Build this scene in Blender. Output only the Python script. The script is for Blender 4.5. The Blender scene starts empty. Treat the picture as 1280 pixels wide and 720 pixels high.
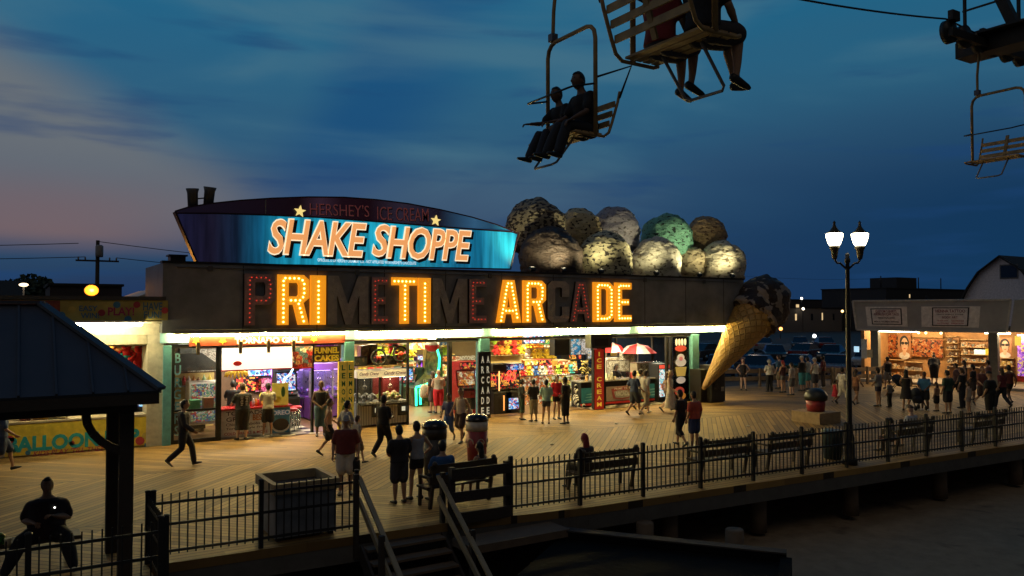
import bpy, bmesh, math, random
from mathutils import Vector, Matrix, noise
R = math.radians
PI = math.pi
S = bpy.context.scene
COL = S.collection
random.seed(11)

# ------------------------------------------------------------------ camera
HC, FPX, YAW, PITCH = 4.2, 995.0, R(32.2), math.atan(28 / 995.0)
FW = Vector((math.sin(YAW) * math.cos(PITCH), math.cos(YAW) * math.cos(PITCH), math.sin(PITCH)))
RT = Vector((math.cos(YAW), -math.sin(YAW), 0))
UP = RT.cross(FW)
CAM = Vector((0, 0, HC))
cd = bpy.data.cameras.new('camera'); cam = bpy.data.objects.new('camera', cd); COL.objects.link(cam)
cd.lens = 36 * FPX / 1280; cd.sensor_width = 36; cd.clip_end = 6000; cd.clip_start = .05
cam.location = CAM; cam.rotation_euler = FW.to_track_quat('-Z', 'Y').to_euler()
S.camera = cam

def ray(px, py): return FW * FPX + RT * (px - 640) + UP * (360 - py)
def G(px, py, z=0.0):
    r = ray(px, py); return CAM + r * ((z - HC) / r.z)
def WY(px, py, Y):
    r = ray(px, py); return CAM + r * (Y / r.y)
def WX(px, py, X):
    r = ray(px, py); return CAM + r * (X / r.x)
YS, YF = 26.9, 26.3
def XS(px, Y=YS): return WY(px, 388, Y).x
def ZS(px, py, Y=YS): return WY(px, py, Y).z

# ------------------------------------------------------------------ materials
_mc = {}
def M(name, col, rough=.6, metal=0., var=.18, scale=6., bump=0., em=None, es=0., spec=.5, bscale=None, alpha=None):
    key = (name, tuple(col), rough, metal, var, scale, bump, em, es)
    if key in _mc: return _mc[key]
    m = bpy.data.materials.new(name); m.use_nodes = True
    nt = m.node_tree; b = nt.nodes['Principled BSDF']; L = nt.links
    b.inputs['Base Color'].default_value = (*col, 1)
    b.inputs['Roughness'].default_value = rough; b.inputs['Metallic'].default_value = metal
    b.inputs['Specular IOR Level'].default_value = spec
    tc = nt.nodes.new('ShaderNodeTexCoord')
    if var > 0:
        n = nt.nodes.new('ShaderNodeTexNoise'); n.inputs['Scale'].default_value = scale; n.inputs['Detail'].default_value = 5
        n.inputs['Roughness'].default_value = .6
        L.new(tc.outputs['Object'], n.inputs['Vector'])
        mr = nt.nodes.new('ShaderNodeMapRange'); mr.inputs[1].default_value = .3; mr.inputs[2].default_value = .7
        mr.inputs[3].default_value = 1 - var; mr.inputs[4].default_value = 1 + var
        L.new(n.outputs['Fac'], mr.inputs[0])
        mx = nt.nodes.new('ShaderNodeVectorMath'); mx.operation = 'SCALE'
        mx.inputs[0].default_value = col
        L.new(mr.outputs[0], mx.inputs['Scale']); L.new(mx.outputs[0], b.inputs['Base Color'])
        r2 = nt.nodes.new('ShaderNodeMapRange'); r2.inputs[3].default_value = max(.02, rough - .12); r2.inputs[4].default_value = min(1, rough + .12)
        L.new(n.outputs['Fac'], r2.inputs[0]); L.new(r2.outputs[0], b.inputs['Roughness'])
    if bump > 0:
        n2 = nt.nodes.new('ShaderNodeTexNoise'); n2.inputs['Scale'].default_value = bscale or scale * 3; n2.inputs['Detail'].default_value = 4
        L.new(tc.outputs['Object'], n2.inputs['Vector'])
        bp = nt.nodes.new('ShaderNodeBump'); bp.inputs['Strength'].default_value = bump; bp.inputs['Distance'].default_value = .03
        L.new(n2.outputs['Fac'], bp.inputs['Height']); L.new(bp.outputs[0], b.inputs['Normal'])
    if em:
        b.inputs['Emission Color'].default_value = (*em, 1); b.inputs['Emission Strength'].default_value = es
        if es < 6: m.cycles.emission_sampling = 'NONE'
    _mc[key] = m
    return m
def EM(name, col, es): return M(name, tuple(min(1, c * .7) for c in col), .4, em=tuple(col), es=es, var=0)

def glass(name='window_glass', refl=.09, tint=(1, 1, 1)):
    if name in _mc: return _mc[name]
    m = bpy.data.materials.new(name); m.use_nodes = True; nt = m.node_tree; nt.nodes.clear()
    o = nt.nodes.new('ShaderNodeOutputMaterial'); t = nt.nodes.new('ShaderNodeBsdfTransparent'); g = nt.nodes.new('ShaderNodeBsdfGlossy')
    t.inputs[0].default_value = (*tint, 1); g.inputs['Roughness'].default_value = .03
    mx = nt.nodes.new('ShaderNodeMixShader'); fr = nt.nodes.new('ShaderNodeFresnel'); fr.inputs[0].default_value = 1.45
    ad = nt.nodes.new('ShaderNodeMath'); ad.operation = 'ADD'; ad.inputs[1].default_value = refl - .04
    nt.links.new(fr.outputs[0], ad.inputs[0]); nt.links.new(ad.outputs[0], mx.inputs[0])
    nt.links.new(t.outputs[0], mx.inputs[1]); nt.links.new(g.outputs[0], mx.inputs[2]); nt.links.new(mx.outputs[0], o.inputs[0])
    _mc[name] = m
    return m

# ------------------------------------------------------------------ mesh builder
class MB:
    def __init__(s): s.v = []; s.f = []; s.mi = []; s.cur = 0; s.sm = []; s.smooth = False
    def mat(s, i): s.cur = i; return s
    def face(s, idx): s.f.append(idx); s.mi.append(s.cur); s.sm.append(s.smooth)
    def quad(s, *pts):
        n = len(s.v); s.v += [tuple(p) for p in pts]; s.face(list(range(n, n + len(pts)))); return s
    def box(s, c, d, rz=0, rx=0, ry=0):
        m = Matrix.Rotation(rz, 3, 'Z') @ Matrix.Rotation(ry, 3, 'Y') @ Matrix.Rotation(rx, 3, 'X'); c = Vector(c); n = len(s.v)
        for x in (-.5, .5):
            for y in (-.5, .5):
                for z in (-.5, .5): s.v.append(tuple(c + m @ Vector((x * d[0], y * d[1], z * d[2]))))
        for q in ((0, 1, 3, 2), (4, 6, 7, 5), (0, 4, 5, 1), (2, 3, 7, 6), (0, 2, 6, 4), (1, 5, 7, 3)): s.face([n + k for k in q])
        return s
    def bb(s, x0, x1, y0, y1, z0, z1): return s.box(((x0 + x1) / 2, (y0 + y1) / 2, (z0 + z1) / 2), (abs(x1 - x0), abs(y1 - y0), abs(z1 - z0)))
    def bar(s, a, b, w, h, up=(0, 0, 1)):
        a = Vector(a); b = Vector(b); d = (b - a).normalized(); u = Vector(up)
        if abs(d.dot(u)) > .99: u = Vector((1, 0, 0))
        r = d.cross(u).normalized(); u = r.cross(d); n = len(s.v)
        for p in (a, b):
            for q in ((-1, -1), (1, -1), (1, 1), (-1, 1)): s.v.append(tuple(p + r * q[0] * w / 2 + u * q[1] * h / 2))
        for k in range(4): s.face([n + k, n + (k + 1) % 4, n + 4 + (k + 1) % 4, n + 4 + k])
        s.face([n + 3, n + 2, n + 1, n]); s.face([n + 4, n + 5, n + 6, n + 7]); return s
    def ring_loft(s, rings, cap=True):
        n0 = len(s.v); k = len(rings[0])
        for r in rings: s.v += [tuple(p) for p in r]
        for i in range(len(rings) - 1):
            for j in range(k):
                a = n0 + i * k + j; b = n0 + i * k + (j + 1) % k; s.face([a, b, b + k, a + k])
        if cap:
            s.face([n0 + j for j in range(k - 1, -1, -1)]); e = n0 + (len(rings) - 1) * k; s.face([e + j for j in range(k)])
        return s
    def tube(s, pts, r, seg=8, cap=True):
        pts = [Vector(p) for p in pts]; rs = r if isinstance(r, (list, tuple)) else [r] * len(pts); rings = []; pu = None
        for i, p in enumerate(pts):
            d = (pts[min(i + 1, len(pts) - 1)] - pts[max(i - 1, 0)]).normalized()
            u = pu if pu is not None else (Vector((0, 0, 1)) if abs(d.z) < .9 else Vector((1, 0, 0)))
            a = d.cross(u)
            if a.length < 1e-4: a = d.cross(Vector((0, 1, 0)))
            a.normalize(); u = a.cross(d).normalized(); pu = u
            rings.append([p + a * math.cos(2 * PI * j / seg) * rs[i] + u * math.sin(2 * PI * j / seg) * rs[i] for j in range(seg)])
        sm = s.smooth; s.smooth = True; s.ring_loft(rings, cap); s.smooth = sm; return s
    def limb(s, pts, seg=10):   # [(p, r)] with rounded ends
        pts = [(Vector(p), r) for p, r in pts]
        def ext(p, r, d): return [(p + d * r * .9, r * .35), (p + d * r * .6, r * .75)]
        d0 = (pts[0][0] - pts[1][0]).normalized(); d1 = (pts[-1][0] - pts[-2][0]).normalized()
        q = ext(*pts[0], d0) + pts + ext(*pts[-1], d1)[::-1]
        return s.tube([p for p, r in q], [r for p, r in q], seg)
    def ell(s, rings, seg=16, ax=(1, 0, 0)):    # [(centre, rx, ry)] stacked ellipses, across = ax
        rings = [(Vector(c), a, b) for c, a, b in rings]; out = []; ax = Vector(ax)
        for i, (c, a, b) in enumerate(rings):
            d = (rings[min(i + 1, len(rings) - 1)][0] - rings[max(i - 1, 0)][0]).normalized()
            u = (ax - d * ax.dot(d)).normalized(); w = d.cross(u)
            out.append([c + u * math.cos(2 * PI * j / seg) * a + w * math.sin(2 * PI * j / seg) * b for j in range(seg)])
        sm = s.smooth; s.smooth = True; s.ring_loft(out); s.smooth = sm; return s
    def sph(s, c, r, seg=12, rings=8, fn=None):
        r = r if isinstance(r, (list, tuple)) else (r, r, r); n = len(s.v); c = Vector(c)
        sm = s.smooth; s.smooth = True
        for i in range(rings + 1):
            t = PI * i / rings
            for j in range(seg):
                p = Vector((math.sin(t) * math.cos(2 * PI * j / seg), math.sin(t) * math.sin(2 * PI * j / seg), math.cos(t)))
                if fn: p = fn(p)
                s.v.append(tuple(c + Vector((p.x * r[0], p.y * r[1], p.z * r[2]))))
        for i in range(rings):
            for j in range(seg):
                a = n + i * seg + j; b = n + i * seg + (j + 1) % seg; s.face([a, a + seg, b + seg, b])
        s.smooth = sm; return s
    def lathe(s, prof, c=(0, 0, 0), seg=20, cap=True):
        c = Vector(c); sm = s.smooth; s.smooth = True
        s.ring_loft([[c + Vector((r * math.cos(2 * PI * j / seg), r * math.sin(2 * PI * j / seg), z)) for j in range(seg)] for r, z in prof], cap)
        s.smooth = sm; return s
    def prism(s, poly, fn, d0, d1):    # polygon in 2-D, fn(u, v, depth) -> point
        n = len(s.v); k = len(poly)
        for d in (d0, d1): s.v += [tuple(fn(u, v, d)) for u, v in poly]
        s.face([n + j for j in range(k)]); s.face([n + k + j for j in range(k - 1, -1, -1)])
        for j in range(k): s.face([n + j, n + (j + 1) % k, n + k + (j + 1) % k, n + k + j][::-1])
        return s
    def mesh(s, name, mats):
        me = bpy.data.meshes.new(name); me.from_pydata(s.v, [], s.f)
        for m in (mats if isinstance(mats, (list, tuple)) else [mats]): me.materials.append(m)
        me.polygons.foreach_set('material_index', s.mi); me.polygons.foreach_set('use_smooth', s.sm)
        bm = bmesh.new(); bm.from_mesh(me); bmesh.ops.remove_doubles(bm, verts=bm.verts, dist=1e-5)
        bmesh.ops.recalc_face_normals(bm, faces=bm.faces); bm.to_mesh(me); bm.free(); me.update(); return me
    def build(s, name, mats, parent=None, bevel=0):
        o = link(name, s.mesh(name, mats), parent)
        if bevel:
            b = o.modifiers.new('bevel', 'BEVEL'); b.width = bevel; b.segments = 2; b.limit_method = 'ANGLE'
        return o
def link(name, me, parent=None):
    o = bpy.data.objects.new(name, me); COL.objects.link(o)
    if parent:
        o.parent = parent
        w = parent.matrix_basis.copy()
        if parent.parent: w = parent.parent.matrix_basis @ parent.matrix_parent_inverse @ w
        o.matrix_parent_inverse = w.inverted()
    return o
def tag(o, label=None, cat=None, group=None, kind=None):
    if label: o['label'] = label
    if cat: o['category'] = cat
    if group: o['group'] = group
    if kind: o['kind'] = kind
    return o
def thing(name, label, cat, loc=(0, 0, 0), rz=0, group=None):
    o = bpy.data.objects.new(name, None); o.empty_display_size = .2; COL.objects.link(o); o.location = loc; o.rotation_euler = (0, 0, rz)
    o.matrix_basis = Matrix.Translation(loc) @ Matrix.Rotation(rz, 4, 'Z')
    return tag(o, label, cat, group)
KIDS = {}
def kids(o): return [c for c in bpy.data.objects if c.parent == o]
def dup(root, loc, rz=0, label=None, group=None, scale=None, recolor=None):
    def cp(o, par):
        c = o.copy(); COL.objects.link(c); c.parent = par
        if recolor:
            for i, sl in enumerate(c.material_slots):
                mt = sl.material
                if mt and mt.name in recolor: sl.link = 'OBJECT'; sl.material = recolor[mt.name]
        for k in kids(o): cp(k, c)
        return c
    r = cp(root, None); r.location = loc; r.rotation_euler = (0, 0, rz)
    if scale: r.scale = scale if isinstance(scale, (tuple, list)) else (scale,) * 3
    if label: r['label'] = label
    if group: r['group'] = group
    return r

# lettering: mesh text fitted to width w and height h, centred at c; face = rotation of the plane
FRONT = Matrix.Rotation(PI / 2, 3, 'X')
def text(s, mat, parent, c, w, h=None, bold=.0, ext=.004, shear=0., rot=FRONT, name='lettering', space=1.):
    cu = bpy.data.curves.new('t', 'FONT'); cu.body = s; cu.align_x = 'CENTER'; cu.resolution_u = 3
    cu.offset = bold; cu.extrude = .01; cu.shear = shear; cu.space_character = space; cu.space_line = .9
    o = bpy.data.objects.new('t', cu); COL.objects.link(o)
    dg = bpy.context.evaluated_depsgraph_get()
    me = bpy.data.meshes.new_from_object(o.evaluated_get(dg)); bpy.data.objects.remove(o); bpy.data.curves.remove(cu)
    xs = [v.co.x for v in me.vertices]; ys = [v.co.y for v in me.vertices]
    x0, x1, y0, y1 = min(xs), max(xs), min(ys), max(ys)
    sx = w / (x1 - x0); sy = (h / (y1 - y0)) if h else sx; c = Vector(c)
    for v in me.vertices:
        p = Vector(((v.co.x - (x0 + x1) / 2) * sx, (v.co.y - (y0 + y1) / 2) * sy, v.co.z / .01 * ext)); v.co = c + rot @ p
    me.materials.clear(); me.materials.append(mat); me.name = name
    return link(name, me, parent)

# common materials
BLACK = M('black_paint', (.012, .012, .013), .5)
DARKMETAL = M('dark_metal', (.03, .03, .032), .45, .6)
WHITE = M('white_paint', (.75, .74, .7), .5)
CREAM = M('cream_paint', (.6, .56, .42), .6)
TEAL = M('teal_paint', (.11, .34, .4), .5)
RED = M('red_paint', (.5, .02, .02), .4)
YEL = M('yellow_paint', (.75, .5, .03), .45)
GRAY = M('grey_paint', (.25, .25, .25), .6)
WOOD = M('weathered_wood', (.16, .115, .075), .8, scale=3, bump=.3)
DWOOD = M('dark_wood', (.045, .035, .028), .8, scale=4, bump=.3)
CHROME = M('chrome', (.6, .6, .6), .2, 1)
GLASS = glass()
# ------------------------------------------------------------------ sky and light
w = bpy.data.worlds.new('World'); S.world = w; w.use_nodes = True
nt = w.node_tree; L = nt.links; bg = nt.nodes['Background']
def N(t, **k):
    n = nt.nodes.new(t)
    for a, b in k.items(): setattr(n, a, b)
    return n
def MATH(op, a, b=None, c=None, clamp=False):
    n = N('ShaderNodeMath', operation=op); n.use_clamp = clamp
    for i, v in enumerate((a, b, c)):
        if v is None: continue
        if isinstance(v, (int, float)): n.inputs[i].default_value = v
        else: L.new(v, n.inputs[i])
    return n.outputs[0]
def MIX(f, a, b, blend='MIX'):
    n = N('ShaderNodeMix', data_type='RGBA', blend_type=blend)
    for i, v in ((0, f), (6, a), (7, b)):
        if isinstance(v, (int, float)): n.inputs[i].default_value = v
        elif isinstance(v, tuple): n.inputs[i].default_value = (*v, 1)
        else: L.new(v, n.inputs[i])
    return n.outputs[2]
def SM(x, lo, hi):
    n = N('ShaderNodeMapRange', interpolation_type='SMOOTHSTEP'); n.inputs[1].default_value = lo; n.inputs[2].default_value = hi
    L.new(x, n.inputs[0]); return n.outputs[0]
SUN_AZ = R(-24)   # sunset glow behind the arcade's left end
sky = N('ShaderNodeTexSky', sky_type='NISHITA', sun_disc=False, sun_elevation=R(-4), sun_rotation=SUN_AZ, altitude=0, air_density=1.4, dust_density=1.5, ozone_density=4)
tc = N('ShaderNodeTexCoord'); sp = N('ShaderNodeSeparateXYZ'); L.new(tc.outputs['Generated'], sp.inputs[0])
X_, Y_, Z_ = sp.outputs
# compass direction: how far round from straight over the arcade
az = MATH('ARCTAN2', X_, Y_)
# soft cloud sheets, stretched along the horizon
mp = N('ShaderNodeMapping'); L.new(tc.outputs['Generated'], mp.inputs[0]); mp.inputs['Scale'].default_value = (1.6, 1.6, 6.5); mp.inputs['Rotation'].default_value = (R(9), R(-8), R(20)); mp.inputs['Location'].default_value = (.35, .2, .6)
n1 = N('ShaderNodeTexNoise'); n1.inputs['Scale'].default_value = 1.35; n1.inputs['Detail'].default_value = 6; n1.inputs['Roughness'].default_value = .45; n1.inputs['Distortion'].default_value = .6
L.new(mp.outputs[0], n1.inputs['Vector'])
mp2 = N('ShaderNodeMapping'); L.new(tc.outputs['Generated'], mp2.inputs[0]); mp2.inputs['Scale'].default_value = (3, 3, 22); mp2.inputs['Rotation'].default_value = (R(3), R(-3), 0)
n2 = N('ShaderNodeTexNoise'); n2.inputs['Scale'].default_value = 1.3; n2.inputs['Detail'].default_value = 4; n2.inputs['Roughness'].default_value = .5
L.new(mp2.outputs[0], n2.inputs['Vector'])
DEG = 180 / PI
el = MATH('MULTIPLY', MATH('ARCSINE', Z_), DEG); azd = MATH('MULTIPLY', az, DEG)
wob = MATH('MULTIPLY', MATH('SUBTRACT', n1.outputs['Fac'], .5), 9.)
# clear dusk colours by height in degrees
rp = N('ShaderNodeValToRGB'); e = rp.color_ramp.elements
e[0].position = 0; e[0].color = (.010, .024, .075, 1); e[1].position = 1; e[1].color = (.0015, .03, .075, 1)
for p, c in ((.06, (.012, .036, .085)), (.14, (.019, .058, .115)), (.24, (.018, .082, .145)), (.36, (.009, .092, .172)), (.55, (.004, .068, .14))):
    q = e.new(p); q.color = (*c, 1)
L.new(MATH('DIVIDE', MATH('ADD', el, wob), 60.), rp.inputs[0])
base = MIX(.18, rp.outputs[0], MIX(1., sky.outputs[0], (.7, 1.1, 1.15), 'MULTIPLY'))
# deeper blue towards the right of the horizon
base = MIX(MATH('MULTIPLY', SM(azd, 34., 66.), MATH('SUBTRACT', 1, SM(el, 5., 17.))), base, (.004, .023, .062))
# deep blue wedge rising over the sign, pale teal sheets either side of it
wd = MATH('SUBTRACT', azd, MATH('ADD', 14., MATH('MULTIPLY', MATH('SUBTRACT', el, 8.), .62)))
wedge = MATH('MULTIPLY', SM(MATH('ADD', wd, wob), -2., 3.), MATH('SUBTRACT', 1, SM(MATH('ADD', wd, wob), 4., 13.)))
base = MIX(MATH('MULTIPLY', wedge, .7), base, (.004, .042, .118))
sheet = MATH('MULTIPLY', SM(n1.outputs['Fac'], .46, .66), MATH('MULTIPLY', SM(el, 5., 10.), MATH('SUBTRACT', 1, SM(el, 20., 40.))))
base = MIX(MATH('MULTIPLY', sheet, .6), base, (.042, .104, .145))
# grey veil on the left that still catches light, with a slanting upper edge
t_ = MATH('SUBTRACT', el, MATH('SUBTRACT', 16.6, MATH('MULTIPLY', azd, .52)))
veil = MATH('SUBTRACT', 1, SM(MATH('ADD', t_, MATH('MULTIPLY', wob, .5)), -3.5, 1.6)); veil = MATH('MULTIPLY', veil, MATH('MULTIPLY', SM(el, 3.5, 7.), MATH('SUBTRACT', 1, SM(azd, 10., 19.))))
base = MIX(MATH('MULTIPLY', veil, .85), base, (.098, .104, .110))
# dusty rose band above a bank of blue cloud
pink = MATH('MULTIPLY', MATH('SUBTRACT', 1, SM(azd, 2., 17.)), MATH('MULTIPLY', SM(MATH('ADD', el, MATH('MULTIPLY', wob, .35)), 3.6, 5.4), MATH('SUBTRACT', 1, SM(el, 6.2, 9.5))))
base = MIX(MATH('MULTIPLY', pink, .8), base, (.125, .078, .078))
mauve = MATH('MULTIPLY', MATH('MULTIPLY', SM(el, 3.5, 7.), MATH('SUBTRACT', 1, SM(el, 8., 12.))), MATH('SUBTRACT', 1, SM(azd, 30., 48.)))
base = MIX(MATH('MULTIPLY', mauve, .3), base, (.05, .064, .10))
# darker streaks of cloud
dk = SM(n2.outputs['Fac'], .55, .72)
base = MIX(MATH('MULTIPLY', dk, .5), base, (.007, .032, .098))
# the sky behind the camera, away from the afterglow, is far darker and duller
bk_ = SM(MATH('MULTIPLY', Y_, -1), -.25, .35)
base = MIX(MATH('MULTIPLY', bk_, .93), base, (.012, .0115, .012))
L.new(base, bg.inputs['Color']); bg.inputs['Strength'].default_value = 1.62
S.view_settings.view_transform = 'Standard'; S.view_settings.look = 'None'; S.view_settings.exposure = 0; S.view_settings.gamma = 1
sl = bpy.data.lights.new('night_glow_sun', 'SUN'); sl.energy = .1; sl.angle = R(28); sl.color = (1, .82, .66)
so = bpy.data.objects.new('night_glow_sun', sl); COL.objects.link(so); so.rotation_euler = (R(40), 0, R(-25))
S.cycles.use_denoising = True
S.cycles.max_bounces = 6; S.cycles.diffuse_bounces = 3; S.cycles.transparent_max_bounces = 12; S.cycles.sample_clamp_indirect = 3; S.cycles.caustics_reflective = False; S.cycles.caustics_refractive = False

def light(name, kind, loc, energy, color=(1, 1, 1), size=None, size_y=None, rot=None, spot=None, blend=.5, soft=None, shape='RECTANGLE'):
    l = bpy.data.lights.new(name, kind); l.energy = energy; l.color = color
    if kind == 'AREA':
        l.shape = shape; l.size = size; l.size_y = size_y or size
    if kind == 'SPOT': l.spot_size = spot; l.spot_blend = blend
    if soft is not None and kind in ('POINT', 'SPOT'): l.shadow_soft_size = soft
    o = bpy.data.objects.new(name, l); COL.objects.link(o); o.location = loc
    if rot: o.rotation_euler = rot
    return o
def aim(o, to): o.rotation_euler = (Vector(to) - o.location).to_track_quat('-Z', 'Y').to_euler()

# ------------------------------------------------------------------ ground, sand, boardwalk
def nodemat(name, build, rough=.8):
    m = bpy.data.materials.new(name); m.use_nodes = True; build(m.node_tree, m.node_tree.nodes['Principled BSDF']); return m
def deck_nodes(t, b):
    global nt, L
    nt, L = t, t.links
    tc = N('ShaderNodeTexCoord'); sp = N('ShaderNodeSeparateXYZ'); L.new(tc.outputs['Object'], sp.inputs[0]); x, y, z = sp.outputs
    mid = MATH('MULTIPLY', MATH('GREATER_THAN', y, 17.6), MATH('LESS_THAN', y, 22.4))
    k = MATH('SUBTRACT', 1, MATH('MULTIPLY', mid, 2))
    diag = MATH('MULTIPLY', MATH('ADD', x, MATH('MULTIPLY', y, k)), .7071)
    along = MATH('MULTIPLY', MATH('SUBTRACT', x, MATH('MULTIPLY', y, k)), .7071)
    edge = MATH('LESS_THAN', y, 15.0)
    u = MATH('ADD', MATH('MULTIPLY', diag, MATH('SUBTRACT', 1, edge)), MATH('MULTIPLY', y, edge))
    v = MATH('ADD', MATH('MULTIPLY', along, MATH('SUBTRACT', 1, edge)), MATH('MULTIPLY', x, edge))
    q = MATH('DIVIDE', u, .165); idx = MATH('FLOOR', q); fr = MATH('FRACT', q)
    wn = N('ShaderNodeTexWhiteNoise', noise_dimensions='2D'); cb = N('ShaderNodeCombineXYZ'); L.new(idx, cb.inputs[0]); L.new(MATH('FLOOR', MATH('DIVIDE', MATH('ADD', v, MATH('MULTIPLY', idx, 1.37)), 3.6)), cb.inputs[1]); L.new(cb.outputs[0], wn.inputs['Vector'])
    gap = MATH('MAXIMUM', MATH('LESS_THAN', fr, .09), MATH('GREATER_THAN', fr, .96))
    for yy in (17.6, 22.4, 15.0): gap = MATH('MAXIMUM', gap, MATH('LESS_THAN', MATH('ABSOLUTE', MATH('SUBTRACT', y, yy)), .02))
    cb2 = N('ShaderNodeCombineXYZ'); L.new(MATH('MULTIPLY', u, 14), cb2.inputs[0]); L.new(MATH('MULTIPLY', v, .9), cb2.inputs[1])
    gr = N('ShaderNodeTexNoise'); gr.inputs['Scale'].default_value = 1.6; gr.inputs['Detail'].default_value = 6; gr.inputs['Roughness'].default_value = .65; L.new(cb2.outputs[0], gr.inputs['Vector'])
    st = N('ShaderNodeTexNoise'); st.inputs['Scale'].default_value = .45; st.inputs['Detail'].default_value = 7; st.inputs['Roughness'].default_value = .65; L.new(tc.outputs['Object'], st.inputs['Vector'])
    sp2 = N('ShaderNodeTexVoronoi'); sp2.inputs['Scale'].default_value = 2.1; L.new(tc.outputs['Object'], sp2.inputs['Vector'])
    gum = MATH('LESS_THAN', sp2.outputs['Distance'], .07)
    val = MATH('ADD', MATH('MULTIPLY', wn.outputs['Value'], .95), MATH('MULTIPLY', gr.outputs['Fac'], .6))
    c = MIX(MATH('MULTIPLY', val, .7), (.10, .058, .019), (.42, .255, .078))
    c = MIX(MATH('MULTIPLY', SM(st.outputs['Fac'], .45, .72), .55), c, (.13, .085, .025))
    c = MIX(MATH('MULTIPLY', gum, .5), c, (.05, .04, .03))
    c = MIX(MATH('MULTIPLY', gap, .88), c, (.012, .01, .008))
    L.new(c, b.inputs['Base Color'])
    b.inputs['Specular IOR Level'].default_value = .35
    L.new(MATH('ADD', .45, MATH('MULTIPLY', gr.outputs['Fac'], .35)), b.inputs['Roughness'])
    bp = N('ShaderNodeBump'); bp.inputs['Strength'].default_value = .55; bp.inputs['Distance'].default_value = .02
    L.new(MATH('SUBTRACT', MATH('ADD', MATH('MULTIPLY', gr.outputs['Fac'], .3), MATH('MULTIPLY', wn.outputs['Value'], .3)), gap), bp.inputs['Height']); L.new(bp.outputs[0], b.inputs['Normal'])
DECK = nodemat('boardwalk_planks', deck_nodes)
def sand_nodes(t, b):
    global nt, L
    nt, L = t, t.links
    tc = N('ShaderNodeTexCoord')
    a = N('ShaderNodeTexNoise'); a.inputs['Scale'].default_value = 2.2; a.inputs['Detail'].default_value = 9; a.inputs['Roughness'].default_value = .68; L.new(tc.outputs['Object'], a.inputs['Vector'])
    d = N('ShaderNodeTexNoise'); d.inputs['Scale'].default_value = .8; d.inputs['Detail'].default_value = 3; L.new(tc.outputs['Object'], d.inputs['Vector'])
    c = MIX(a.outputs['Fac'], (.15, .11, .065), (.5, .38, .25)); c = MIX(MATH('MULTIPLY', SM(d.outputs['Fac'], .62, .72), .6), c, (.09, .06, .04))
    L.new(c, b.inputs['Base Color']); b.inputs['Roughness'].default_value = .95
    bp = N('ShaderNodeBump'); bp.inputs['Strength'].default_value = .9; bp.inputs['Distance'].default_value = .12; L.new(a.outputs['Fac'], bp.inputs['Height']); L.new(bp.outputs[0], b.inputs['Normal'])
SAND = nodemat('beach_sand', sand_nodes)
ASPH = M('asphalt', (.045, .045, .048), .85, var=.3, scale=1.5, bump=.3, bscale=40)
ZS0 = -1.5
# the deck's beach edge, left to right
EDGE = [(-60, 12.55), (1.98, 12.55), (1.98, 14.35), (5.6, 14.2), (7.25, 14.1), (10.5, 13.6), (27.6, 12.7), (44, 11.9), (80, 10.5)]
def edgeY(x):
    for (a, b), (c, d) in zip(EDGE, EDGE[1:]):
        if a <= x <= c and c > a: return b + (d - b) * (x - a) / (c - a)
    return 12.5
m = MB()
poly = EDGE + [(80, 31), (-60, 31)]
m.prism(poly, lambda u, v, d: (u, v, d), -.16, 0)
tag(m.build('boardwalk', DECK), kind='structure')
m = MB()   # beach as an undulating sheet
nx, ny = 90, 40
def sz(x, y): return ZS0 + .12 * noise.noise(Vector((x * .35, y * .35, 0))) + .05 * noise.noise(Vector((x * 1.3, y * 1.3, 3)))
for j in range(ny):
    for i in range(nx): m.v.append((-60 + 140 * i / (nx - 1), -30 + 61 * j / (ny - 1), sz(-60 + 140 * i / (nx - 1), -30 + 61 * j / (ny - 1))))
m.smooth = True
for j in range(ny - 1):
    for i in range(nx - 1): m.face([j * nx + i, j * nx + i + 1, (j + 1) * nx + i + 1, (j + 1) * nx + i])
tag(m.build('beach', SAND), kind='structure')
m = MB().quad((-3000, -3000, -1.75), (3000, -3000, -1.75), (3000, 3000, -1.75), (-3000, 3000, -1.75))
tag(m.build('ground', M('dark_soil', (.06, .052, .042), .95)), kind='structure')
m = MB().bb(-300, 400, 31, 700, -.3, -.12)
tag(m.build('parking_lot', ASPH), kind='structure')
m = MB()
for i in range(26):
    for yy in (52, 66, 80): m.bb(20 + i * 2.7, 20.1 + i * 2.7, yy - 2.4, yy + 2.4, -.119, -.115)
tag(m.build('parking_marking', WHITE), kind='structure')
# edge beam under the deck's beach side
m = MB()
for (a, b), (c, d) in zip(EDGE, EDGE[1:]):
    m.bar((a, b + .06, -.32), (c, d + .06, -.32), .1, .32)
tag(m.build('boardwalk_beam', M('grey_timber', (.11, .105, .095), .85, scale=3, bump=.4)), kind='structure')

# ------------------------------------------------------------------ piles
def pile(x, y, zt, label, r=.19, group=None):
    m = MB(); m.lathe([(r * 1.05, -1.4 - zt), (r, -.7), (r * .97, -.02), (r * .85, 0)], seg=14)
    p = m.build('timber_pile', WOOD); p.location = (x, y, zt); return tag(p, label, 'pile', group)
for px in (806, 918):
    q = G(px, 652 if px < 900 else 661, -.45); pile(q.x, q.y, -.45, 'short round timber pile with a pale cut top, ' + ('left one' if px < 900 else 'right one nearer the sand'), .2)
for i, x in enumerate((13.2, 16.1, 19.6, 23.6, 27.6, 31.8)):
    pile(x, edgeY(x) + .55, -.16, ['round pile under the deck right of both short piles', 'round pile under the deck left of the lamp post', 'round pile under the deck below the lamp post', 'round pile under the deck right of the lamp post', 'second last round pile under the deck to the right', 'round pile under the far right end of the deck'][i], .2, 'piles under the deck edge')

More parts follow.
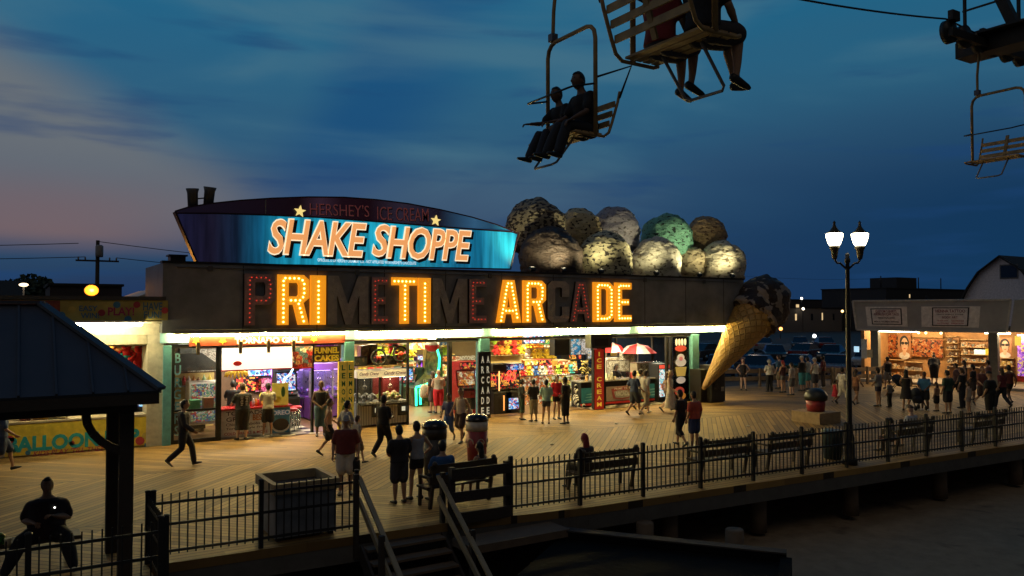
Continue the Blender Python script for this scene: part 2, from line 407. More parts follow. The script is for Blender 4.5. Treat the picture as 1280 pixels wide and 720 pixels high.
# ------------------------------------------------------------------ fences
def fence(pts, label, bays, side_posts=True, z0=0., h=1.12, rails=(.17, .62, .98)):
    a, b = Vector((*pts[0], z0)), Vector((*pts[1], z0)); f = thing('metal_fence', label, 'fence', tuple(a)); d = (b - a); n = bays
    for i in range(n + 1):
        p = a + d * (i / n); m = MB(); m.box(p + Vector((0, 0, h / 2 + .03)), (.075, .075, h + .06)); m.sph(p + Vector((0, 0, h + .07)), (.055, .055, .03), 8, 4)
        m.build('post', BLACK, f)
    for i in range(n):
        p, q = a + d * (i / n), a + d * ((i + 1) / n); u = (q - p).normalized(); ln = (q - p).length; m = MB()
        for r in rails: m.bar(p + Vector((0, 0, r)), q + Vector((0, 0, r)), .03, .045)
        k = max(2, int(ln / .125))
        for j in range(1, k):
            c = p + (q - p) * (j / k); m.box(c + Vector((0, 0, .09 + (h - .06) / 2)), (.02, .02, h - .1))
        m.build('picket_panel', BLACK, f)
    return f
fence([(-8, 12.62), (1.9, 12.62)], 'black metal picket fence in front of the seated person at lower left', 6)
fence([(1.98, 12.66), (1.98, 14.5)], 'short black fence jog beside the pavilion post', 1)
fence([(2.06, 14.46), (5.55, 14.3)], 'black picket fence in front of the white box left of the stairs', 2)
fence([(8.75, 13.95), (27.5, 12.85)], 'long black picket fence along the right side of the deck edge', 11)
fence([(27.6, 12.84), (44, 12.0)], 'black picket fence continuing past the right end of the deck', 8)

# ------------------------------------------------------------------ stairs to the beach
st = thing('beach_stairs', 'wooden stairs going down to the beach between two handrails', 'stairs', (6.38, 14, 0))
sx0, sx1, sy = 5.6, 7.2, 14.12
for i in range(8):
    z = -.19 * (i + 1); y = sy - .27 * i
    MB().bb(sx0, sx1, y - .29, y - .01, z - .045, z).build('tread', WOOD, st)
for x in (sx0 - .04, sx1 + .04):
    MB().bar((x, sy, -.26), (x, sy - 2.3, -1.85), .05, .28).build('stringer', DWOOD, st)
RAILW = M('worn_rail_wood', (.34, .27, .16), .7, scale=3, bump=.3)
for x, hgt in ((sx0 - .03, 1.08), (sx1 + .03, .92)):
    hr = MB(); hr.bar((x, sy + .1, hgt), (x, sy - 2.4, hgt - 1.76), .09, .045); hr.bar((x, sy + .1, hgt - .42), (x, sy - 2.4, hgt - 2.18), .045, .11)
    h_ = hr.build('handrail', RAILW, st)
    for y in (sy + .06, sy - 1.15, sy - 2.3): MB().box((x + .07 * (1 if x > 6 else -1), y, hgt - (sy - y) * .704 - .75), (.09, .09, 1.55)).build('rail_post', DWOOD, h_)
# solid wooden guard right of the stairs
g = thing('wooden_guardrail', 'dark wooden guardrail of three wide planks right of the stairs', 'guardrail', (8, 14, 0))
for x in (7.42, 8.7): MB().box((x, 14.02, .45), (.11, .11, 1.3)).build('post', DWOOD, g)
for z, hh in ((.98, .2), (.52, .2), (.1, .22)): MB().bar((7.36, 13.93, z), (8.76, 13.9, z), .045, hh).build('plank', DWOOD, g)
MB().bb(7.3, 9.6, 13.05, 13.75, -.35, -.2).build('ledge', WOOD, g)
# dark bulkhead running out over the sand
a = G(700, 662, -.25); b = G(983, 691, -.25)
bk = thing('timber_bulkhead', 'long low black timber bulkhead running out over the sand', 'bulkhead', (a.x, a.y, ZS0))
BKM = M('tarred_timber', (.006, .006, .006), .9, scale=3, bump=.4, spec=.1)
MB().bar((a.x, a.y, -.9), (b.x, b.y, -.9), .2, 1.3).build('wall', BKM, bk)
MB().bar((a.x, a.y, -.235), (b.x, b.y, -.235), .26, .03).build('cap', DWOOD, bk)
u = (b - a).normalized(); n_ = Vector((u.y, -u.x, 0)); n_ = n_ if n_.dot(a) < 0 else -n_
MB().bar((a.x + n_.x * 4.8, a.y + n_.y * 4.8, -.92), (b.x + n_.x * 4.8, b.y + n_.y * 4.8, -.92), .2, 1.26).build('wall', BKM, bk)
MB().bar((b.x + n_.x * .1, b.y + n_.y * .1, -.92), (b.x + n_.x * 4.7, b.y + n_.y * 4.7, -.92), .2, 1.24).build('wall', BKM, bk)
c0 = [a + n_ * .1, b + n_ * .1, b + n_ * 4.7, a + n_ * 4.7]
MB().prism([(p.x, p.y) for p in c0], lambda u_, v_, d: (u_, v_, d), -.45, -.4).build('deck', BKM, bk)

# ------------------------------------------------------------------ white trash enclosure by the fence
t = thing('storage_box', 'square white box with an open wooden tray top beside the stairs', 'box', (4.75, 15.1, 0))
bx0, bx1, by0, by1 = 4.1, 5.25, 14.55, 15.7
MB().bb(bx0, bx1, by0, by1, .06, .86).build('body', M('dirty_white_panel', (.2, .22, .25), .6, scale=2.5, var=.3), t, .015)
m = MB()
for p, q in (((bx0, by0), (bx1, by0)), ((bx1, by0), (bx1, by1)), ((bx1, by1), (bx0, by1)), ((bx0, by1), (bx0, by0))):
    d = Vector((q[0] - p[0], q[1] - p[1], 0)).normalized() * .04
    m.bar((p[0] - d.x, p[1] - d.y, .955), (q[0] - d.x * 0 + d.x * -1, q[1] - d.y, .955), .1, .19)
m.build('rim', RAILW, t)
MB().bb(bx0 + .05, bx1 - .05, by0 + .05, by1 - .05, .865, .885).build('tray', DWOOD, t)
m = MB()
for x in (bx0 + .08, bx1 - .08):
    for y in (by0 + .08, by1 - .08): m.bb(x - .04, x + .04, y - .04, y + .04, 0, .06)
m.build('foot', DWOOD, t)

# ------------------------------------------------------------------ pavilion at lower left
t = thing('pavilion', 'dark picnic pavilion with a standing seam metal roof at lower left', 'pavilion', (-1, 15, 0))
ROOF = M('blue_grey_metal_roof', (.055, .065, .09), .6, .1, var=.12, scale=2)
ex0, ex1, ey0, ey1, ez, rz_ = -6.4, 1.97, 13.15, 16.9, 2.98, 4.30; yc = (ey0 + ey1) / 2; rx0, rx1 = -4.8, .40
def slope(name, P):
    n = (Vector(P[1]) - Vector(P[0])).cross(Vector(P[2]) - Vector(P[0])).normalized()
    if n.z < 0: n = -n
    m = MB(); k = len(P); m.v += [tuple(Vector(p) - n * .05) for p in P] + [tuple(p) for p in P]
    m.face(list(range(k))); m.face(list(range(k, 2 * k)))
    for j in range(k): m.face([j, (j + 1) % k, k + (j + 1) % k, k + j])
    return m, n
def seams(m, n, eave, ridge, cnt):
    for i in range(1, cnt):
        f = i / cnt; a = Vector(eave[0]).lerp(Vector(eave[1]), f)
        # run straight up the slope until the hip or the ridge
        up = (Vector((0, 0, 1)) - n * n.z).normalized(); best = 99
        for s in (0, 1):
            hip = Vector(ridge[s]) - Vector(eave[s]); e0 = Vector(eave[s]); ed = (Vector(eave[1]) - Vector(eave[0])).normalized()
            den = hip.dot(ed)
            if abs(den) > 1e-6:
                tt = (a - e0).dot(ed) / den
                if 0 < tt <= 1: best = min(best, tt)
        best = min(best, 1); top = best * (Vector(ridge[0]).z - Vector(eave[0]).z) / up.z
        m.bar(a + n * .015, a + up * top + n * .015, .03, .04, n)
F0, F1, B0, B1, R0, R1 = (ex0, ey0, ez), (ex1, ey0, ez), (ex0, ey1, ez), (ex1, ey1, ez), (rx0, yc, rz_), (rx1, yc, rz_)
for P, e, r, c in (([F0, F1, R1, R0], (F0, F1), (R0, R1), 18), ([B1, B0, R0, R1], (B1, B0), (R1, R0), 18), ([F1, B1, R1], (F1, B1), (R1, R1), 8), ([B0, F0, R0], (B0, F0), (R0, R0), 8)):
    m, n = slope('roof', P); seams(m, n, e, r, c); m.build('roof', ROOF, t)
m = MB()
for p, q in ((F1, R1), (B1, R1), (R0, R1), (F0, R0)): m.bar(Vector(p) + Vector((0, 0, .03)), Vector(q) + Vector((0, 0, .03)), .16, .05)
m.build('ridge_cap', ROOF, t)
m = MB()
for y in (13.7, 15.55): m.bb(ex0 + .25, ex1 - .27, y - .08, y + .08, 2.62, 2.9)
for x in (-5.8, -2.1, 1.57): m.bb(x - .08, x + .08, 13.2 + .58, 15.47, 2.64, 2.88)
m.build('beam', DWOOD, t)
for x in (-5.8, -2.1, 1.55):
    for y in (13.7, 15.55):
        MB().bb(x - .1, x + .1, y - .1, y + .1, 0, 2.62).build('post', DWOOD, t)
        for s in (() if y > 15 else (-1,) if x > 0 else (-1, 1)):
            m = MB(); pts = [(x + s * (.06 + .5 * math.sin(q * PI / 2 / 5)), y, 2.02 + .6 * (.45 * (1 - math.cos(q * PI / 2 / 5)) + .55 * q / 5)) for q in range(6)]
            for p_, q_ in zip(pts, pts[1:]): m.bar(p_, q_, .1, .12)
            m.build('brace', DWOOD, t)
m = MB(); m.bb(ex0 + .03, ex1 - .03, ey0 + .02, ey0 + .06, ez - .2, ez - .04); m.bb(ex1 - .07, ex1 - .03, ey0 + .06, ey1 - .02, ez - .2, ez - .04)
m.build('eave_board', DWOOD, t)
# ================================================================== the arcade
FASC = M('dark_sheet_metal', (.2, .215, .23), .5, .1, var=.4, scale=.9, bump=.05)
FRAME = M('black_window_frame', (.014, .014, .014), .4, .3)
XL, XR, XC = XS(203, YF), XS(930, YF), XS(869)
ZT, ZB, ZH = 5.66, 3.5, 3.1
arc = thing('arcade_building', 'long arcade building with a dark sign band over bright open shopfronts', 'building', (16, 27, 0))
m = MB(); m.bb(XL + .15, XC, 38.2, 38.4, 0, ZB); m.bb(XL + .1, XL + .25, 27.2, 38.2, 0, ZB); m.build('wall', M('interior_ochre', (.26, .2, .1), .7, var=.3, scale=.7), arc)
MB().bb(XL + .05, XR - .05, 26.62, 38.5, ZB + .02, ZB + .3).build('roof', M('roof_felt', (.07, .07, .07), .9), arc)
MB().bb(XL + .27, XC - .05, 26.95, 38.15, ZB - .1, ZB - .01).build('ceiling', M('ceiling_tile', (.5, .47, .38), .8), arc)
m = MB(); m.bb(XL, XR, YF, YF + .3, ZB, ZT); m.bb(XL, XL + .3, YF + .3, 30, ZB, ZT); m.bb(XR - .3, XR, YF + .3, 33, ZB, ZT)
fa = m.build('fascia', FASC, arc)
m = MB(); m.bb(XL - .03, XR + .03, YF - .03, YF + .36, ZT, ZT + .07); m.build('coping', DARKMETAL, fa)
m = MB(); x = XL + 2.4
while x < XR - .5: m.bb(x - .012, x + .012, YF - .006, YF, ZB + .02, ZT - .02); x += 2.44
m.build('seam', DARKMETAL, fa)
for z, r_ in ((ZT - .12, .018), (ZB + .1, .014)): MB().tube([(XL + .4, YF - .03, z), (XR - .5, YF - .03, z)], r_, 6).build('conduit', M('grey_conduit', (.12, .12, .12), .5, .5), fa)
for px in (262, 446, 612, 806, 880): MB().bb(XS(px, YF) - .07, XS(px, YF) + .07, YF - .06, YF, ZT - .22, ZT - .06).build('junction_box', M('grey_conduit', (.12, .12, .12), .5, .5), fa)
# soffit and the white valance that the tubes light
MB().bb(XL + .31, XR - .31, YF + .31, 26.9, ZB + .0, ZB + .015).build('soffit', WHITE, arc)
VAL = M('pale_teal_panel', (.28, .55, .72), .5, var=.1, scale=1)
MB().bb(XL + .02, XR - .5, 26.78, 26.86, ZH + .08, ZB - .002).build('valance', VAL, arc)
TUBE = EM('fluorescent_tube', (1, .73, .25), 215)
m = MB()
for p0, p1 in ((216, 330), (332, 432), (449, 602), (620, 694), (696, 786), (802, 858), (860, 918)):
    x0, x1 = XS(p0, 26.66), XS(p1, 26.66)
    tb = MB(); tb.tube([(x0, 26.64, 3.41), (x1, 26.64, 3.41)], .03, 8); tb.build('fluorescent_tube', TUBE, arc)
    MB().bb(x0 + .02, x1 - .02, 26.6, 26.76, 3.452, 3.496).build('tube_fitting', WHITE, arc)
# pillars
for p0, p1, nm in ((205, 215, TEAL), (431, 443, TEAL), (600, 612, TEAL), (745, 756, DARKMETAL), (865, 873, TEAL)):
    x0, x1 = XS(p0, 26.75), XS(p1, 26.75)
    MB().bb(x0, x1, 26.72, 27.08, 0, ZH).build('pillar', nm, arc, .01)
# head rail and mullions
MB().bb(XL + .3, XC, 26.86, 27.0, ZH - .1, ZH + .02).build('window_head', FRAME, arc)
def mull(px, w=.09, y=26.93, z0=0, z1=ZH - .1):
    x = XS(px, y); MB().bb(x - w / 2, x + w / 2, y - .06, y + .06, z0, z1).build('mullion', FRAME, arc)
for px, w_ in ((217, .08), (274, .16), (391, .08), (510, .06), (562, .16), (599, .1), (833, .14), (838, .08), (863, .09)): mull(px, w_)
def pane(p0, p1, y=26.93, z0=.12, z1=ZH - .12, mat=GLASS, rails=True):
    x0, x1 = XS(p0, y), XS(p1, y)
    g = MB().bb(x0, x1, y - .006, y + .006, z0, z1).build('window_pane', mat, arc)
    if rails:
        m = MB(); m.bb(x0 - .02, x1 + .02, y - .05, y + .05, z0 - .12, z0); m.bb(x0, x1, y - .035, y + .035, 1.0, 1.06) if p1 < 300 else None
        m.build('window_rail', FRAME, arc)
    return g
pane(219, 271); cg = pane(565, 597); pane(841, 862)
text('CONDITIONED', EM('white_vinyl', (.8, .85, .8), .25), arc, (XS(582, 26.92), 26.915, ZS(582, 447.5)), .85, .16, .01, .001)
text('B\nU\nR\nG\nE\nR\nS', M('blue_vinyl_lettering', (.12, .28, .4), .4), arc, (XS(223, 26.9), 26.915, 1.55), .22, 2.6, .02, .001)
# floors
WF = M('brown_wood_floor', (.17, .095, .045), .45, var=.35, scale=2.5)
MB().bb(XL + .26, XC, 27.0, 38.1, .003, .012).build('floor', WF, arc)
def chk(t, b):
    global nt, L
    nt, L = t, t.links
    tc = N('ShaderNodeTexCoord'); c = N('ShaderNodeTexChecker'); c.inputs['Scale'].default_value = 2.2; L.new(tc.outputs['Object'], c.inputs[0])
    c.inputs[1].default_value = (.65, .6, .48, 1); c.inputs[2].default_value = (.02, .02, .02, 1); L.new(c.outputs[0], b.inputs['Base Color']); b.inputs['Roughness'].default_value = .3
CHK = nodemat('checker_tile', chk)
MB().bb(XS(300), XS(398), 26.6, 29.9, .012, .018).build('tile_floor', CHK, arc)
MB().bb(XS(735), XS(832), 26.7, 33, .012, .018).build('tile_floor', CHK, arc)
# rear walls of the ice cream shop with dark windows
DW = M('dark_window_glass', (.012, .02, .035), .08)
yb = 33.0; xa, xb_ = XS(742, yb), XC - .05
MB().bb(xa, xb_, yb, yb + .15, 0, ZB - .1).build('partition', M('tan_wall', (.3, .24, .15), .7), arc)
for p0, p1 in ((760, 768), (771, 794), (797, 813), (816, 831)):
    x0, x1 = XS(p0, yb - .05), XS(p1, yb - .05)
    f = MB().bb(x0 - .05, x1 + .05, yb - .06, yb - .01, 1.35, ZB - .25).build('rear_window', FRAME, arc)
    MB().bb(x0, x1, yb - .08, yb - .062, 1.4, ZB - .3).build('pane', DW, f)
# partition behind the grill and right edge wall
MB().bb(XL + .3, XS(356, 30.5), 30.5, 30.6, 0, ZB - .1).build('partition', M('brown_panelling', (.13, .075, .045), .6, var=.4, scale=1.2), arc)
sw = MB(); sw.bb(XC - .08, XC, 27.1, 38.2, 0, 1.0); sw.bb(XC - .08, XC, 27.1, 38.2, 2.9, ZB)
for y in (29.8, 32.6, 35.4): sw.bb(XC - .08, XC, y - .06, y + .06, 1.0, 2.9)
sw.build('side_wall', FRAME, arc)
# lamps inside: ceiling light panels and their light
for i, (px, y, e, c) in enumerate(((245, 28.6, 12, (1, .95, .7)), (318, 28.4, 60, (1, .9, .65)), (375, 29.2, 40, (1, .8, .6)), (400, 34, 40, (.8, .6, 1)), (470, 28.8, 60, (1, .84, .45)), (475, 32.5, 80, (1, .84, .45)), (545, 29.6, 70, (1, .86, .45)), (540, 34, 80, (1, .88, .5)), (650, 29.4, 60, (1, .82, .4)), (650, 33.5, 90, (1, .82, .4)), (700, 29.4, 70, (1, .84, .5)), (705, 34, 80, (1, .84, .5)), (775, 29.2, 75, (1, .86, .6)), (815, 30.6, 55, (1, .86, .6)))):
    x = XS(px, y)
    MB().bb(x - .6, x + .6, y - .3, y + .3, ZB - .14, ZB - .102).build('ceiling_light', EM('ceiling_light_panel', (1, .92, .75), 4.5), arc)
    light('ceiling_lamp', 'AREA', (x, y, ZB - .16), e * 2.9, c, 1.2, .6)
light('grill_menu_glow', 'AREA', (XS(330, 26.88), 26.86, 2.65), 10, (1, .95, .85), 2.2, .5, (R(-90), 0, 0))
# small rooftop box at the left end
t = thing('roof_vent', 'small square vent box on the roof at the left end of the sign band', 'vent', (XS(218, 27.5), 27.5, ZT - .1))
MB().bb(XS(211, 27.5), XS(230, 27.5), 27.3, 27.8, ZB + .3, ZT + .28).build('duct', DARKMETAL, t)
MB().bb(XS(210, 27.5) - .03, XS(231, 27.5) + .03, 27.25, 27.85, ZT + .28, ZT + .33).build('cap', DARKMETAL, t)

# ------------------------------------------------------------------ the lettered sign: one tray letter each
sg = thing('letter_sign', 'long row of giant bulb letters mounted on the dark sign band', 'sign', (16, YF, 4.5))
U = {  # block outlines on a unit box: outer loop then holes;  bulb runs
 'P': ([[(0, 0), (.34, 0), (.34, .4), (.8, .4), (1, .5), (1, .9), (.82, 1), (0, 1)], [(.34, .57), (.34, .84), (.62, .84), (.66, .8), (.66, .61), (.62, .57)]], [[(.17, .06), (.17, .93), (.72, .93), (.83, .86), (.83, .56), (.7, .48), (.3, .48)]]),
 'R': ([[(0, 0), (.34, 0), (.34, .4), (.5, .4), (.66, 0), (1, 0), (.82, .44), (1, .54), (1, .9), (.82, 1), (0, 1)], [(.34, .57), (.34, .84), (.62, .84), (.66, .8), (.66, .61), (.62, .57)]], [[(.17, .06), (.17, .93), (.72, .93), (.83, .86), (.83, .58), (.7, .49), (.3, .49)], [(.66, .42), (.83, .06)]]),
 'I': ([[(0, 0), (1, 0), (1, 1), (0, 1)]], [[(.5, .06), (.5, .95)]]),
 'M': ([[(0, 0), (.23, 0), (.23, .6), (.43, 0), (.57, 0), (.77, .6), (.77, 0), (1, 0), (1, 1), (.74, 1), (.5, .42), (.26, 1), (0, 1)]], [[(.12, .05), (.12, .93), (.5, .2), (.88, .93), (.88, .05)]]),
 'E': ([[(0, 0), (1, 0), (1, .17), (.4, .17), (.4, .42), (.85, .42), (.85, .58), (.4, .58), (.4, .83), (1, .83), (1, 1), (0, 1)]], [[(.9, .085), (.2, .085), (.2, .92), (.9, .92)], [(.4, .5), (.78, .5)]]),
 'T': ([[(.33, 0), (.67, 0), (.67, .83), (1, .83), (1, 1), (0, 1), (0, .83), (.33, .83)]], [[(.08, .915), (.92, .915)], [(.5, .82), (.5, .06)]]),
 'A': ([[(0, 0), (.3, 0), (.36, .2), (.64, .2), (.7, 0), (1, 0), (.72, 1), (.28, 1)], [(.41, .36), (.5, .75), (.59, .36)]], [[(.15, .05), (.42, .92), (.58, .92), (.85, .05)], [(.36, .28), (.66, .28)]]),
 'C': ([[(.18, 0), (.82, 0), (1, .1), (1, .38), (.66, .38), (.66, .18), (.6, .15), (.4, .15), (.34, .18), (.34, .82), (.4, .85), (.6, .85), (.66, .82), (.66, .62), (1, .62), (1, .9), (.82, 1), (.18, 1), (0, .9), (0, .1)]], [[(.83, .35), (.83, .13), (.7, .075), (.3, .075), (.17, .13), (.17, .87), (.3, .925), (.7, .925), (.83, .87), (.83, .66)]]),
 'D': ([[(0, 0), (.75, 0), (1, .13), (1, .87), (.75, 1), (0, 1)], [(.34, .17), (.34, .83), (.6, .83), (.66, .79), (.66, .21), (.6, .17)]], [[(.17, .07), (.17, .93), (.68, .92), (.83, .82), (.83, .18), (.68, .08), (.3, .08)]]),
}
def letter_mesh(ch, w, h, d):
    cu = bpy.data.curves.new('t', 'CURVE'); cu.dimensions = '2D'; cu.fill_mode = 'BOTH'; cu.extrude = d / 2
    for lp in U[ch][0]:
        sp = cu.splines.new('POLY'); sp.points.add(len(lp) - 1); sp.use_cyclic_u = True
        for q, (u, v) in zip(sp.points, lp): q.co = (u * w, v * h, 0, 1)
    o = bpy.data.objects.new('t', cu); COL.objects.link(o)
    me = bpy.data.meshes.new_from_object(o.evaluated_get(bpy.context.evaluated_depsgraph_get())); bpy.data.objects.remove(o); bpy.data.curves.remove(cu)
    return me
LIT = M('lit_yellow_tray', (.8, .4, .02), .4, em=(1., .34, .014), es=.72, var=.1, scale=3)  # bulb glow on tray face and edge put into their emission
EDGE_LIT = M('lit_orange_edge', (.6, .25, .01), .4, em=(1., .3, .01), es=.9, var=0)
DARKL = M('unlit_grey_tray', (.34, .33, .32), .5, var=.2, scale=4)
REDL = M('unlit_maroon_tray', (.36, .25, .25), .5, var=.2, scale=4)
BULB = EM('lit_bulb', (1, .74, .2), 6); BULB.cycles.emission_sampling = 'NONE'
RBULB = EM('dim_red_bulb', (1, .06, .03), .75)
DBULB = M('dead_bulb', (.4, .39, .38), .3)
LET = [('P', 305, 344, 'r'), ('R', 347, 386, 'y'), ('I', 388, 407, 'y'), ('M', 409, 460, 'd'), ('E', 464, 485, 'r'), ('T', 490, 521, 'y'), ('I', 523, 538, 'y'), ('M', 540, 583, 'd'), ('E', 586, 608, 'r'),
       ('A', 621, 651, 'y'), ('R', 654, 682, 'y'), ('C', 684, 711, 'd'), ('A', 712, 739, 'r'), ('D', 742, 768, 'y'), ('E', 769, 789, 'y')]
h = 1.66; zb = 3.72
for ch, p0, p1, k in LET:
    x0, x1 = XS(p0, YF - .1), XS(p1, YF - .1); w_ = x1 - x0
    me = letter_mesh(ch, w_, h, .12)
    for v in me.vertices: v.co = (x0 + v.co.x, YF - .075 - v.co.z, zb + v.co.y)
    me.materials.clear(); me.materials.append({'y': LIT, 'r': REDL, 'd': DARKL}[k]); me.materials.append({'y': EDGE_LIT, 'r': DARKMETAL, 'd': DARKMETAL}[k])
    for p in me.polygons: p.material_index = 0 if abs(p.normal.y) > .8 else 1
    me.name = 'letter'; lo = link('letter', me, sg)
    tag(lo, {'y': 'lit yellow bulb letter', 'r': 'dark letter with dim red bulbs', 'd': 'dark unlit bulb letter'}[k])
    m = MB()
    for run in U[ch][1]:
        pts = [Vector((x0 + u * w_, 0, zb + v * h)) for u, v in run]; carry = 0; sp_ = .15
        for a, b in zip(pts, pts[1:]):
            ln = (b - a).length; s = carry
            while s < ln: p = a + (b - a) * (s / ln); m.sph((p.x, YF - .15, p.z), .034 if k == 'y' else .022, 6, 4); s += sp_
            carry = s - ln
    tag(m.build('bulb_run', {'y': BULB, 'r': RBULB, 'd': DBULB}[k], lo), kind='stuff')
# a faint glow from the lit letters on the sign band
# ------------------------------------------------------------------ the boat-shaped backlit sign on the roof
YB = 27.35
ss = thing('rooftop_sign', 'big curved blue backlit sign on the roof above the bulb letters', 'sign', (XS(430, YB), YB, ZT))
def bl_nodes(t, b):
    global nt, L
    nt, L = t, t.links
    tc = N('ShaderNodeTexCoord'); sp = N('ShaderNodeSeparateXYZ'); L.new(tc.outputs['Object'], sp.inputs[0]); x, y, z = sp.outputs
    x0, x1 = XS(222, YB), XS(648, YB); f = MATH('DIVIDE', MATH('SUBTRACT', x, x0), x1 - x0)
    rp = N('ShaderNodeValToRGB'); L.new(f, rp.inputs[0]); e = rp.color_ramp.elements   # printed fade, dark left to cyan right, with uneven tube glow painted in
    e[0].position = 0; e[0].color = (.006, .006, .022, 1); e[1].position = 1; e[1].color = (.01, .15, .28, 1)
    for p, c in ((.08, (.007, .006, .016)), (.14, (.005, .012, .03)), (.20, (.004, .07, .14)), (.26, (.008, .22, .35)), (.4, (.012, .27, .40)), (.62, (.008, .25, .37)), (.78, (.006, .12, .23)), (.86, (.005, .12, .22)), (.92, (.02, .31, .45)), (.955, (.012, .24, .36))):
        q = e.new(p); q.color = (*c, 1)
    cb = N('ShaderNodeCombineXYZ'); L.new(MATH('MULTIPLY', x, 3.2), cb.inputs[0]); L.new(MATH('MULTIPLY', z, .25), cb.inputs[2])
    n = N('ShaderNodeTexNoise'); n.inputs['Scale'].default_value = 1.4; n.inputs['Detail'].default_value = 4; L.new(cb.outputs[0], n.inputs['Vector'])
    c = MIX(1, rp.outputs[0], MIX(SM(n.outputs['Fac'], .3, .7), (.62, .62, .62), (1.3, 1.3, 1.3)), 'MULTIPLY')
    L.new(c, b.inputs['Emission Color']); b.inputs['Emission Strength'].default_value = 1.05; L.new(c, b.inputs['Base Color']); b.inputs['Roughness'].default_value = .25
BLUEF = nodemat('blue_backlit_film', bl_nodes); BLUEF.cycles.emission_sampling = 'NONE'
def mr_nodes(t, b):
    global nt, L
    nt, L = t, t.links
    tc = N('ShaderNodeTexCoord'); sp = N('ShaderNodeSeparateXYZ'); L.new(tc.outputs['Object'], sp.inputs[0]); x, y, z = sp.outputs
    x0, x1 = XS(222, YB), XS(648, YB); f = MATH('DIVIDE', MATH('SUBTRACT', x, x0), x1 - x0)
    rp = N('ShaderNodeValToRGB'); L.new(f, rp.inputs[0]); e = rp.color_ramp.elements
    e[0].position = 0; e[0].color = (.006, .004, .01, 1); e[1].position = 1; e[1].color = (.02, .2, .32, 1)
    for p, c in ((.3, (.006, .002, .004)), (.36, (.03, .014, .026)), (.42, (.01, .003, .006)), (.5, (.008, .002, .004)), (.6, (.022, .016, .03)), (.72, (.008, .006, .014)), (.84, (.03, .10, .20)), (.9, (.012, .05, .11))):
        q = e.new(p); q.color = (*c, 1)
    L.new(rp.outputs[0], b.inputs['Emission Color']); b.inputs['Emission Strength'].default_value = .8; L.new(rp.outputs[0], b.inputs['Base Color']); b.inputs['Roughness'].default_value = .3
MAROONF = nodemat('maroon_backlit_film', mr_nodes); MAROONF.cycles.emission_sampling = 'NONE'
def q2(px, py, Y=YB): p = WY(px, py, Y); return (p.x, p.z)
arcp = [(219, 264), (235, 259), (262, 254.5), (300, 250.5), (340, 247.8), (385, 246.2), (430, 246.6), (470, 249.5), (510, 254.5), (550, 262), (590, 271.5), (620, 280.5), (648, 291.5)]
low = [(640, 289.5), (560, 284), (480, 277.5), (400, 271.5), (332, 268.5), (270, 266.5), (221, 266.5)]
body = [q2(*p) for p in arcp] + [q2(638, 336.5), q2(247, 329)]
MB().prism(body, lambda u, v, d: (u, d, v), YB + .02, YB + .5).build('sign_case', M('maroon_sign_case', (.05, .012, .02), .4), ss)
MB().prism([q2(*p) for p in arcp] + [q2(*p) for p in low], lambda u, v, d: (u, d, v), YB - .015, YB + .015).build('upper_panel', MAROONF, ss)
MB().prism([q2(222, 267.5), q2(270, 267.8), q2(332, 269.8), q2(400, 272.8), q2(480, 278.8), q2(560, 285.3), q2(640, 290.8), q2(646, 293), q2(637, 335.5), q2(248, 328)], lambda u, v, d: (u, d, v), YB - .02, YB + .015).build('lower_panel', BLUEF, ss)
m = MB()
for ps in (arcp, low, [(648, 291.5), (638, 336.5), (247, 329), (219, 264)]):
    for a, b in zip(ps, ps[1:]): A = WY(*a, YB - .02); B = WY(*b, YB - .02); m.bar(A, B, .05, .045)
m.build('trim', M('dark_maroon_trim', (.03, .008, .012), .4), ss)
m = MB(); A = WY(332, 247.8, YB - .02); B = WY(332, 268.5, YB - .02); m.bar(A, B, .02, .03); m.build('panel_joint', GRAY, ss)
ORL = EM('orange_letter_face', (1, .38, .11), .8); ORL2 = EM('brown_letter_face', (.55, .12, .03), .7); WHL = EM('cream_letter_outline', (1, .86, .6), .95); BKL = M('black_letter_shadow', (.006, .006, .008), .5)
def grad_face(t, b):   # printed lettering: pale top and foot, brown band across the middle
    global nt, L
    nt, L = t, t.links
    tc = N('ShaderNodeTexCoord'); sp = N('ShaderNodeSeparateXYZ'); L.new(tc.outputs['Generated'], sp.inputs[0]); rp = N('ShaderNodeValToRGB'); L.new(sp.outputs[2], rp.inputs[0]); e = rp.color_ramp.elements
    e[0].position = 0; e[0].color = (1, .5, .17, 1); e[1].position = 1; e[1].color = (1, .42, .14, 1)
    for p, c in ((.35, (.85, .24, .055)), (.6, (.5, .09, .02)), (.615, (.9, .3, .08))):
        q = e.new(p); q.color = (*c, 1)
    L.new(rp.outputs[0], b.inputs['Emission Color']); b.inputs['Emission Strength'].default_value = .8; L.new(rp.outputs[0], b.inputs['Base Color'])
GF = nodemat('printed_orange_face', grad_face); GF.cycles.emission_sampling = 'NONE'
def sign_word(s, pl, pr, ytl, ybl, ytr, ybr):
    cx = (pl + pr) / 2; yc_ = (ytl + ybl + ytr + ybr) / 4; wd = XS(pr, YB) - XS(pl, YB); hh = (ZS(pl, ytl, YB) - ZS(pl, ybl, YB) + ZS(pr, ytr, YB) - ZS(pr, ybr, YB)) / 2
    c = WY(cx, yc_, YB)
    big = MB()
    for mt, dy, dx, dz, bo, ex, w2, h2 in ((BKL, .045, .10, -.07, .05, .02, 1.03, 1.1), (WHL, .08, 0, 0, .036, .02, 1.02, 1.06), (GF, .115, 0, 0, .014, .02, .985, .985)):
        o = text(s, mt, ss, (c.x + dx, YB - dy, c.z + dz), wd * w2, hh * h2, bo, ex, .22, name='lettering', space=.93)
    return o
def sign_word2(s, pl, pr, yt, yb):
    # first letter taller, as painted
    sign_word(s, pl, pr, yt, yb, yt, yb)
wl = sign_word
wl('S', 334, 357, 274.5, 318, 274.5, 318); wl('HAKE', 355, 458, 276, 319.5, 278, 319.5)
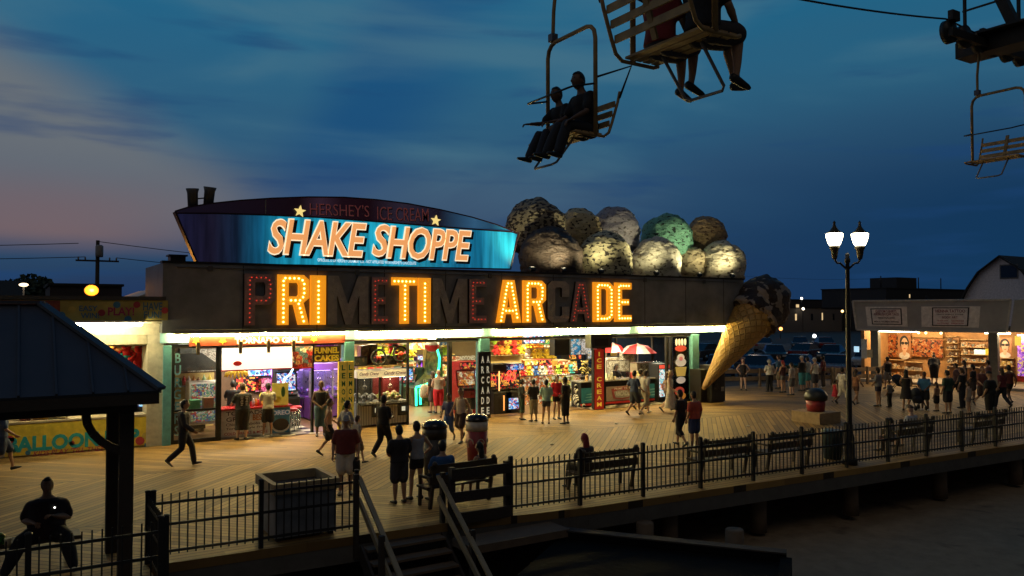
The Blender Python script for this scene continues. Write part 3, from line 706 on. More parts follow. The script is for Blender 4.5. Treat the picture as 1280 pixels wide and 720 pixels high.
wl('S', 464, 486, 281, 320.5, 281, 320.5); wl('HOPPE', 484, 589, 282.5, 323.5, 289, 326)
text('©PRODUCTS OF HERSHEY CREAMERY CO. - NOT AFFILIATED WITH HERSHEY\'S CHOCOLATE', EM('white_print', (.8, .95, 1), .8), ss, (XS(460, YB), YB - .03, ZS(460, 327, YB)), XS(522, YB) - XS(399, YB), .12, .006, .002)
VR = EM('red_tube_lettering', (.4, .1, .1), .14)
for s, a, b, yt, yb_ in (("HERSHEY'S", 387, 461, 254.5, 271), ('ICE CREAM', 471, 535, 259, 277)):
    c = WY((a + b) / 2, (yt + yb_) / 2, YB); wd = XS(b, YB) - XS(a, YB); hh = ZS(a, yt + .8, YB) - ZS(a, yb_ - .8, YB)
    rt = Matrix.Rotation(R(-1.5), 3, 'Y') @ FRONT
    text(s, M('steel_letter_return', (.12, .11, .13), .3, .5), ss, (c.x + .03, YB - .05, c.z - .02), wd, hh, .004, .03, rot=rt)
    text(s, VR, ss, (c.x, YB - .09, c.z), wd, hh, -.012, .01, rot=rt)
def star(px, py, r, mat):
    c = WY(px, py, YB); pts = [(c.x + r * (1 if i % 2 == 0 else .42) * math.sin(i * PI / 5 + .1), c.z + r * (1 if i % 2 == 0 else .42) * math.cos(i * PI / 5 + .1)) for i in range(10)]
    MB().prism(pts, lambda u, v, d: (u, d, v), YB - .12, YB - .05).build('star', mat, ss)
STAR = EM('pale_yellow_star', (1, .75, .25), .9)
star(374, 264.5, .21, STAR); star(543.5, 276, .21, STAR)
# horn speakers on the sign's shoulder
SPK = M('dusty_grey_plastic', (.1, .1, .1), .6)
for px, lab, tl in ((241, 'left one of the two grey horn loudspeakers on top of the blue sign', -4), (261, 'right one of the two grey horn loudspeakers on top of the blue sign', 3)):
    c = WY(px, 252 if px < 250 else 250, YB + .2); t = thing('loudspeaker', lab, 'speaker', tuple(c))
    hm = MB(); hm.lathe([(.07, -.32), (.16, -.3), (.17, .28), (.21, .42), (.19, .43), (.12, .2)], (0, 0, 0), 12); o = hm.build('horn', SPK); o.parent = t; o.rotation_euler = (R(10), R(tl), 0)
    o = MB().bar((0, 0, -.3), (0, 0, -.62), .05, .05).build('bracket', BLACK); o.parent = t
    if px < 250: o = MB().bar((.1, 0, .1), (.46, 0, .16), .04, .04).build('crossbar', BLACK); o.parent = t

# ------------------------------------------------------------------ giant scoops on the roof and the cone on the corner
def scoop_mat(name, base, chips=None, csz=5., amt=.45, stripes=None):
    def f(t, b):
        global nt, L
        nt, L = t, t.links
        tc = N('ShaderNodeTexCoord'); n = N('ShaderNodeTexNoise'); n.inputs['Scale'].default_value = 2.2; n.inputs['Detail'].default_value = 6; L.new(tc.outputs['Object'], n.inputs['Vector'])
        c = MIX(n.outputs['Fac'], tuple(v * .6 for v in base), tuple(min(.9, v * 1.25) for v in base))
        if chips:
            mp = N('ShaderNodeMapping'); mp.inputs['Scale'].default_value = (1, 1, 1.7); L.new(tc.outputs['Object'], mp.inputs[0])
            v = N('ShaderNodeTexNoise'); v.inputs['Scale'].default_value = csz; v.inputs['Detail'].default_value = 2; v.inputs['Roughness'].default_value = .4; L.new(mp.outputs[0], v.inputs['Vector'])
            c = MIX(SM(v.outputs['Fac'], 1 - amt, 1.03 - amt), c, chips)
        if stripes:
            wv = N('ShaderNodeTexWave', bands_direction='Z'); wv.inputs['Scale'].default_value = .8; wv.inputs['Distortion'].default_value = 7; wv.inputs['Detail'].default_value = 3; L.new(tc.outputs['Object'], wv.inputs['Vector'])
            c = MIX(SM(wv.outputs['Fac'], .7, .8), c, stripes)
        L.new(c, b.inputs['Base Color']); b.inputs['Roughness'].default_value = .6
        mp = N('ShaderNodeMapping'); mp.inputs['Scale'].default_value = (1, 1, 1.9); L.new(tc.outputs['Object'], mp.inputs[0])
        g = N('ShaderNodeTexNoise'); g.inputs['Scale'].default_value = 2.6; g.inputs['Detail'].default_value = 8; g.inputs['Roughness'].default_value = .62; g.inputs['Distortion'].default_value = .5; L.new(mp.outputs[0], g.inputs['Vector'])
        bp = N('ShaderNodeBump'); bp.inputs['Strength'].default_value = 1; bp.inputs['Distance'].default_value = .22; L.new(g.outputs['Fac'], bp.inputs['Height']); L.new(bp.outputs[0], b.inputs['Normal'])
    return nodemat(name, f)
def scoop_mesh(r, seed, mat, ruff=True):
    m = MB(); o = Vector((seed * 7.3, seed * 3.1, 0))
    def f(p):
        d = 1 + .09 * (noise.noise(p * 1.6 + o)) + .06 * noise.noise(Vector((p.x * 3.5, p.y * 3.5, p.z * 6)) + o) + .035 * noise.noise(p * 8 + o) + .02 * noise.noise(p * 16 + o)
        if ruff and -.75 < p.z < -.35:
            t = 1 - abs(p.z + .55) / .2; d += .13 * t * (1 + .9 * noise.noise(Vector((p.x * 4, p.y * 4, seed))))
        return p * d
    m.sph((0, 0, 0), r, 64, 48, f); return m.mesh('giant_scoop', mat)
SC = [(671, 287, 38, 30.2, 'cream_with_dark_chips', (.42, .36, .24), (.03, .02, .015), 'cream scoop thick with dark chips, tallest at the left of the rooftop heap'),
 (724, 289, 29, 31.0, 'yellowish_cream', (.62, .52, .3), (.04, .025, .015), 'yellowish cream scoop between the tall chip scoop and the lavender scoop'),
 (769, 290, 31, 30.4, 'lavender', (.42, .40, .46), (.14, .12, .12), 'lavender grey scoop on the top row left of the mint scoop'),
 (833, 299, 32, 30.2, 'mint', (.2, .5, .36), (.02, .05, .04), 'mint green scoop with dark chips on the top row'),
 (882, 297, 26, 30.0, 'tan', (.36, .25, .13), (.14, .08, .04), 'tan brown scoop on the top row at the right'),
 (688, 323, 40, 28.5, 'dark_chocolate', (.06, .04, .03), (.02, .012, .01), 'dark chocolate scoop at the lower left behind the blue sign'),
 (757, 323, 34, 28.4, 'cookie_cream', (.66, .6, .38), (.05, .04, .03), 'pale cream scoop with black flecks on the bottom row'),
 (820, 329, 32, 28.4, 'white_vanilla', (.72, .68, .55), (.2, .17, .1), 'white vanilla scoop on the bottom row under the mint scoop'),
 (864, 328, 20, 29.2, 'butter_cream', (.66, .56, .36), (.16, .12, .06), 'small butter coloured scoop wedged between two white ones'),
 (902, 331, 29, 28.4, 'pale_vanilla', (.7, .64, .48), (.2, .16, .09), 'pale vanilla scoop at the right end of the bottom row')]
for i, (px, py, rp_, Y, nm, c, ch, lab) in enumerate(SC):
    p = WY(px, py, Y); d = (p - CAM).dot(FW); r = rp_ * d / FPX
    mt = scoop_mat(nm + '_ice_cream', c, ch, 5.2 if ch else 5, .5 if nm in ('cream_with_dark_chips',) else (.44 if nm == 'cookie_cream' else .4))
    o = link('giant_scoop', scoop_mesh(r, i + 1, mt)); o.location = p; o.rotation_euler.z = i * 1.3; tag(o, lab, 'ice cream scoop', 'giant ice cream scoops on the roof')
# floodlights on the sign band that light the scoops
for px, lab in ((664, 'leftmost small floodlight at the right end of the blue sign'), (703, 'small floodlight under the dark chocolate scoop'), (750, 'small floodlight under the black flecked cream scoop'), (819, 'small floodlight under the white vanilla scoop'), (873, 'small floodlight under the butter coloured scoop'), (914, 'rightmost small floodlight on the sign band under the scoops')):
    x = XS(px, YF + .3); t = thing('floodlight', lab, 'floodlight', (x, YF + .25, ZT + .07), 0, 'floodlights on the sign band')
    MB().box((x, YF + .22, ZT + .2), (.22, .12, .16), rx=R(-35)).build('lamp_head', BLACK, t)
    MB().box((x, YF + .25, ZT + .1), (.05, .05, .08)).build('bracket', BLACK, t)
    s = light('scoop_floodlight', 'SPOT', (x, YF + .16, ZT + .3), 560, (1, .88, .5), spot=R(120), blend=1, soft=.12); aim(s, (x + .1, 28.9, 9.2))
# waffle cone
tip, bal = WY(879, 486, 25.55), WY(954, 377, 26.0); ax = (bal - tip).normalized(); ln = (bal - tip).length; rb = 33 * ((bal - CAM).dot(FW)) / FPX
gc = thing('giant_ice_cream_cone', 'giant golden waffle cone with a chocolate streaked scoop on the building corner', 'ice cream cone', tuple(tip))
def wf(t, b):
    global nt, L
    nt, L = t, t.links
    tc = N('ShaderNodeTexCoord'); sp = N('ShaderNodeSeparateXYZ'); L.new(tc.outputs['Object'], sp.inputs[0]); x, y, z = sp.outputs
    an = MATH('MULTIPLY', MATH('ARCTAN2', y, x), 14 / (2 * PI)); v = MATH('MULTIPLY', z, 2.3)
    a = MATH('ABSOLUTE', MATH('SUBTRACT', MATH('FRACT', MATH('ADD', an, v)), .5)); bb = MATH('ABSOLUTE', MATH('SUBTRACT', MATH('FRACT', MATH('SUBTRACT', an, v)), .5))
    g = MATH('MAXIMUM', SM(a, .36, .48), SM(bb, .36, .48))
    n = N('ShaderNodeTexNoise'); n.inputs['Scale'].default_value = 4; n.inputs['Detail'].default_value = 5; L.new(tc.outputs['Object'], n.inputs['Vector'])
    c = MIX(n.outputs['Fac'], (.34, .19, .045), (.62, .40, .11))
    L.new(c, b.inputs['Base Color']); b.inputs['Roughness'].default_value = .5
    bp = N('ShaderNodeBump'); bp.inputs['Strength'].default_value = 1; bp.inputs['Distance'].default_value = .12; L.new(g, bp.inputs['Height']); L.new(bp.outputs[0], b.inputs['Normal'])
WAF = nodemat('waffle', wf)
m = MB(); m.smooth = True; prof = []; rim = rb * .8
cl = ln - rb * 1.02
m.lathe([(.05, 0), (.09, .02)] + [(.09 + (rim - .09) * q / 24, cl * q / 24) for q in range(1, 25)] + [(rim * 1.04, cl + .03), (rim * .9, cl + .05)], (0, 0, 0), 48)
co = m.build('waffle_cone', WAF); co.parent = gc; q = Vector((0, 0, 1)).rotation_difference(ax); co.rotation_mode = 'QUATERNION'; co.rotation_quaternion = q
sm_ = scoop_mat('chocolate_ripple_ice_cream', (.34, .29, .24), (.03, .018, .014), 1.9, .56)
so_ = link('scoop', scoop_mesh(rb, 21, sm_)); so_.parent = gc; so_.location = bal - tip - ax * rb * .2; so_.scale = (1, 1, 1.24); so_.rotation_mode = 'QUATERNION'; so_.rotation_quaternion = q
# ================================================================== things in the open shopfronts
def screen(name, cols, es=1.6, sc=9., seed=0):
    if name in _mc: return _mc[name]
    def f(t, b):
        global nt, L
        nt, L = t, t.links
        tc = N('ShaderNodeTexCoord'); mp = N('ShaderNodeMapping'); mp.inputs['Location'].default_value = (seed, seed * 2, seed); L.new(tc.outputs['Object'], mp.inputs[0])
        v = N('ShaderNodeTexVoronoi', distance='CHEBYCHEV'); v.inputs['Scale'].default_value = sc * 1.35; L.new(mp.outputs[0], v.inputs['Vector']); sp = N('ShaderNodeSeparateColor'); L.new(v.outputs['Color'], sp.inputs[0])
        rp = N('ShaderNodeValToRGB'); rp.color_ramp.interpolation = 'CONSTANT'; L.new(sp.outputs[0], rp.inputs[0]); e = rp.color_ramp.elements
        e[0].color = (*cols[0], 1); e[1].position = 1 / len(cols); e[1].color = (*cols[1], 1)
        for i in range(2, len(cols)): q = e.new(i / len(cols)); q.color = (*cols[i], 1)
        n = N('ShaderNodeTexNoise'); n.inputs['Scale'].default_value = sc * 4; n.inputs['Detail'].default_value = 3; L.new(mp.outputs[0], n.inputs['Vector']); c = MIX(1., rp.outputs[0], MIX(SM(n.outputs['Fac'], .35, .65), (.35, .35, .35), (1.25, 1.25, 1.25)), 'MULTIPLY')
        L.new(c, b.inputs['Base Color'])
        if es: L.new(c, b.inputs['Emission Color']); b.inputs['Emission Strength'].default_value = es
        b.inputs['Roughness'].default_value = .3
    m = nodemat(name, f); m.cycles.emission_sampling = 'NONE'; _mc[name] = m; return m
def pat(name, cols, sc=9., seed=0): return screen(name, cols, 0, sc, seed)
SCR_P = screen('purple_game_screen', [(.35, .05, .8), (.1, .1, .7), (.7, .2, .8), (.05, .3, .7), (.02, .01, .05), (.3, .02, .4)], 1.1, 8)
SCR_B = screen('blue_game_screen', [(.05, .25, .8), (.3, .6, .9), (.02, .03, .15), (.6, .6, .7), (.4, .1, .2)], 1.1, 10, 3)
SCR_R = screen('red_game_screen', [(.7, .05, .04), (.02, .01, .01), (.6, .3, .05), (.02, .01, .02)], 1.3, 9, 5)
SCR_Y = screen('yellow_game_screen', [(.8, .55, .1), (.5, .6, .1), (.15, .1, .02), (.7, .3, .05), (.85, .8, .5)], 1.0, 9, 8)
SCR_O = screen('orange_game_screen', [(.8, .3, .05), (.8, .6, .3), (.5, .1, .03), (.9, .75, .5), (.3, .12, .04)], .8, 7, 2)
PUR = EM('purple_neon', (.45, .1, 1), 6.5); CYN = EM('cyan_neon', (.1, .8, .9), 5); GRN = EM('green_neon', (.02, .8, .36), 4); MAG = EM('magenta_neon', (1, .1, .5), 5)
def game(px, Y, w, d, h, body, scr, marq, label, rz=0, group=None, cat='arcade game', base=None):
    x = XS(px, Y); t = thing('arcade_cabinet', label, cat, (0, 0, 0), 0, group)
    pr = [(-d / 2, 0), (-d / 2, h * .42), (-d / 2 + .02, h * .45), (-d * .12, h * .52), (d * .02, h * .83), (-d / 2 + .06, h * .86), (-d / 2 + .06, h), (d / 2, h), (d / 2, 0)]
    MB().prism(pr, lambda u, v, q: (q, u, v), -w / 2, w / 2).build('body', body, t)
    A = Vector((0, -d * .12, h * .52)); B = Vector((0, d * .02, h * .83)); n = Vector((0, -(B.z - A.z), (B.y - A.y))).normalized()
    MB().bar(A + (B - A) * .07 + n * .008, A + (B - A) * .93 + n * .008, w * .84, .012, n).build('screen', scr, t)
    MB().box((0, -d / 2 + .055, h * .93), (w * .94, .012, h * .11)).build('marquee', marq, t)
    m = MB(); m.box((0, -d * .29, h * .5), (w * .9, d * .34, .03), rx=R(12)); m.build('control_panel', BLACK, t)
    m = MB()
    for k in range(3): m.sph((-w * .25 + k * w * .22, -d * .36, h * .5 + .03), .035, 8, 5)
    m.build('button', RED, t)
    MB().box((0, -d / 2 - .006, h * .2), (w * .5, .012, h * .22)).build('coin_door', base or DARKMETAL, t)
    t.location = (x, Y, .015); t.rotation_euler.z = rz; return t
# --- crane machines
CANDY = pat('wrapped_candy', [(.7, .6, .1), (.5, .6, .15), (.6, .15, .1), (.7, .65, .5), (.25, .45, .15)], 16)
def stripes(name, a, b_, sc):
    def f(t, b):
        global nt, L
        nt, L = t, t.links
        tc = N('ShaderNodeTexCoord'); sp = N('ShaderNodeSeparateXYZ'); L.new(tc.outputs['Object'], sp.inputs[0]); k = MATH('GREATER_THAN', MATH('FRACT', MATH('MULTIPLY', sp.outputs[0], sc)), .55)
        L.new(MIX(k, a, b_), b.inputs['Base Color']); b.inputs['Roughness'].default_value = .45
    return nodemat(name, f)
STR = stripes('pinstriped_panel', (.55, .54, .5), (.12, .12, .12), 16)
def crane(px, Y, w, label, body, head, s, group, pile=CANDY, base=STR, h=2.02, glow=(1, .85, .5), ge=8):
    x = XS(px, Y); d = .85; t = thing('crane_machine', label, 'crane game', (0, 0, 0), 0, group)
    MB().bb(-w / 2, w / 2, -d / 2, d / 2, .06, .88).build('base', base, t, .01)
    m = MB()
    for sx in (-1, 1):
        for sy in (-1, 1): m.bb(sx * w / 2 - sx * .06, sx * w / 2, sy * d / 2 - sy * .06, sy * d / 2, .88, h - .26)
    m.bb(-w / 2 + .06, w / 2 - .06, d / 2 - .03, d / 2 - .01, .88, h - .26); m.build('frame', body, t)
    hd = MB().bb(-w / 2 - .01, w / 2 + .01, -d / 2 - .02, d / 2, h - .26, h).build('header', head, t, .01)
    if s: text(s, M('maroon_script', (.15, .04, .03), .5), hd, (0, -d / 2 - .024, h - .13), w * .8, .15, .004, .002, .35)
    MB().bb(-w / 2 + .1, w / 2 - .1, -d / 2 + .1, d / 2 - .1, h - .275, h - .262).build('lamp_strip', EM('crane_lamp', glow, ge), t)
    MB().bb(-w / 2 + .06, w / 2 - .06, -d / 2 + .004, -d / 2 + .012, .9, h - .27).build('glass_front', GLASS, t)
    m = MB(); rn = random.Random(int(px)); 
    for k in range(34): m.sph((rn.uniform(-w / 2 + .12, w / 2 - .12), rn.uniform(-d / 2 + .12, d / 2 - .1), .92 + rn.uniform(0, .2)), rn.uniform(.06, .1), 7, 5)
    tag(m.build('prize_heap', pile, t), kind='stuff')
    c = MB(); c.bb(-.2, .2, -.03, .03, h - .34, h - .29); c.tube([(0, 0, h - .3), (0, 0, h - .55)], .015, 6)
    for a in range(3): c.tube([(0, 0, h - .55), (.1 * math.cos(a * 2.1), .1 * math.sin(a * 2.1), h - .63), (.05 * math.cos(a * 2.1), .05 * math.sin(a * 2.1), h - .72)], .012, 5)
    c.build('claw', CHROME, t)
    p = MB().bb(w * .12, w * .44, -d / 2 - .05, -d / 2, .34, .8).build('coin_panel', BLACK, t); MB().bb(w * .24, w * .37, -d / 2 - .056, -d / 2 - .05, .5, .66).build('coin_light', EM('coin_light', (.9, .9, .7), .5), p)
    MB().box((-w * .16, -d / 2 - .12, .82), (w * .5, .28, .05), rx=R(8)).build('control_shelf', BLACK, t)
    m = MB()
    for sx in (-1, 1): m.bb(sx * w * .42 - .04, sx * w * .42 + .04, -d / 2 + .05, d / 2 - .05, 0, .06)
    m.build('foot', BLACK, t)
    t.location = (x, Y, .012); return t
HB = M('cream_header', (.62, .56, .42), .5, em=(1, .85, .55), es=.25)
crane(456, 27.5, .92, 'candy crane machine with a dark glass box beside the yellow pillar', BLACK, HB, 'Candy Crane', 'candy crane machines', pat('grey_candy', [(.3, .3, .28), (.5, .5, .45), (.1, .1, .1)], 14), ge=2.5)
crane(488, 27.5, 1.08, 'candy crane machine heaped with yellow and green sweets', M('dark_red_frame', (.12, .01, .012), .4), HB, 'Candy Crane', 'candy crane machines', ge=11)
PB = M('violet_panel', (.16, .06, .3), .4)
for px, Y, lab in ((372, 30.9, 'purple lit crane machine farthest left behind the bar stools'), (398, 30.2, 'purple lit crane machine behind the man in the black tank top'), (415, 30.6, 'purple lit crane machine right of the man in the black tank top'), (424, 32.2, 'purple lit crane machine half hidden by the yellow pillar')):
    crane(px, Y, .95, lab, M('silver_frame', (.35, .32, .4), .3, .6), PB, None, 'purple crane machines', pat('purple_toys', [(.3, .1, .5), (.5, .2, .5), (.1, .15, .5), (.6, .5, .6)], 12), base=PB, h=2.15, glow=(.55, .35, 1), ge=10)
light('purple_game_glow', 'POINT', (XS(402, 29.3), 29.2, 2.2), 22, (.5, .2, 1), soft=.3)
# --- grill counter
gx0, gx1, gy = XS(277, 27.1), XS(364, 27.1), 27.12
gc_ = thing('grill_counter', 'grill counter with a red top and a white lettered front', 'counter', (gx0, gy, 0))
MB().bb(gx0, gx1, gy, gy + .6, .02, .93).build('front', M('counter_white', (.6, .58, .52), .5), gc_)
MB().bb(gx0 - .03, gx1 + .06, gy - .08, gy + .7, .93, .98).build('countertop', M('red_laminate', (.5, .03, .03), .25), gc_)
MB().bb(gx1 - .65, gx1 + .02, gy + .7, 29.4, .93, .98).build('countertop', M('red_laminate', (.5, .03, .03), .25), gc_)
MB().bb(gx1 - .6, gx1, gy + .6, 29.3, .02, .93).build('return', M('counter_white', (.6, .58, .52), .5), gc_)
xm = XS(340, gy)
wb = MB().bb(gx0 + .02, xm - .02, gy - .02, gy, .06, .9).build('menu_board', M('white_sign_board', (.82, .8, .76), .5), gc_)
INK = M('dark_brown_print', (.05, .03, .03), .5); RINK = M('red_print', (.45, .03, .03), .5)
def tx(s, mt, par, c, w_, h_, b=.008, rot=FRONT, sh=0): return text(s, mt, par, c, w_, h_, b, .0015, sh, rot)
cxm = (gx0 + xm) / 2
tx('TORNADO', INK, wb, (cxm, gy - .023, .81), 1.3, .13); tx('GRILL', INK, wb, (cxm - .3, gy - .023, .62), .68, .14); tx('BEST', M('orange_print', (.6, .2, .02), .5), wb, (cxm + .42, gy - .023, .64), .42, .2, .03)
tx('Chicken Kabobs', INK, wb, (cxm - .1, gy - .023, .45), 1.1, .09); tx('Tornado Style Fries', INK, wb, (cxm, gy - .023, .31), 1.3, .09); tx('COLD DRINKS & MORE', RINK, wb, (cxm, gy - .023, .15), 1.4, .09)
cb_ = MB().bb(xm + .0, gx1 - .02, gy - .02, gy, .06, .9).build('cookie_board', M('blue_sign_board', (.05, .22, .42), .45), gc_)
xc = (xm + gx1) / 2
tx('OREO', EM('white_print_lit', (.9, .9, .9), .1), cb_, (xc, gy - .023, .74), .62, .16, .03)
ck = MB(); ck.smooth = True
m = MB(); m.prism([(xc + .27 * math.cos(a * PI / 12), .34 + .2 * math.sin(a * PI / 12)) for a in range(24)], lambda u, v, d: (u, d, v), gy - .032, gy - .021); m.build('cookie_print', M('cookie_dark', (.02, .015, .015), .6), cb_)
m = MB(); m.prism([(xc + .29 * math.cos(a * PI / 12), .27 + .2 * math.sin(a * PI / 12)) for a in range(24)], lambda u, v, d: (u, d, v), gy - .029, gy - .0205); m.build('cookie_print', M('cookie_cream', (.75, .72, .65), .6), cb_)
# banner on the valance
bx0, bx1 = XS(237, 26.72), XS(432, 26.72)
bn = thing('shop_banner', 'orange red banner with white capitals under the sign band at the left', 'banner', ((bx0 + bx1) / 2, 26.7, 3.2))
MB().bb(bx0, bx1, 26.735, 26.75, 3.06, 3.4).build('panel', M('orange_red_vinyl', (.16, .03, .014), .5), bn)
tx('TORNADO GRILL', M('white_vinyl_print', (.8, .78, .72), .5), bn, (XS(338, 26.72), 26.732, 3.21), XS(381, 26.7) - XS(295, 26.7), .2, .03)
for px in (246, 279, 393): MB().prism([(XS(px, 26.7) + .13 * math.cos(a * PI / 5 + .3) * (1 if a % 2 else .45), 3.22 + .12 * math.sin(a * PI / 5 + .3) * (1 if a % 2 else .45)) for a in range(10)], lambda u, v, d: (u, d, v), 26.725, 26.735).build('star_print', YEL, bn)
for px, nm in ((248, 'first'), (301, 'second'), (336, 'third'), (367, 'fourth')):
    x = XS(px, 26.6); o = MB().prism([(-.05, -.2), (.05, -.2), (.06, .2), (-.06, .2)], lambda u, v, d: (u, d, v), -.012, .012).build('hanging_tag', pat('beige_tag', [(.5, .4, .22), (.62, .52, .32), (.35, .25, .12)], 22)); o.location = (x, 26.58, 3.0)
    tag(o, nm + ' from the left of four beige tags hanging below the orange banner', 'tag', 'hanging tags')
# lit menu box over the grill
mx0, mx1, mz0, mz1 = XS(278, 26.86), XS(390, 26.86), 2.27, 2.97
t = thing('menu_lightbox', 'long blank white lightbox hanging over the grill counter', 'lightbox', ((mx0 + mx1) / 2, 26.8, 2.6))
MB().bb(mx0, XS(364.5, 26.86), 26.75, 26.85, mz0, mz1).build('lit_face', EM('white_lightbox', (1, .96, .86), .95), t)
pp = MB().bb(XS(365, 26.86), mx1, 26.76, 26.85, mz0, mz1 - .0).build('picture_panel', pat('food_picture', [(.5, .05, .04), (.65, .6, .5), (.25, .04, .03), (.12, .2, .25), (.55, .3, .15)], 5, 4), t)
m = MB(); m.bb(mx0 - .02, mx1 + .02, 26.74, 26.86, mz0 - .04, mz0); m.build('frame', RED, t)
m = MB(); m.prism([(XS(297, 26.8) + .14 * math.cos(a * PI / 8), mz0 + .2 + .08 * math.sin(a * PI / 8)) for a in range(16)], lambda u, v, d: (u, d, v), 26.735, 26.749); m.build('badge', RED, t)
# items on and round the grill counter
def bottle(x, y, z, mt, label, h=.22, r=.04, group='bottles on the grill counter'):
    m = MB(); m.lathe([(r, 0), (r, h * .6), (r * .4, h * .8), (r * .35, h), (0.001, h)], seg=10); o = m.build('squeeze_bottle', mt); o.location = (x, y, z); tag(o, label, 'bottle', group)
rn = random.Random(3)
for i, (px, c, cn) in enumerate(((306, (.6, .55, .4), 'cream'), (310, (.7, .7, .68), 'white'), (314, (.5, .02, .02), 'red'), (318, (.7, .7, .68), 'second white'), (321, (.6, .3, .02), 'orange'), (324, (.55, .02, .02), 'second red'), (330, (.65, .5, .03), 'yellow'))):
    bottle(XS(px, 27.4), 27.4, .98, M('bottle_' + cn.split()[-1], c, .3), cn + ' sauce bottle standing on the grill counter between the two customers', rn.uniform(.2, .3), .05)
for px, h_, cn, lab in ((331, .42, (.7, .6, .05), 'tall yellow lemonade jar on the grill counter'), (300, .3, (.25, .25, .25), 'steel napkin box on the grill counter')):
    m = MB(); m.lathe([(.14, 0), (.16, h_ * .1), (.16, h_ * .8), (.12, h_ * .85), (.12, h_ * .95), (.03, h_)], seg=14); o = m.build('drink_jar', M('jar_' + lab.split()[1], cn, .25)); o.location = (XS(px, 27.65), 27.65, .98); tag(o, lab, 'jar')
t = thing('lemon_poster', 'yellow poster of a lemon and leaf standing on the grill counter', 'poster', (XS(351, 27.3), 27.3, .98)); x = XS(351, 27.3)
MB().bb(x - .28, x + .28, 27.29, 27.31, .98, 1.72).build('board', M('lemon_yellow_board', (.72, .58, .08), .4, em=(1, .8, .1), es=.12), t)
m = MB(); m.sph((x - .1, 27.285, 1.18), (.13, .012, .12), 14, 8); m.build('lemon_print', M('lemon_print', (.8, .66, .05), .5), t)
m = MB(); m.sph((x + .1, 27.285, 1.42), (.07, .01, .18), 12, 8); m.build('leaf_print', M('leaf_print', (.05, .16, .03), .5), t)
t = thing('banana_cluster', 'cluster of yellow bananas hanging over the grill counter', 'bananas', (XS(296, 27.6), 27.6, 2.1)); x = XS(296, 27.6)
for k in range(8):
    a = -1.2 + k * .34; MB().tube([(x + .1 * math.sin(a), 27.6, 2.2), (x + .35 * math.sin(a), 27.55, 2.1), (x + .42 * math.sin(a), 27.52, 1.9 + .1 * abs(math.sin(a)))], [.02, .055, .02], 7).build('banana', YEL, t)
MB().tube([(x, 27.6, 2.18), (x, 27.6, 3.3)], .012, 5).build('cord', BLACK, t)
fr = thing('drinks_fridge', 'glass door drinks fridge with coloured cans behind the left window', 'fridge', (XS(253, 29), 29, 0)); x = XS(254, 29.2)
MB().bb(x - .5, x + .5, 28.8, 29.5, .3, 1.75).build('cabinet', WHITE, fr); MB().bb(x - .44, x + .44, 28.78, 28.8, .4, 1.68).build('lit_shelves', screen('cans_on_shelves', [(.1, .3, .2), (.5, .5, .45), (.4, .06, .05), (.05, .12, .3), (.3, .4, .2)], .25, 13, 4), fr)
t = thing('prep_table', 'steel prep table behind the left window', 'table', (XS(238, 28), 28, 0)); x = XS(243, 28.2)
MB().bb(x - 1.1, x + .9, 27.9, 28.5, .86, .9).build('tabletop', CHROME, t)
for sx in (-1.05, .85):
    for y in (27.95, 28.45): MB().bb(x + sx - .03, x + sx + .03, y - .03, y + .03, .018, .86).build('leg', CHROME, t)
for k, (cn, cc) in enumerate((('red', (.4, .04, .03)), ('white', (.6, .6, .55)), ('green', (.06, .25, .1)), ('brown', (.25, .12, .05)))):
    o = MB().bb(-.16, .16, -.14, .14, 0, .22 + .05 * k).build('food_box', M(cn + '_carton', cc, .6)); o.location = (x - .8 + k * .42, 28.2, .9); tag(o, cn + ' carton on the steel prep table behind the left window', 'carton', 'cartons on the prep table')
# stools
def stool():
    t = thing('bar_stool', 'x', 'stool'); m = MB(); m.lathe([(.17, .72), (.2, .75), (.2, .79), (.16, .82), (.001, .82)], seg=16); m.build('seat', M('red_vinyl', (.5, .02, .02), .3), t)
    for k in range(4):
        a = PI / 4 + k * PI / 2; MB().tube([(.13 * math.cos(a), .13 * math.sin(a), .73), (.2 * math.cos(a), .2 * math.sin(a), 0)], .014, 6).build('leg', CHROME, t)
    m = MB(); m.tube([(.17 * math.cos(k * PI / 8), .17 * math.sin(k * PI / 8), .3) for k in range(17)], .01, 5, False); m.build('foot_ring', CHROME, t); return t
s0 = stool(); s0.location = (XS(366, 27.35), 27.35, .018); tag(s0, 'red topped chrome bar stool nearest the cookie sign', None, 'bar stools at the grill')
dup(s0, (XS(371, 27.9), 27.9, .018), 0, 'red topped chrome bar stool just behind the nearest one', 'bar stools at the grill')
# neon black figure-of-eight game behind the stools
game(358, 29.0, .8, .8, 2.35, BLACK, SCR_B, BLACK, 'tall black game cabinet behind the bar stools', group='dark game cabinets')
t = thing('neon_tube_sign', 'curved pale blue neon tube on the black cabinet behind the stools', 'neon sign', (XS(358, 28.5), 28.5, 1.2)); xq = XS(366, 28.5)
MB().tube([(xq + .0, 28.5, 2.35), (xq + .02, 28.5, 2.1), (xq - .08, 28.5, 1.9), (xq - .28, 28.5, 1.75), (xq - .34, 28.5, 1.55), (xq - .25, 28.5, 1.35)], .035, 8).build('tube', EM('pale_blue_neon', (.5, .85, 1), 3), t)
t = thing('neon_tube_sign', 'wavy purple neon tube on the wall behind the grill', 'neon sign', (XS(342, 30), 30, 1.6)); xq = XS(342, 30.3)
MB().tube([(xq + .05 * math.sin(k * 1.1), 30.3, 1.2 + k * .16) for k in range(9)], .04, 8).build('tube', EM('violet_neon', (.6, .2, 1), 5.5), t)
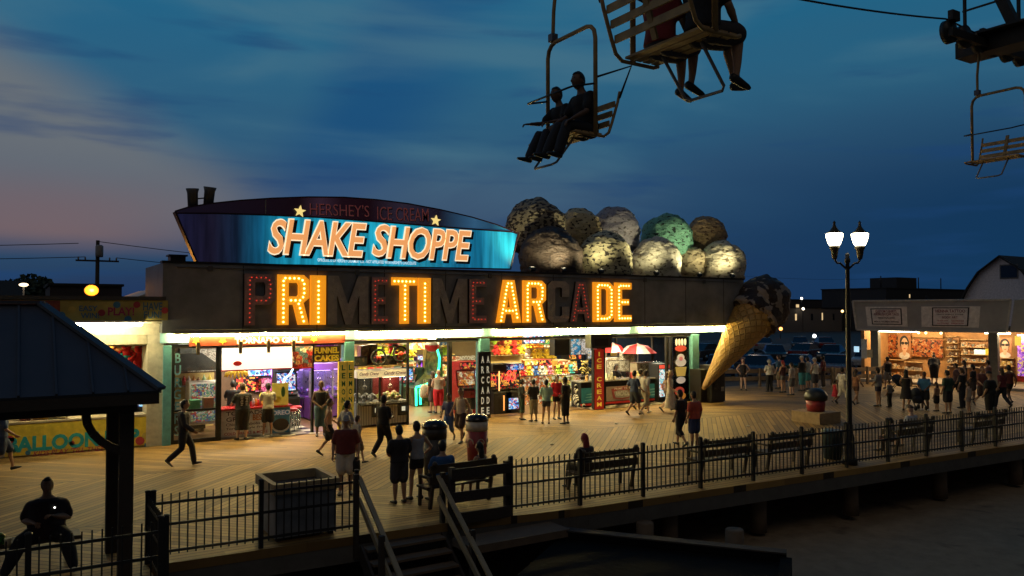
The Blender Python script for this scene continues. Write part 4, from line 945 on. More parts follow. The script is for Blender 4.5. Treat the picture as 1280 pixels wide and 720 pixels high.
for px, w_, z0, z1, mt, lab in ((326, .9, 1.75, 2.3, SCR_B, 'white and blue lit game sign on the wall behind the grill'), (312, .9, 1.2, 1.7, SCR_R, 'red lit game panel on the wall behind the grill'), (352, .7, 1.6, 2.2, SCR_P, 'purple picture on the wall behind the bar stools'), (332, .7, 1.15, 1.65, pat('pink_poster', [(.5, .1, .25), (.6, .3, .4), (.2, .05, .1)], 6), 'pink poster on the wall behind the grill')):
    x = XS(px, 30.4); t = thing('wall_panel', lab, 'panel', (x, 30.4, z0)); MB().bb(x - w_ / 2, x + w_ / 2, 30.4, 30.48, z0, z1).build('picture', mt, t); m = MB(); m.bb(x - w_ / 2 - .04, x + w_ / 2 + .04, 30.44, 30.49, z0 - .04, z1 + .04); m.build('frame', BLACK, t)
# hanging signs on the pillars
def pillar_sign(px0, px1, z0, z1, s, body, ink, label, edge=None, y=26.62, cols=2, ww=.34):
    x0, x1 = XS(px0, y), XS(px1, y); t = thing('pillar_sign', label, 'sign', ((x0 + x1) / 2, y, z0)); w_ = x1 - x0
    MB().bb(x0, x1, y, 26.715, z0, z1).build('board', body, t)
    MB().bb(x0 - .05, x0, y + .0, 26.715, z0, z1).build('side_board', body if edge is None else edge, t)
    for k in range(cols):
        cx = x0 + w_ * (k + .5) / cols; n = len(s)
        for i, ch in enumerate(s):
            if ch == ' ': continue
            z = z1 - (z1 - z0) * (i + .75) / (n + .5); text(ch, ink, t, (cx, y - .004, z), w_ / cols * (.5 if ch != 'I' else .14), (z1 - z0) / (n + .5) * .68, .025, .003)
        if k: MB().bb(x0 + w_ * k / cols - .006, x0 + w_ * k / cols + .006, y - .004, y, z0, z1).build('divider', BLACK, t)
    return t
pillar_sign(425.5, 443, .04, 2.42, 'LEMONADE', M('lemonade_yellow', (.7, .5, .05), .45, em=(1, .7, .1), es=.1), M('dark_green_print', (.02, .14, .05), .5), 'tall yellow pillar sign with green capitals beside the crane machines')
pillar_sign(600, 613.5, .04, 2.6, 'ARCADE', M('black_sign_board', (.012, .012, .012), .4), EM('cream_sign_letters', (.9, .85, .62), .35), 'tall black pillar sign with cream capitals in the middle of the shopfront')
pillar_sign(743, 754.5, .03, 2.55, 'ICE CREAM', M('red_sign_board', (.5, .03, .02), .4, em=(1, .04, .02), es=.12), EM('yellow_sign_letters', (.95, .6, .05), .4), 'tall red pillar sign with yellow capitals', M('black_sign_board', (.012, .012, .012), .4), cols=1)
t = thing('air_conditioner', 'dark box unit mounted over the tall red pillar sign', 'box unit', (XS(748, 26.6), 26.6, 2.55)); x = XS(748, 26.5)
MB().bb(x - .55, x + .55, 26.3, 26.7, 2.62, 3.2).build('housing', M('dark_grey_plastic', (.05, .05, .05), .5), t); MB().bb(x - .35, x + .35, 26.285, 26.3, 2.72, 3.02).build('grille', BLACK, t); MB().bb(x - .12, x + .12, 26.45, 26.68, 2.55, 2.62).build('bracket', RED, t)
# funnel cake sign
x0, x1 = XS(392, 26.9), XS(431, 26.9); t = thing('food_sign', 'wooden sign with fat yellow capitals for funnel cakes', 'sign', ((x0 + x1) / 2, 26.9, 2.45))
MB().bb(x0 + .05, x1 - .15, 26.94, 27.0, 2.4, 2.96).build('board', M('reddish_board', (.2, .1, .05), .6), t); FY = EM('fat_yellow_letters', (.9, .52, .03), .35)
xq = (x0 + x1) / 2 - .07
for s, z in (('FUNNEL', 2.81), ('CAKES', 2.54)):
    text(s, BLACK, t, (xq + .02, 26.935, z - .015), .92, .25, .05, .004); text(s, FY, t, (xq, 26.925, z), .88, .22, .045, .008)
# --- shelf over the crane machines with prizes and a bicycle
x0, x1 = XS(444, 27.4), XS(508, 27.4); t = thing('prize_shelf', 'prize shelf above the two candy crane machines', 'shelf', (x0, 27.4, 2.22))
MB().bb(x0, x1, 27.1, 28.2, 2.14, 2.2).build('board', M('tan_shelf', (.4, .3, .14), .6), t)
for x in (x0 + .05, x1 - .05): MB().bb(x - .03, x + .03, 27.6, 27.66, 0.02, 2.14).build('post', BLACK, t)
def plush_mesh():
    m = MB(); m.sph((0, 0, .13), (.11, .1, .13), 10, 7); m.sph((0, -.02, .31), (.1, .09, .09), 10, 7)
    for s in (-1, 1):
        m.sph((s * .085, 0, .39), (.04, .025, .04), 7, 5); m.limb([((s * .09, -.02, .2), .035), ((s * .16, -.07, .14), .03)], 6); m.limb([((s * .06, -.03, .05), .045), ((s * .08, -.15, .04), .04)], 6)
    m.mat(1)
    for s in (-1, 1): m.sph((s * .035, -.095, .33), .012, 6, 4)
    m.sph((0, -.115, .3), (.02, .015, .015), 6, 4); return m
PLM = M('plush_template', (.5, .5, .5), .9)
pl0 = plush_mesh().mesh('plush_toy', [PLM, BLACK])
PCOL = {'yellow': (.75, .55, .04), 'red': (.6, .03, .03), 'lime green': (.35, .55, .05), 'white': (.7, .68, .62), 'orange': (.7, .25, .03), 'blue': (.05, .15, .5), 'pink': (.65, .2, .3), 'brown': (.22, .11, .05), 'turquoise': (.05, .4, .4), 'purple': (.25, .06, .35)}
def plush(x, y, z, cn, where, group, s=1., rz=0.):
    o = bpy.data.objects.new('plush_toy', pl0); COL.objects.link(o); o.location = (x, y, z); o.rotation_euler.z = rz; o.scale = (s,) * 3
    o.material_slots[0].link = 'OBJECT'; o.material_slots[0].material = M('plush_' + cn.replace(' ', '_'), PCOL[cn], .9)
    return tag(o, cn + ' plush toy ' + where, 'plush toy', group)
rn = random.Random(5)
def toyrow(p0, p1, Y, z, cols, where, group, s=1.2, step=.3):
    x0, x1 = XS(p0, Y), XS(p1, Y); n = max(2, int((x1 - x0) / step))
    for i in range(n): plush(x0 + (i + .5) * (x1 - x0) / n, Y + rn.uniform(-.06, .06), z, rn.choice(cols), where, group, s * rn.uniform(.85, 1.15), rn.uniform(-.4, .4))
toyrow(486, 507, 27.9, 2.2, ['yellow', 'yellow', 'red', 'orange', 'lime green'], 'on the shelf above the candy cranes', 'toys on the crane shelf', 1.9)
# boxes on that shelf
for px, w_, h_, c, lab in ((449, .5, .34, (.012, .012, .012), 'black speaker box on the left of the crane shelf'), (482, .8, .36, (.012, .012, .012), 'black speaker box in the middle of the crane shelf'), (456, .42, .7, (.25, .12, .05), 'brown patterned gift box on the crane shelf'), (464, .4, .75, (.3, .16, .08), 'tall tan gift box on the crane shelf')):
    yy = 27.3 if h_ < .5 else 27.85; x = XS(px, yy); t = thing('gift_box' if h_ > .5 else 'speaker_box', lab, 'box', (x, yy, 2.2)); MB().bb(x - w_ / 2, x + w_ / 2, yy - .15, yy + .2, 2.2, 2.2 + h_).build('body', M('box_' + lab.split()[0], c, .5, var=.35, scale=7), t, .01)
    MB().bb(x - w_ * .38, x + w_ * .38, yy - .156, yy - .15, 2.24, 2.16 + h_).build('front_panel', pat('boxfront_' + lab.split()[0], [(.02, .02, .02), (.12, .08, .05), (.05, .05, .05)] if h_ < .5 else [(.3, .15, .06), (.18, .08, .04), (.4, .25, .1)], 10), t)
# bicycle hanging in front
t = thing('bicycle', 'small lime green bicycle hung as a prize over the candy cranes', 'bicycle', (XS(474, 27.0), 27.0, 2.3)); x = XS(470, 27.0); TY = M('tyre_rubber', (.012, .012, .012), .8); LG = M('lime_frame', (.3, .5, .05), .35)
for cx, cz in ((x + .12, 2.5), (x + .98, 2.6)):
    wv = MB(); wv.tube([(cx + .27 * math.cos(k * PI / 10), 27.02, cz + .27 * math.sin(k * PI / 10)) for k in range(21)], .038, 6, False); wo = wv.build('wheel', TY, t)
    hb = MB(); hb.sph((cx, 27.0, cz), (.1, .04, .1), 10, 6); 
    for k in range(6): hb.tube([(cx, 27.02, cz), (cx + .25 * math.cos(k * PI / 3), 27.02, cz + .25 * math.sin(k * PI / 3))], .008, 4)
    hb.build('hub', M('red_hub', (.5, .05, .03), .4), wo)
m = MB()
for a, b in (((.12, 2.5), (.25, 2.85)), ((.25, 2.85), (.75, 2.88)), ((.25, 2.8), (.6, 2.55)), ((.6, 2.55), (.75, 2.9)), ((.6, 2.55), (.98, 2.6)), ((.75, 2.85), (.98, 2.6))): m.tube([(x + a[0], 27.02, a[1]), (x + b[0], 27.02, b[1])], .02, 6)
m.build('frame', LG, t); MB().tube([(x + .24, 26.8, 2.98), (x + .27, 27.02, 2.94), (x + .24, 27.24, 2.98)], .016, 6).build('handlebar', BLACK, t); MB().box((x + .76, 27.02, 2.93), (.22, .09, .05)).build('saddle', BLACK, t)
# --- deep room behind: shelves of toys, posters, games
def shelf(p0, p1, Y, zs, label, mt=None):
    x0, x1 = XS(p0, Y), XS(p1, Y); t = thing('wall_shelf', label, 'shelf', (x0, Y, zs[0]))
    for z in zs: MB().bb(x0, x1, Y - .2, Y + .22, z - .04, z).build('board', mt or M('tan_shelf', (.4, .3, .14), .6), t)
    MB().bb(x0, x1, Y + .22, Y + .27, 0.02, zs[-1] + .4).build('back', M('ochre_back', (.5, .38, .14), .7), t)
toys1 = ['yellow', 'yellow', 'lime green', 'red', 'white', 'orange', 'brown', 'pink']
shelf(446, 520, 34.5, (1.5, 2.05, 2.6), 'tall toy shelves on the back wall left of the green neon game')
for z in (1.5, 2.05, 2.6): toyrow(448, 518, 34.4, z, toys1, 'on the back wall shelves left of the green neon game', 'toys on the left back wall', 1.25, .38)
shelf(532, 562, 33.5, (1.9, 2.5), 'toy shelves over the dim game right of the green neon')
for z in (1.9, 2.5): toyrow(533, 561, 33.4, z, ['lime green', 'yellow', 'lime green', 'yellow', 'white'], 'on the shelves right of the green neon game', 'toys right of the green neon', 1.3, .35)
shelf(614, 655, 31.5, (2.15, 2.62), 'high toy shelves above the black game cabinets')
for z in (2.15, 2.62): toyrow(615, 654, 31.4, z, ['yellow', 'yellow', 'lime green', 'red', 'orange'], 'on the high shelves above the black game cabinets', 'toys above the black cabinets', 1.3, .34)
shelf(655, 694, 33.5, (1.75, 2.3), 'toy shelves behind the group of teenagers')
for z in (1.75, 2.3): toyrow(656, 693, 33.4, z, ['yellow', 'lime green', 'yellow', 'orange', 'white'], 'on the shelves behind the group of teenagers', 'toys behind the teenagers', 1.3, .36)
t = thing('beach_ball', 'big red and white ball hanging over the green neon game', 'ball', (XS(541, 29.5), 29.5, 2.8)); x = XS(540, 29.5)
m = MB(); m.sph((x, 29.5, 2.78), .3, 20, 12); m.mi = [0 if (k // 20) < 6 else 1 for k in range(len(m.f))]; m.build('ball', [M('white_vinyl_ball', (.7, .68, .62), .3), M('red_vinyl_ball', (.5, .03, .03), .3)], t); MB().tube([(x, 29.5, 3.07), (x, 29.5, 3.42)], .01, 5).build('cord', BLACK, t)
# green neon simulator
t = thing('ride_simulator', 'dark ride game edged in bright green neon', 'arcade game', (XS(526, 32), 32, 0)); x = XS(513, 32.2)
MB().prism([(0, .02), (1.35, .02), (1.35, 2.5), (1.15, 2.5), (1.0, 1.3), (.45, .85), (0, .8)], lambda u, v, d: (x - .05 + u, d, v), 31.6, 32.8).build('body', pat('camouflage_green', [(.03, .06, .02), (.01, .02, .01), (.08, .09, .03)], 5), t)
nm = MB(); nm.tube([(x + 1.0, 31.56, 2.5), (x + 1.12, 31.56, 2.1), (x + 1.1, 31.56, 1.7), (x + 1.02, 31.56, 1.4), (x + .85, 31.56, 1.12), (x + .45, 31.56, .95), (x - .02, 31.56, .86)], .05, 8); nm.tube([(x - .02, 31.56, .84), (x, 31.56, .06)], .05, 8); nm.tube([(x + .18, 31.56, .78), (x + .2, 31.56, .1)], .05, 8); nm.build('neon_edge', GRN, t)
light('green_neon_glow', 'POINT', (x + .4, 31.2, 1.2), 14, (.05, 1, .5), soft=.2)
for px, Y, w_, h_, b_, sc_, mq, lab in ((559, 33.0, 1.0, 2.1, M('olive_cabinet', (.05, .07, .04), .4), SCR_Y, SCR_O, 'olive shooting game behind the woman in red shorts'),
    (622, 28.0, .85, 2.0, BLACK, SCR_R, BLACK, 'black game cabinet with an amber light bar right beside the black pillar sign'), (638, 28.0, .9, 2.0, BLACK, SCR_R, SCR_B, 'black game cabinet showing red digits'),
    (458, 36.3, .8, 1.9, M('red_cabinet', (.3, .02, .02), .4), SCR_B, SCR_Y, 'red game cabinet deep in the room behind the candy cranes'), (500, 36.2, .8, 1.9, M('blue_cabinet', (.03, .05, .25), .4), SCR_O, SCR_R, 'blue game cabinet deep in the room behind the candy cranes'),
    (660, 32.2, .85, 1.8, M('orange_cabinet', (.45, .15, .03), .4), SCR_O, SCR_Y, 'orange game cabinet behind the boy in black and khaki'), (676, 32.2, .85, 1.8, M('red_cabinet', (.3, .02, .02), .4), SCR_Y, SCR_R, 'red game cabinet behind the girl in the pale green top'), (700, 32.6, .8, 1.7, M('ochre_cabinet', (.4, .25, .06), .4), SCR_R, SCR_O, 'ochre game cabinet behind the woman in the red hoodie'),
    (582, 28.6, .9, 2.1, M('deep_red_cabinet', (.3, .015, .015), .35), SCR_O, SCR_R, 'deep red game cabinet standing behind the frosted window')):
    game(px, Y, w_, .8, h_, b_, sc_, mq, lab, group='arcade cabinets')
def rods(px, Y, z0, z1, mt, lab):
    x = XS(px, Y); o = MB().tube([(0, 0, 0), (0, 0, z1 - z0)], .025, 6).build('light_bar', mt); o.location = (x, Y, z0); tag(o, lab, 'light bar', 'light bars on the black cabinets')
rods(624, 27.55, .95, 1.75, EM('amber_bar', (1, .6, .2), 1.5), 'upper amber light bar on the black cabinet beside the black pillar sign'); rods(630, 27.55, .15, .75, EM('orange_bar', (1, .35, .08), 1.5), 'lower orange light bar between the two black cabinets')
t = thing('digit_display', 'red lit digits on the front of a black game cabinet', 'display', (XS(638, 27.5), 27.5, 1.4)); x = XS(638, 27.55)
text('85', EM('red_digits', (1, .06, .04), 2.5), t, (x + .05, 27.55, 1.55), .5, .42, .0, .004, .2); MB().bb(x - .05, x + .42, 27.57, 27.6, .18, .62).build('blue_panel', SCR_B, t)
# prize counters where the teenagers stand
def case(p0, p1, Y, label, mt, h=1.0):
    x0, x1 = XS(p0, Y), XS(p1, Y); t = thing('display_case', label, 'display case', (x0, Y, 0))
    MB().bb(x0, x1, Y + .02, Y + .6, .02, h).build('body', mt, t); MB().bb(x0, x1, Y, Y + .015, .1, h - .05).build('glass_front', GLASS, t); MB().bb(x0 - .02, x1 + .02, Y - .02, Y + .62, h, h + .04).build('top', CHROME, t)
case(650, 683, 29.6, 'orange prize case behind the boys in black', SCR_O, 1.25); case(684, 716, 29.8, 'yellow prize case behind the red hoodie', SCR_Y, 1.2)
for i, (px, cn) in enumerate(((654, 'red'), (662, 'yellow'), (670, 'blue'), (678, 'white'), (688, 'pink'), (698, 'lime green'), (708, 'orange'), (714, 'turquoise'))): plush(XS(px, 29.9), 29.95, 1.27, cn, 'sitting on top of the prize cases behind the teenagers', 'toys on the prize cases', 1.0)
t = thing('television', 'big black television hanging from the ceiling above the red hoodie', 'television', (XS(703, 29), 29, 2.2)); x = XS(703, 29)
MB().bb(x - .5, x + .5, 28.9, 29.3, 2.2, 2.98).build('housing', BLACK, t); MB().bb(x - .04, x + .04, 29.05, 29.12, 2.98, 3.4).build('hanger', BLACK, t)
t = thing('television', 'lit flat screen under the ceiling above the teenagers', 'television', (XS(667, 29.5), 29.5, 2.8)); x = XS(667, 29.5)
MB().bb(x - .6, x + .6, 29.45, 29.55, 2.72, 3.1).build('housing', BLACK, t); MB().bb(x - .55, x + .55, 29.43, 29.45, 2.75, 3.07).build('picture', SCR_B, t); MB().bb(x - .04, x + .04, 29.48, 29.53, 3.1, 3.4).build('hanger', BLACK, t)
for px, cs, lab in ((719, [(.08, .4, .6), (.7, .7, .65), (.05, .25, .45), (.5, .5, .45)], 'blue and white menu board hanging left of the red pillar sign'), (732, [(.75, .73, .66), (.8, .78, .7), (.5, .45, .35)], 'white menu board hanging left of the red pillar sign'), (739, [(.6, .5, .3), (.1, .35, .5), (.7, .68, .6)], 'small menu board hanging lower beside the red pillar sign')):
    x = XS(px, 27.6); z0 = 2.3 if px < 738 else 2.1; t = thing('menu_board', lab, 'menu board', (x, 27.6, z0), 0, 'ice cream menu boards'); w_ = .5 if px < 738 else .42
    MB().bb(x - w_ / 2, x + w_ / 2, 27.55, 27.62, z0, z0 + (.75 if px < 738 else .35)).build('lit_face', screen('menu_' + str(px), cs, .7, 6, px), t); m = MB(); m.bb(x - w_ / 2 - .02, x + w_ / 2 + .02, 27.58, 27.64, z0 - .02, z0 + (.77 if px < 738 else .37)); m.build('frame', BLACK, t)
    MB().tube([(x, 27.6, z0 + .3), (x, 27.6, 3.42)], .012, 5).build('rod', BLACK, t)
# zebra toy and striped toy
def big_toy(px, Y, z, s, mt, lab, rz=0):
    o = link('plush_toy', plush_mesh().mesh('plush_toy', [mt, BLACK])); o.location = (XS(px, Y), Y, z); o.scale = (s,) * 3; o.rotation_euler.z = rz; tag(o, lab, 'plush toy')
def waves(name, a, b_, sc):
    def f(t, b):
        global nt, L
        nt, L = t, t.links
        tc = N('ShaderNodeTexCoord'); wv = N('ShaderNodeTexWave', bands_direction='DIAGONAL'); wv.inputs['Scale'].default_value = sc; wv.inputs['Distortion'].default_value = 2.5; L.new(tc.outputs['Object'], wv.inputs['Vector'])
        L.new(MIX(MATH('GREATER_THAN', wv.outputs['Fac'], .5), a, b_), b.inputs['Base Color']); b.inputs['Roughness'].default_value = .85
    return nodemat(name, f)
big_toy(722, 27.9, .02, 2.3, waves('zebra_plush', (.6, .58, .52), (.015, .015, .015), 6), 'big zebra striped plush toy on the floor behind the man in black', .5)
case(726, 742, 29.0, 'low glass case left of the red pillar sign', pat('topping_tubs', [(.45, .3, .12), (.6, .5, .35), (.3, .06, .05), (.5, .5, .45)], 12), 1.2)
big_toy(731, 29.3, 1.24, 1.6, waves('bee_plush', (.65, .5, .12), (.015, .015, .015), 7), 'yellow and black striped plush toy on the glass case by the red pillar sign', -.6)
# --- ice cream counter
ix0, ix1, iy = XS(726, 27.5), XS(821, 27.5), 27.5
ic = thing('ice_cream_counter', 'ice cream counter with painted teal and grey front panels', 'counter', (ix0, iy, 0))
MB().bb(ix0, ix1, iy + .02, iy + .7, .02, 1.08).build('body', DARKMETAL, ic); MB().bb(ix0 - .03, ix1 + .03, iy - .06, iy + .75, 1.08, 1.13).build('countertop', M('grey_stone_top', (.3, .29, .27), .25), ic)
xs = [ix0, XS(757, iy), XS(797, iy), ix1]
for i, (a, b) in enumerate(zip(xs, xs[1:])):
    mt = M('sea_blue_panel', (.03, .2, .3), .4) if i != 1 else M('warm_grey_panel', (.26, .2, .17), .5)
    p = MB().bb(a + .03, b - .03, iy, iy + .018, .2, .84).build('front_panel', mt, ic)
    if i != 1:
        w_ = MB(); c = (a + b) / 2
        for k in range(3): w_.prism([(c - .5 + k * .05, .3 + k * .12), (c + .5, .32 + k * .13), (c + .5, .38 + k * .13), (c - .45 + k * .05, .33 + k * .12)], lambda u, v, d: (u, d, v), iy - .004, iy)
        w_.build('wave_print', M('pale_blue_print', (.2, .45, .55), .5), p)
    else:
        c = (a + b) / 2; sh = [(c - .62, .72), (c - .3, .8), (c + .3, .8), (c + .62, .72), (c + .5, .3), (c, .24), (c - .5, .3)]
        MB().prism(sh, lambda u, v, d: (u, d, v), iy - .012, iy).build('crest', M('crest_maroon', (.28, .05, .05), .5), p); MB().prism([(c + (u - c) * .78, .52 + (v - .52) * .62 - .04) for u, v in sh], lambda u, v, d: (u, d, v), iy - .02, iy - .012).build('crest_plate', M('crest_grey', (.3, .28, .26), .5), p)
        text('PRIME TIME', M('white_print_ink', (.6, .58, .52), .5), p, (c, iy - .016, .73), .9, .09, .01, .002); text('ARCADE', M('pale_grey_ink', (.55, .55, .53), .4), p, (c, iy - .024, .5), .8, .2, .03, .003)
MB().bb(ix0, ix1, iy - .004, iy + .02, .08, .17).build('skirting', RED, ic)
g = MB(); g.bb(XS(757, 27.8), XS(786, 27.8), 27.75, 27.765, 1.13, 1.95); g.build('sneeze_guard', GLASS, ic)
m = MB(); x0, x1 = XS(757, 27.8), XS(786, 27.8)
for x in (x0, x1): m.bb(x - .015, x + .015, 27.74, 27.775, 1.13, 1.97)
m.bb(x0, x1, 27.74, 27.775, 1.95, 1.98); m.build('guard_frame', CHROME, ic)
def stack(px, z, r, h_, mt, lab, Y=27.62, nm='cup_stack'):
    m = MB(); k = max(2, int(h_ / .03)); m.lathe(sum([[(r * .85, h_ * q / k), (r, h_ * (q + .9) / k)] for q in range(k)], []) + [(.001, h_)], seg=12); o = m.build(nm, mt); o.location = (XS(px, Y), Y, z); tag(o, lab, 'cup stack', 'cups on the ice cream counter')
CUP = M('paper_cup', (.7, .68, .6), .6)
for px, h_, cn, mt in ((758, .3, 'tall white', CUP), (761, .24, 'short white', CUP), (764, .34, 'tallest white', CUP), (768, .15, 'low cream', M('cream_cup', (.6, .5, .3), .6)), (789, .28, 'red', M('red_cup', (.45, .04, .03), .5)), (793, .2, 'orange', M('orange_cup', (.6, .28, .05), .5)), (797, .3, 'pale yellow', M('yellow_cup', (.65, .58, .25), .5)), (733, .26, 'brown cone', M('cone_cup', (.45, .27, .1), .6)), (738, .22, 'grey', M('grey_cup', (.4, .4, .38), .5))):
    stack(px, 1.13, .07, h_, mt, cn + ' stack of cups on the ice cream counter')
for px, Y, w_, h_, mt, lab in ((807, 28.4, 1.5, .62, M('beige_machine', (.42, .35, .22), .5), 'beige serving hatch behind the customers in polo shirts'), (779, 30.6, 1.2, 1.0, CHROME, 'steel soft serve machine behind the server'), (762, 30.6, .9, .8, M('white_machine', (.6, .58, .52), .4), 'white drink machine behind the counter')):
    x = XS(px, Y); t = thing('counter_machine', lab, 'machine', (x, Y, 1.0)); zb_ = 1.13 if Y < 29 else .02
    MB().bb(x - w_ / 2, x + w_ / 2, Y - .25, Y + .3, zb_, 1.13 + h_).build('body', mt, t, .02); MB().bb(x - w_ * .4, x + w_ * .4, Y - .265, Y - .25, 1.2, 1.08 + h_).build('front_panel', pat('machine_front_' + str(px), [(.5, .45, .3), (.3, .25, .15), (.6, .55, .4)], 6, px), t)
    MB().bb(x - w_ / 2 - .02, x + w_ / 2 + .02, Y - .27, Y + .32, 1.13 + h_, 1.16 + h_).build('lid', CHROME, t)
case(800, 822, 28.1, 'back counter under the beige serving hatch', DARKMETAL, 1.09)
# red and white umbrellas inside
def umbrella(px, py, Y, r, lab, h0):
    c = WY(px, py, Y); t = thing('table_umbrella', lab, 'umbrella', (c.x, Y, h0), 0, 'red and white umbrellas'); m = MB(); n = 16
    for k in range(n):
        a0, a1 = 2 * PI * k / n, 2 * PI * (k + 1) / n; m.mat((k // 2) % 2)
        P = [(c.x, Y, c.z + .3), (c.x + r * .55 * math.cos(a0), Y + r * .55 * math.sin(a0), c.z + .18), (c.x + r * .55 * math.cos(a1), Y + r * .55 * math.sin(a1), c.z + .18), (c.x + r * math.cos(a0), Y + r * math.sin(a0), c.z - .16), (c.x + r * math.cos(a1), Y + r * math.sin(a1), c.z - .16)]
        m.quad(P[0], P[1], P[2]); m.quad(P[1], P[3], P[4], P[2])
    m.build('canopy', [M('red_canvas', (.55, .03, .03), .7), M('white_canvas', (.68, .64, .55), .7)], t); MB().tube([(c.x, Y, c.z + .32), (c.x, Y, h0)], .025, 8).build('pole', WHITE, t)
umbrella(766, 436, 31.0, .7, 'red and white umbrella partly behind the red pillar sign', 1.2); umbrella(797, 437, 30.2, .95, 'large red and white umbrella over the right end of the counter', 1.2)
# lit drinks cooler, glass door with ice cream picture
x = XS(827, 27.4); t = thing('drinks_cooler', 'brightly lit upright drinks cooler left of the glass door', 'cooler', (x, 27.4, 0))
MB().bb(x - .36, x + .36, 27.25, 27.9, .02, 1.75).build('cabinet', BLACK, t); MB().bb(x - .3, x + .3, 27.235, 27.25, .25, 1.5).build('lit_shelves', screen('cooler_shelves', [(.7, .85, .9), (.3, .6, .7), (.9, .9, .9), (.5, .2, .15), (.15, .4, .5)], 1.0, 8, 2), t); MB().bb(x - .3, x + .3, 27.235, 27.25, 1.54, 1.7).build('top_sign', EM('red_cooler_sign', (.9, .1, .06), .7), t)
x = XS(851.5, 26.86); t = thing('window_decal', 'decals of stacked ice cream cups on the glass door', 'decal', (x, 26.88, 1))
def oval(nm, cx, cz, rx, rz_, mt, dy=0): MB().prism([(cx + rx * math.cos(a * PI / 10), cz + rz_ * math.sin(a * PI / 10)) for a in range(20)], lambda u, v, d: (u, d, v), 26.895 - dy, 26.905 - dy).build(nm, mt, t)
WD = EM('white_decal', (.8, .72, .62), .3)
oval('scoop_print', x, 1.82, .33, .2, WD); oval('scoop_print', x, 2.04, .22, .16, WD, .003); oval('swirl_print', x, 1.98, .11, .1, EM('pink_decal', (.8, .25, .25), .3), .008)
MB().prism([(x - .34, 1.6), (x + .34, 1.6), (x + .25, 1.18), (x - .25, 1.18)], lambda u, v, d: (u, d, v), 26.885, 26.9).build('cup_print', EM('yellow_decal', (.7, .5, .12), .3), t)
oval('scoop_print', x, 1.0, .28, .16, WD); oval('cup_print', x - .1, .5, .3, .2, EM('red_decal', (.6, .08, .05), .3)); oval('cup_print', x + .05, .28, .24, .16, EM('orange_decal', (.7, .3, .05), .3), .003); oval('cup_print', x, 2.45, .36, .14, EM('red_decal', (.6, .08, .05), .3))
for k in range(4): oval('jar_print', x - .27 + k * .18, 2.74, .07, .16, WD, .003)
# dark machines outside the corner under the cone
for px, w_, h_, lab in ((884, .8, 1.5, 'black vending box left of the cone tip'), (898, .9, 1.7, 'black vending box under the giant cone')):
    p = G(px, 503); t = thing('vending_machine', lab, 'vending machine', (p.x, p.y, 0)); MB().bb(p.x - w_ / 2, p.x + w_ / 2, p.y, p.y + .7, .05, h_).build('cabinet', BLACK, t, .02); MB().bb(p.x - w_ * .3, p.x + w_ * .1, p.y - .012, p.y, .6, h_ - .3).build('front_panel', pat('dull_front', [(.03, .03, .03), (.06, .05, .05), (.02, .02, .03)], 6), t); MB().bb(p.x + w_ * .2, p.x + w_ * .4, p.y - .014, p.y, .5, .7).build('label_plate', GRAY, t); MB().bb(p.x - w_ * .45, p.x + w_ * .45, p.y + .05, p.y + .65, 0, .05).build('foot', BLACK, t)
# --- more clutter in the deep room and behind the left window
for px, Y, w_, h_, b_, sc_, mq, lab in (
    (507, 33.2, .8, 1.9, M('dark_teal_cabinet', (.02, .1, .1), .4), SCR_B, SCR_O, 'dark teal game cabinet left of the green neon game'), (527, 37.0, .8, 1.9, M('violet_panel', (.16, .06, .3), .4), SCR_P, SCR_B, 'violet game cabinet at the very back of the room'),
    (541, 36.6, .8, 1.9, BLACK, SCR_R, SCR_O, 'black game cabinet at the back wall behind the ball'), (556, 36.0, .8, 2.0, M('yellow_cabinet', (.5, .33, .03), .4), SCR_R, SCR_Y, 'yellow game cabinet at the back wall near the frosted window'),
    (593, 31.0, .8, 2.0, M('olive_cabinet', (.05, .07, .04), .4), SCR_B, SCR_R, 'olive game cabinet behind the right edge of the frosted window'), (612, 33.0, .8, 1.9, M('red_cabinet', (.3, .02, .02), .4), SCR_Y, SCR_R, 'red game cabinet seen between the two pillar signs'),
    (641, 34.6, .8, 1.9, M('blue_cabinet', (.03, .05, .25), .4), SCR_B, SCR_Y, 'blue game cabinet behind the black cabinets'), (714, 33.6, .8, 1.9, BLACK, SCR_Y, SCR_R, 'black game cabinet behind the man in long black shorts')):
    game(px, Y, w_, .8, h_, b_, sc_, mq, lab, group='arcade cabinets')
for px, Y, z0, w_, h_, cols, lab in ((520, 30.6, 2.55, .8, .5, [(.7, .55, .1), (.6, .1, .05), (.75, .7, .5)], 'yellow and red prize banner hanging left of the ball'), (552, 32.4, 2.6, .7, .5, [(.05, .2, .5), (.6, .55, .45), (.02, .1, .3)], 'blue prize banner hanging right of the ball'),
    (634, 29.4, 2.66, 1.0, .4, [(.55, .05, .04), (.7, .5, .1), (.3, .03, .02)], 'red prize banner hanging over the black game cabinets'), (684, 31.0, 2.6, .9, .5, [(.1, .35, .12), (.7, .6, .2), (.05, .2, .08)], 'green prize banner hanging over the red hoodie'),
    (410, 29.0, 2.6, .8, .45, [(.35, .05, .5), (.6, .3, .6), (.2, .02, .3)], 'violet prize banner hanging over the purple machines'), (656, 36.6, 1.9, 1.6, .8, [(.6, .3, .05), (.5, .05, .04), (.7, .6, .3)], 'wide orange mural panel on the back wall')):
    x = XS(px, Y); t = thing('hanging_banner', lab, 'banner', (x, Y, z0)); MB().bb(x - w_ / 2, x + w_ / 2, Y, Y + .03, z0, z0 + h_).build('cloth', pat('banner_%d' % px, cols, 6, px), t)
    for s in (-1, 1): MB().tube([(x + s * w_ * .45, Y + .015, z0 + h_), (x + s * w_ * .45, Y + .015, 3.42)], .008, 5).build('cord', BLACK, t)
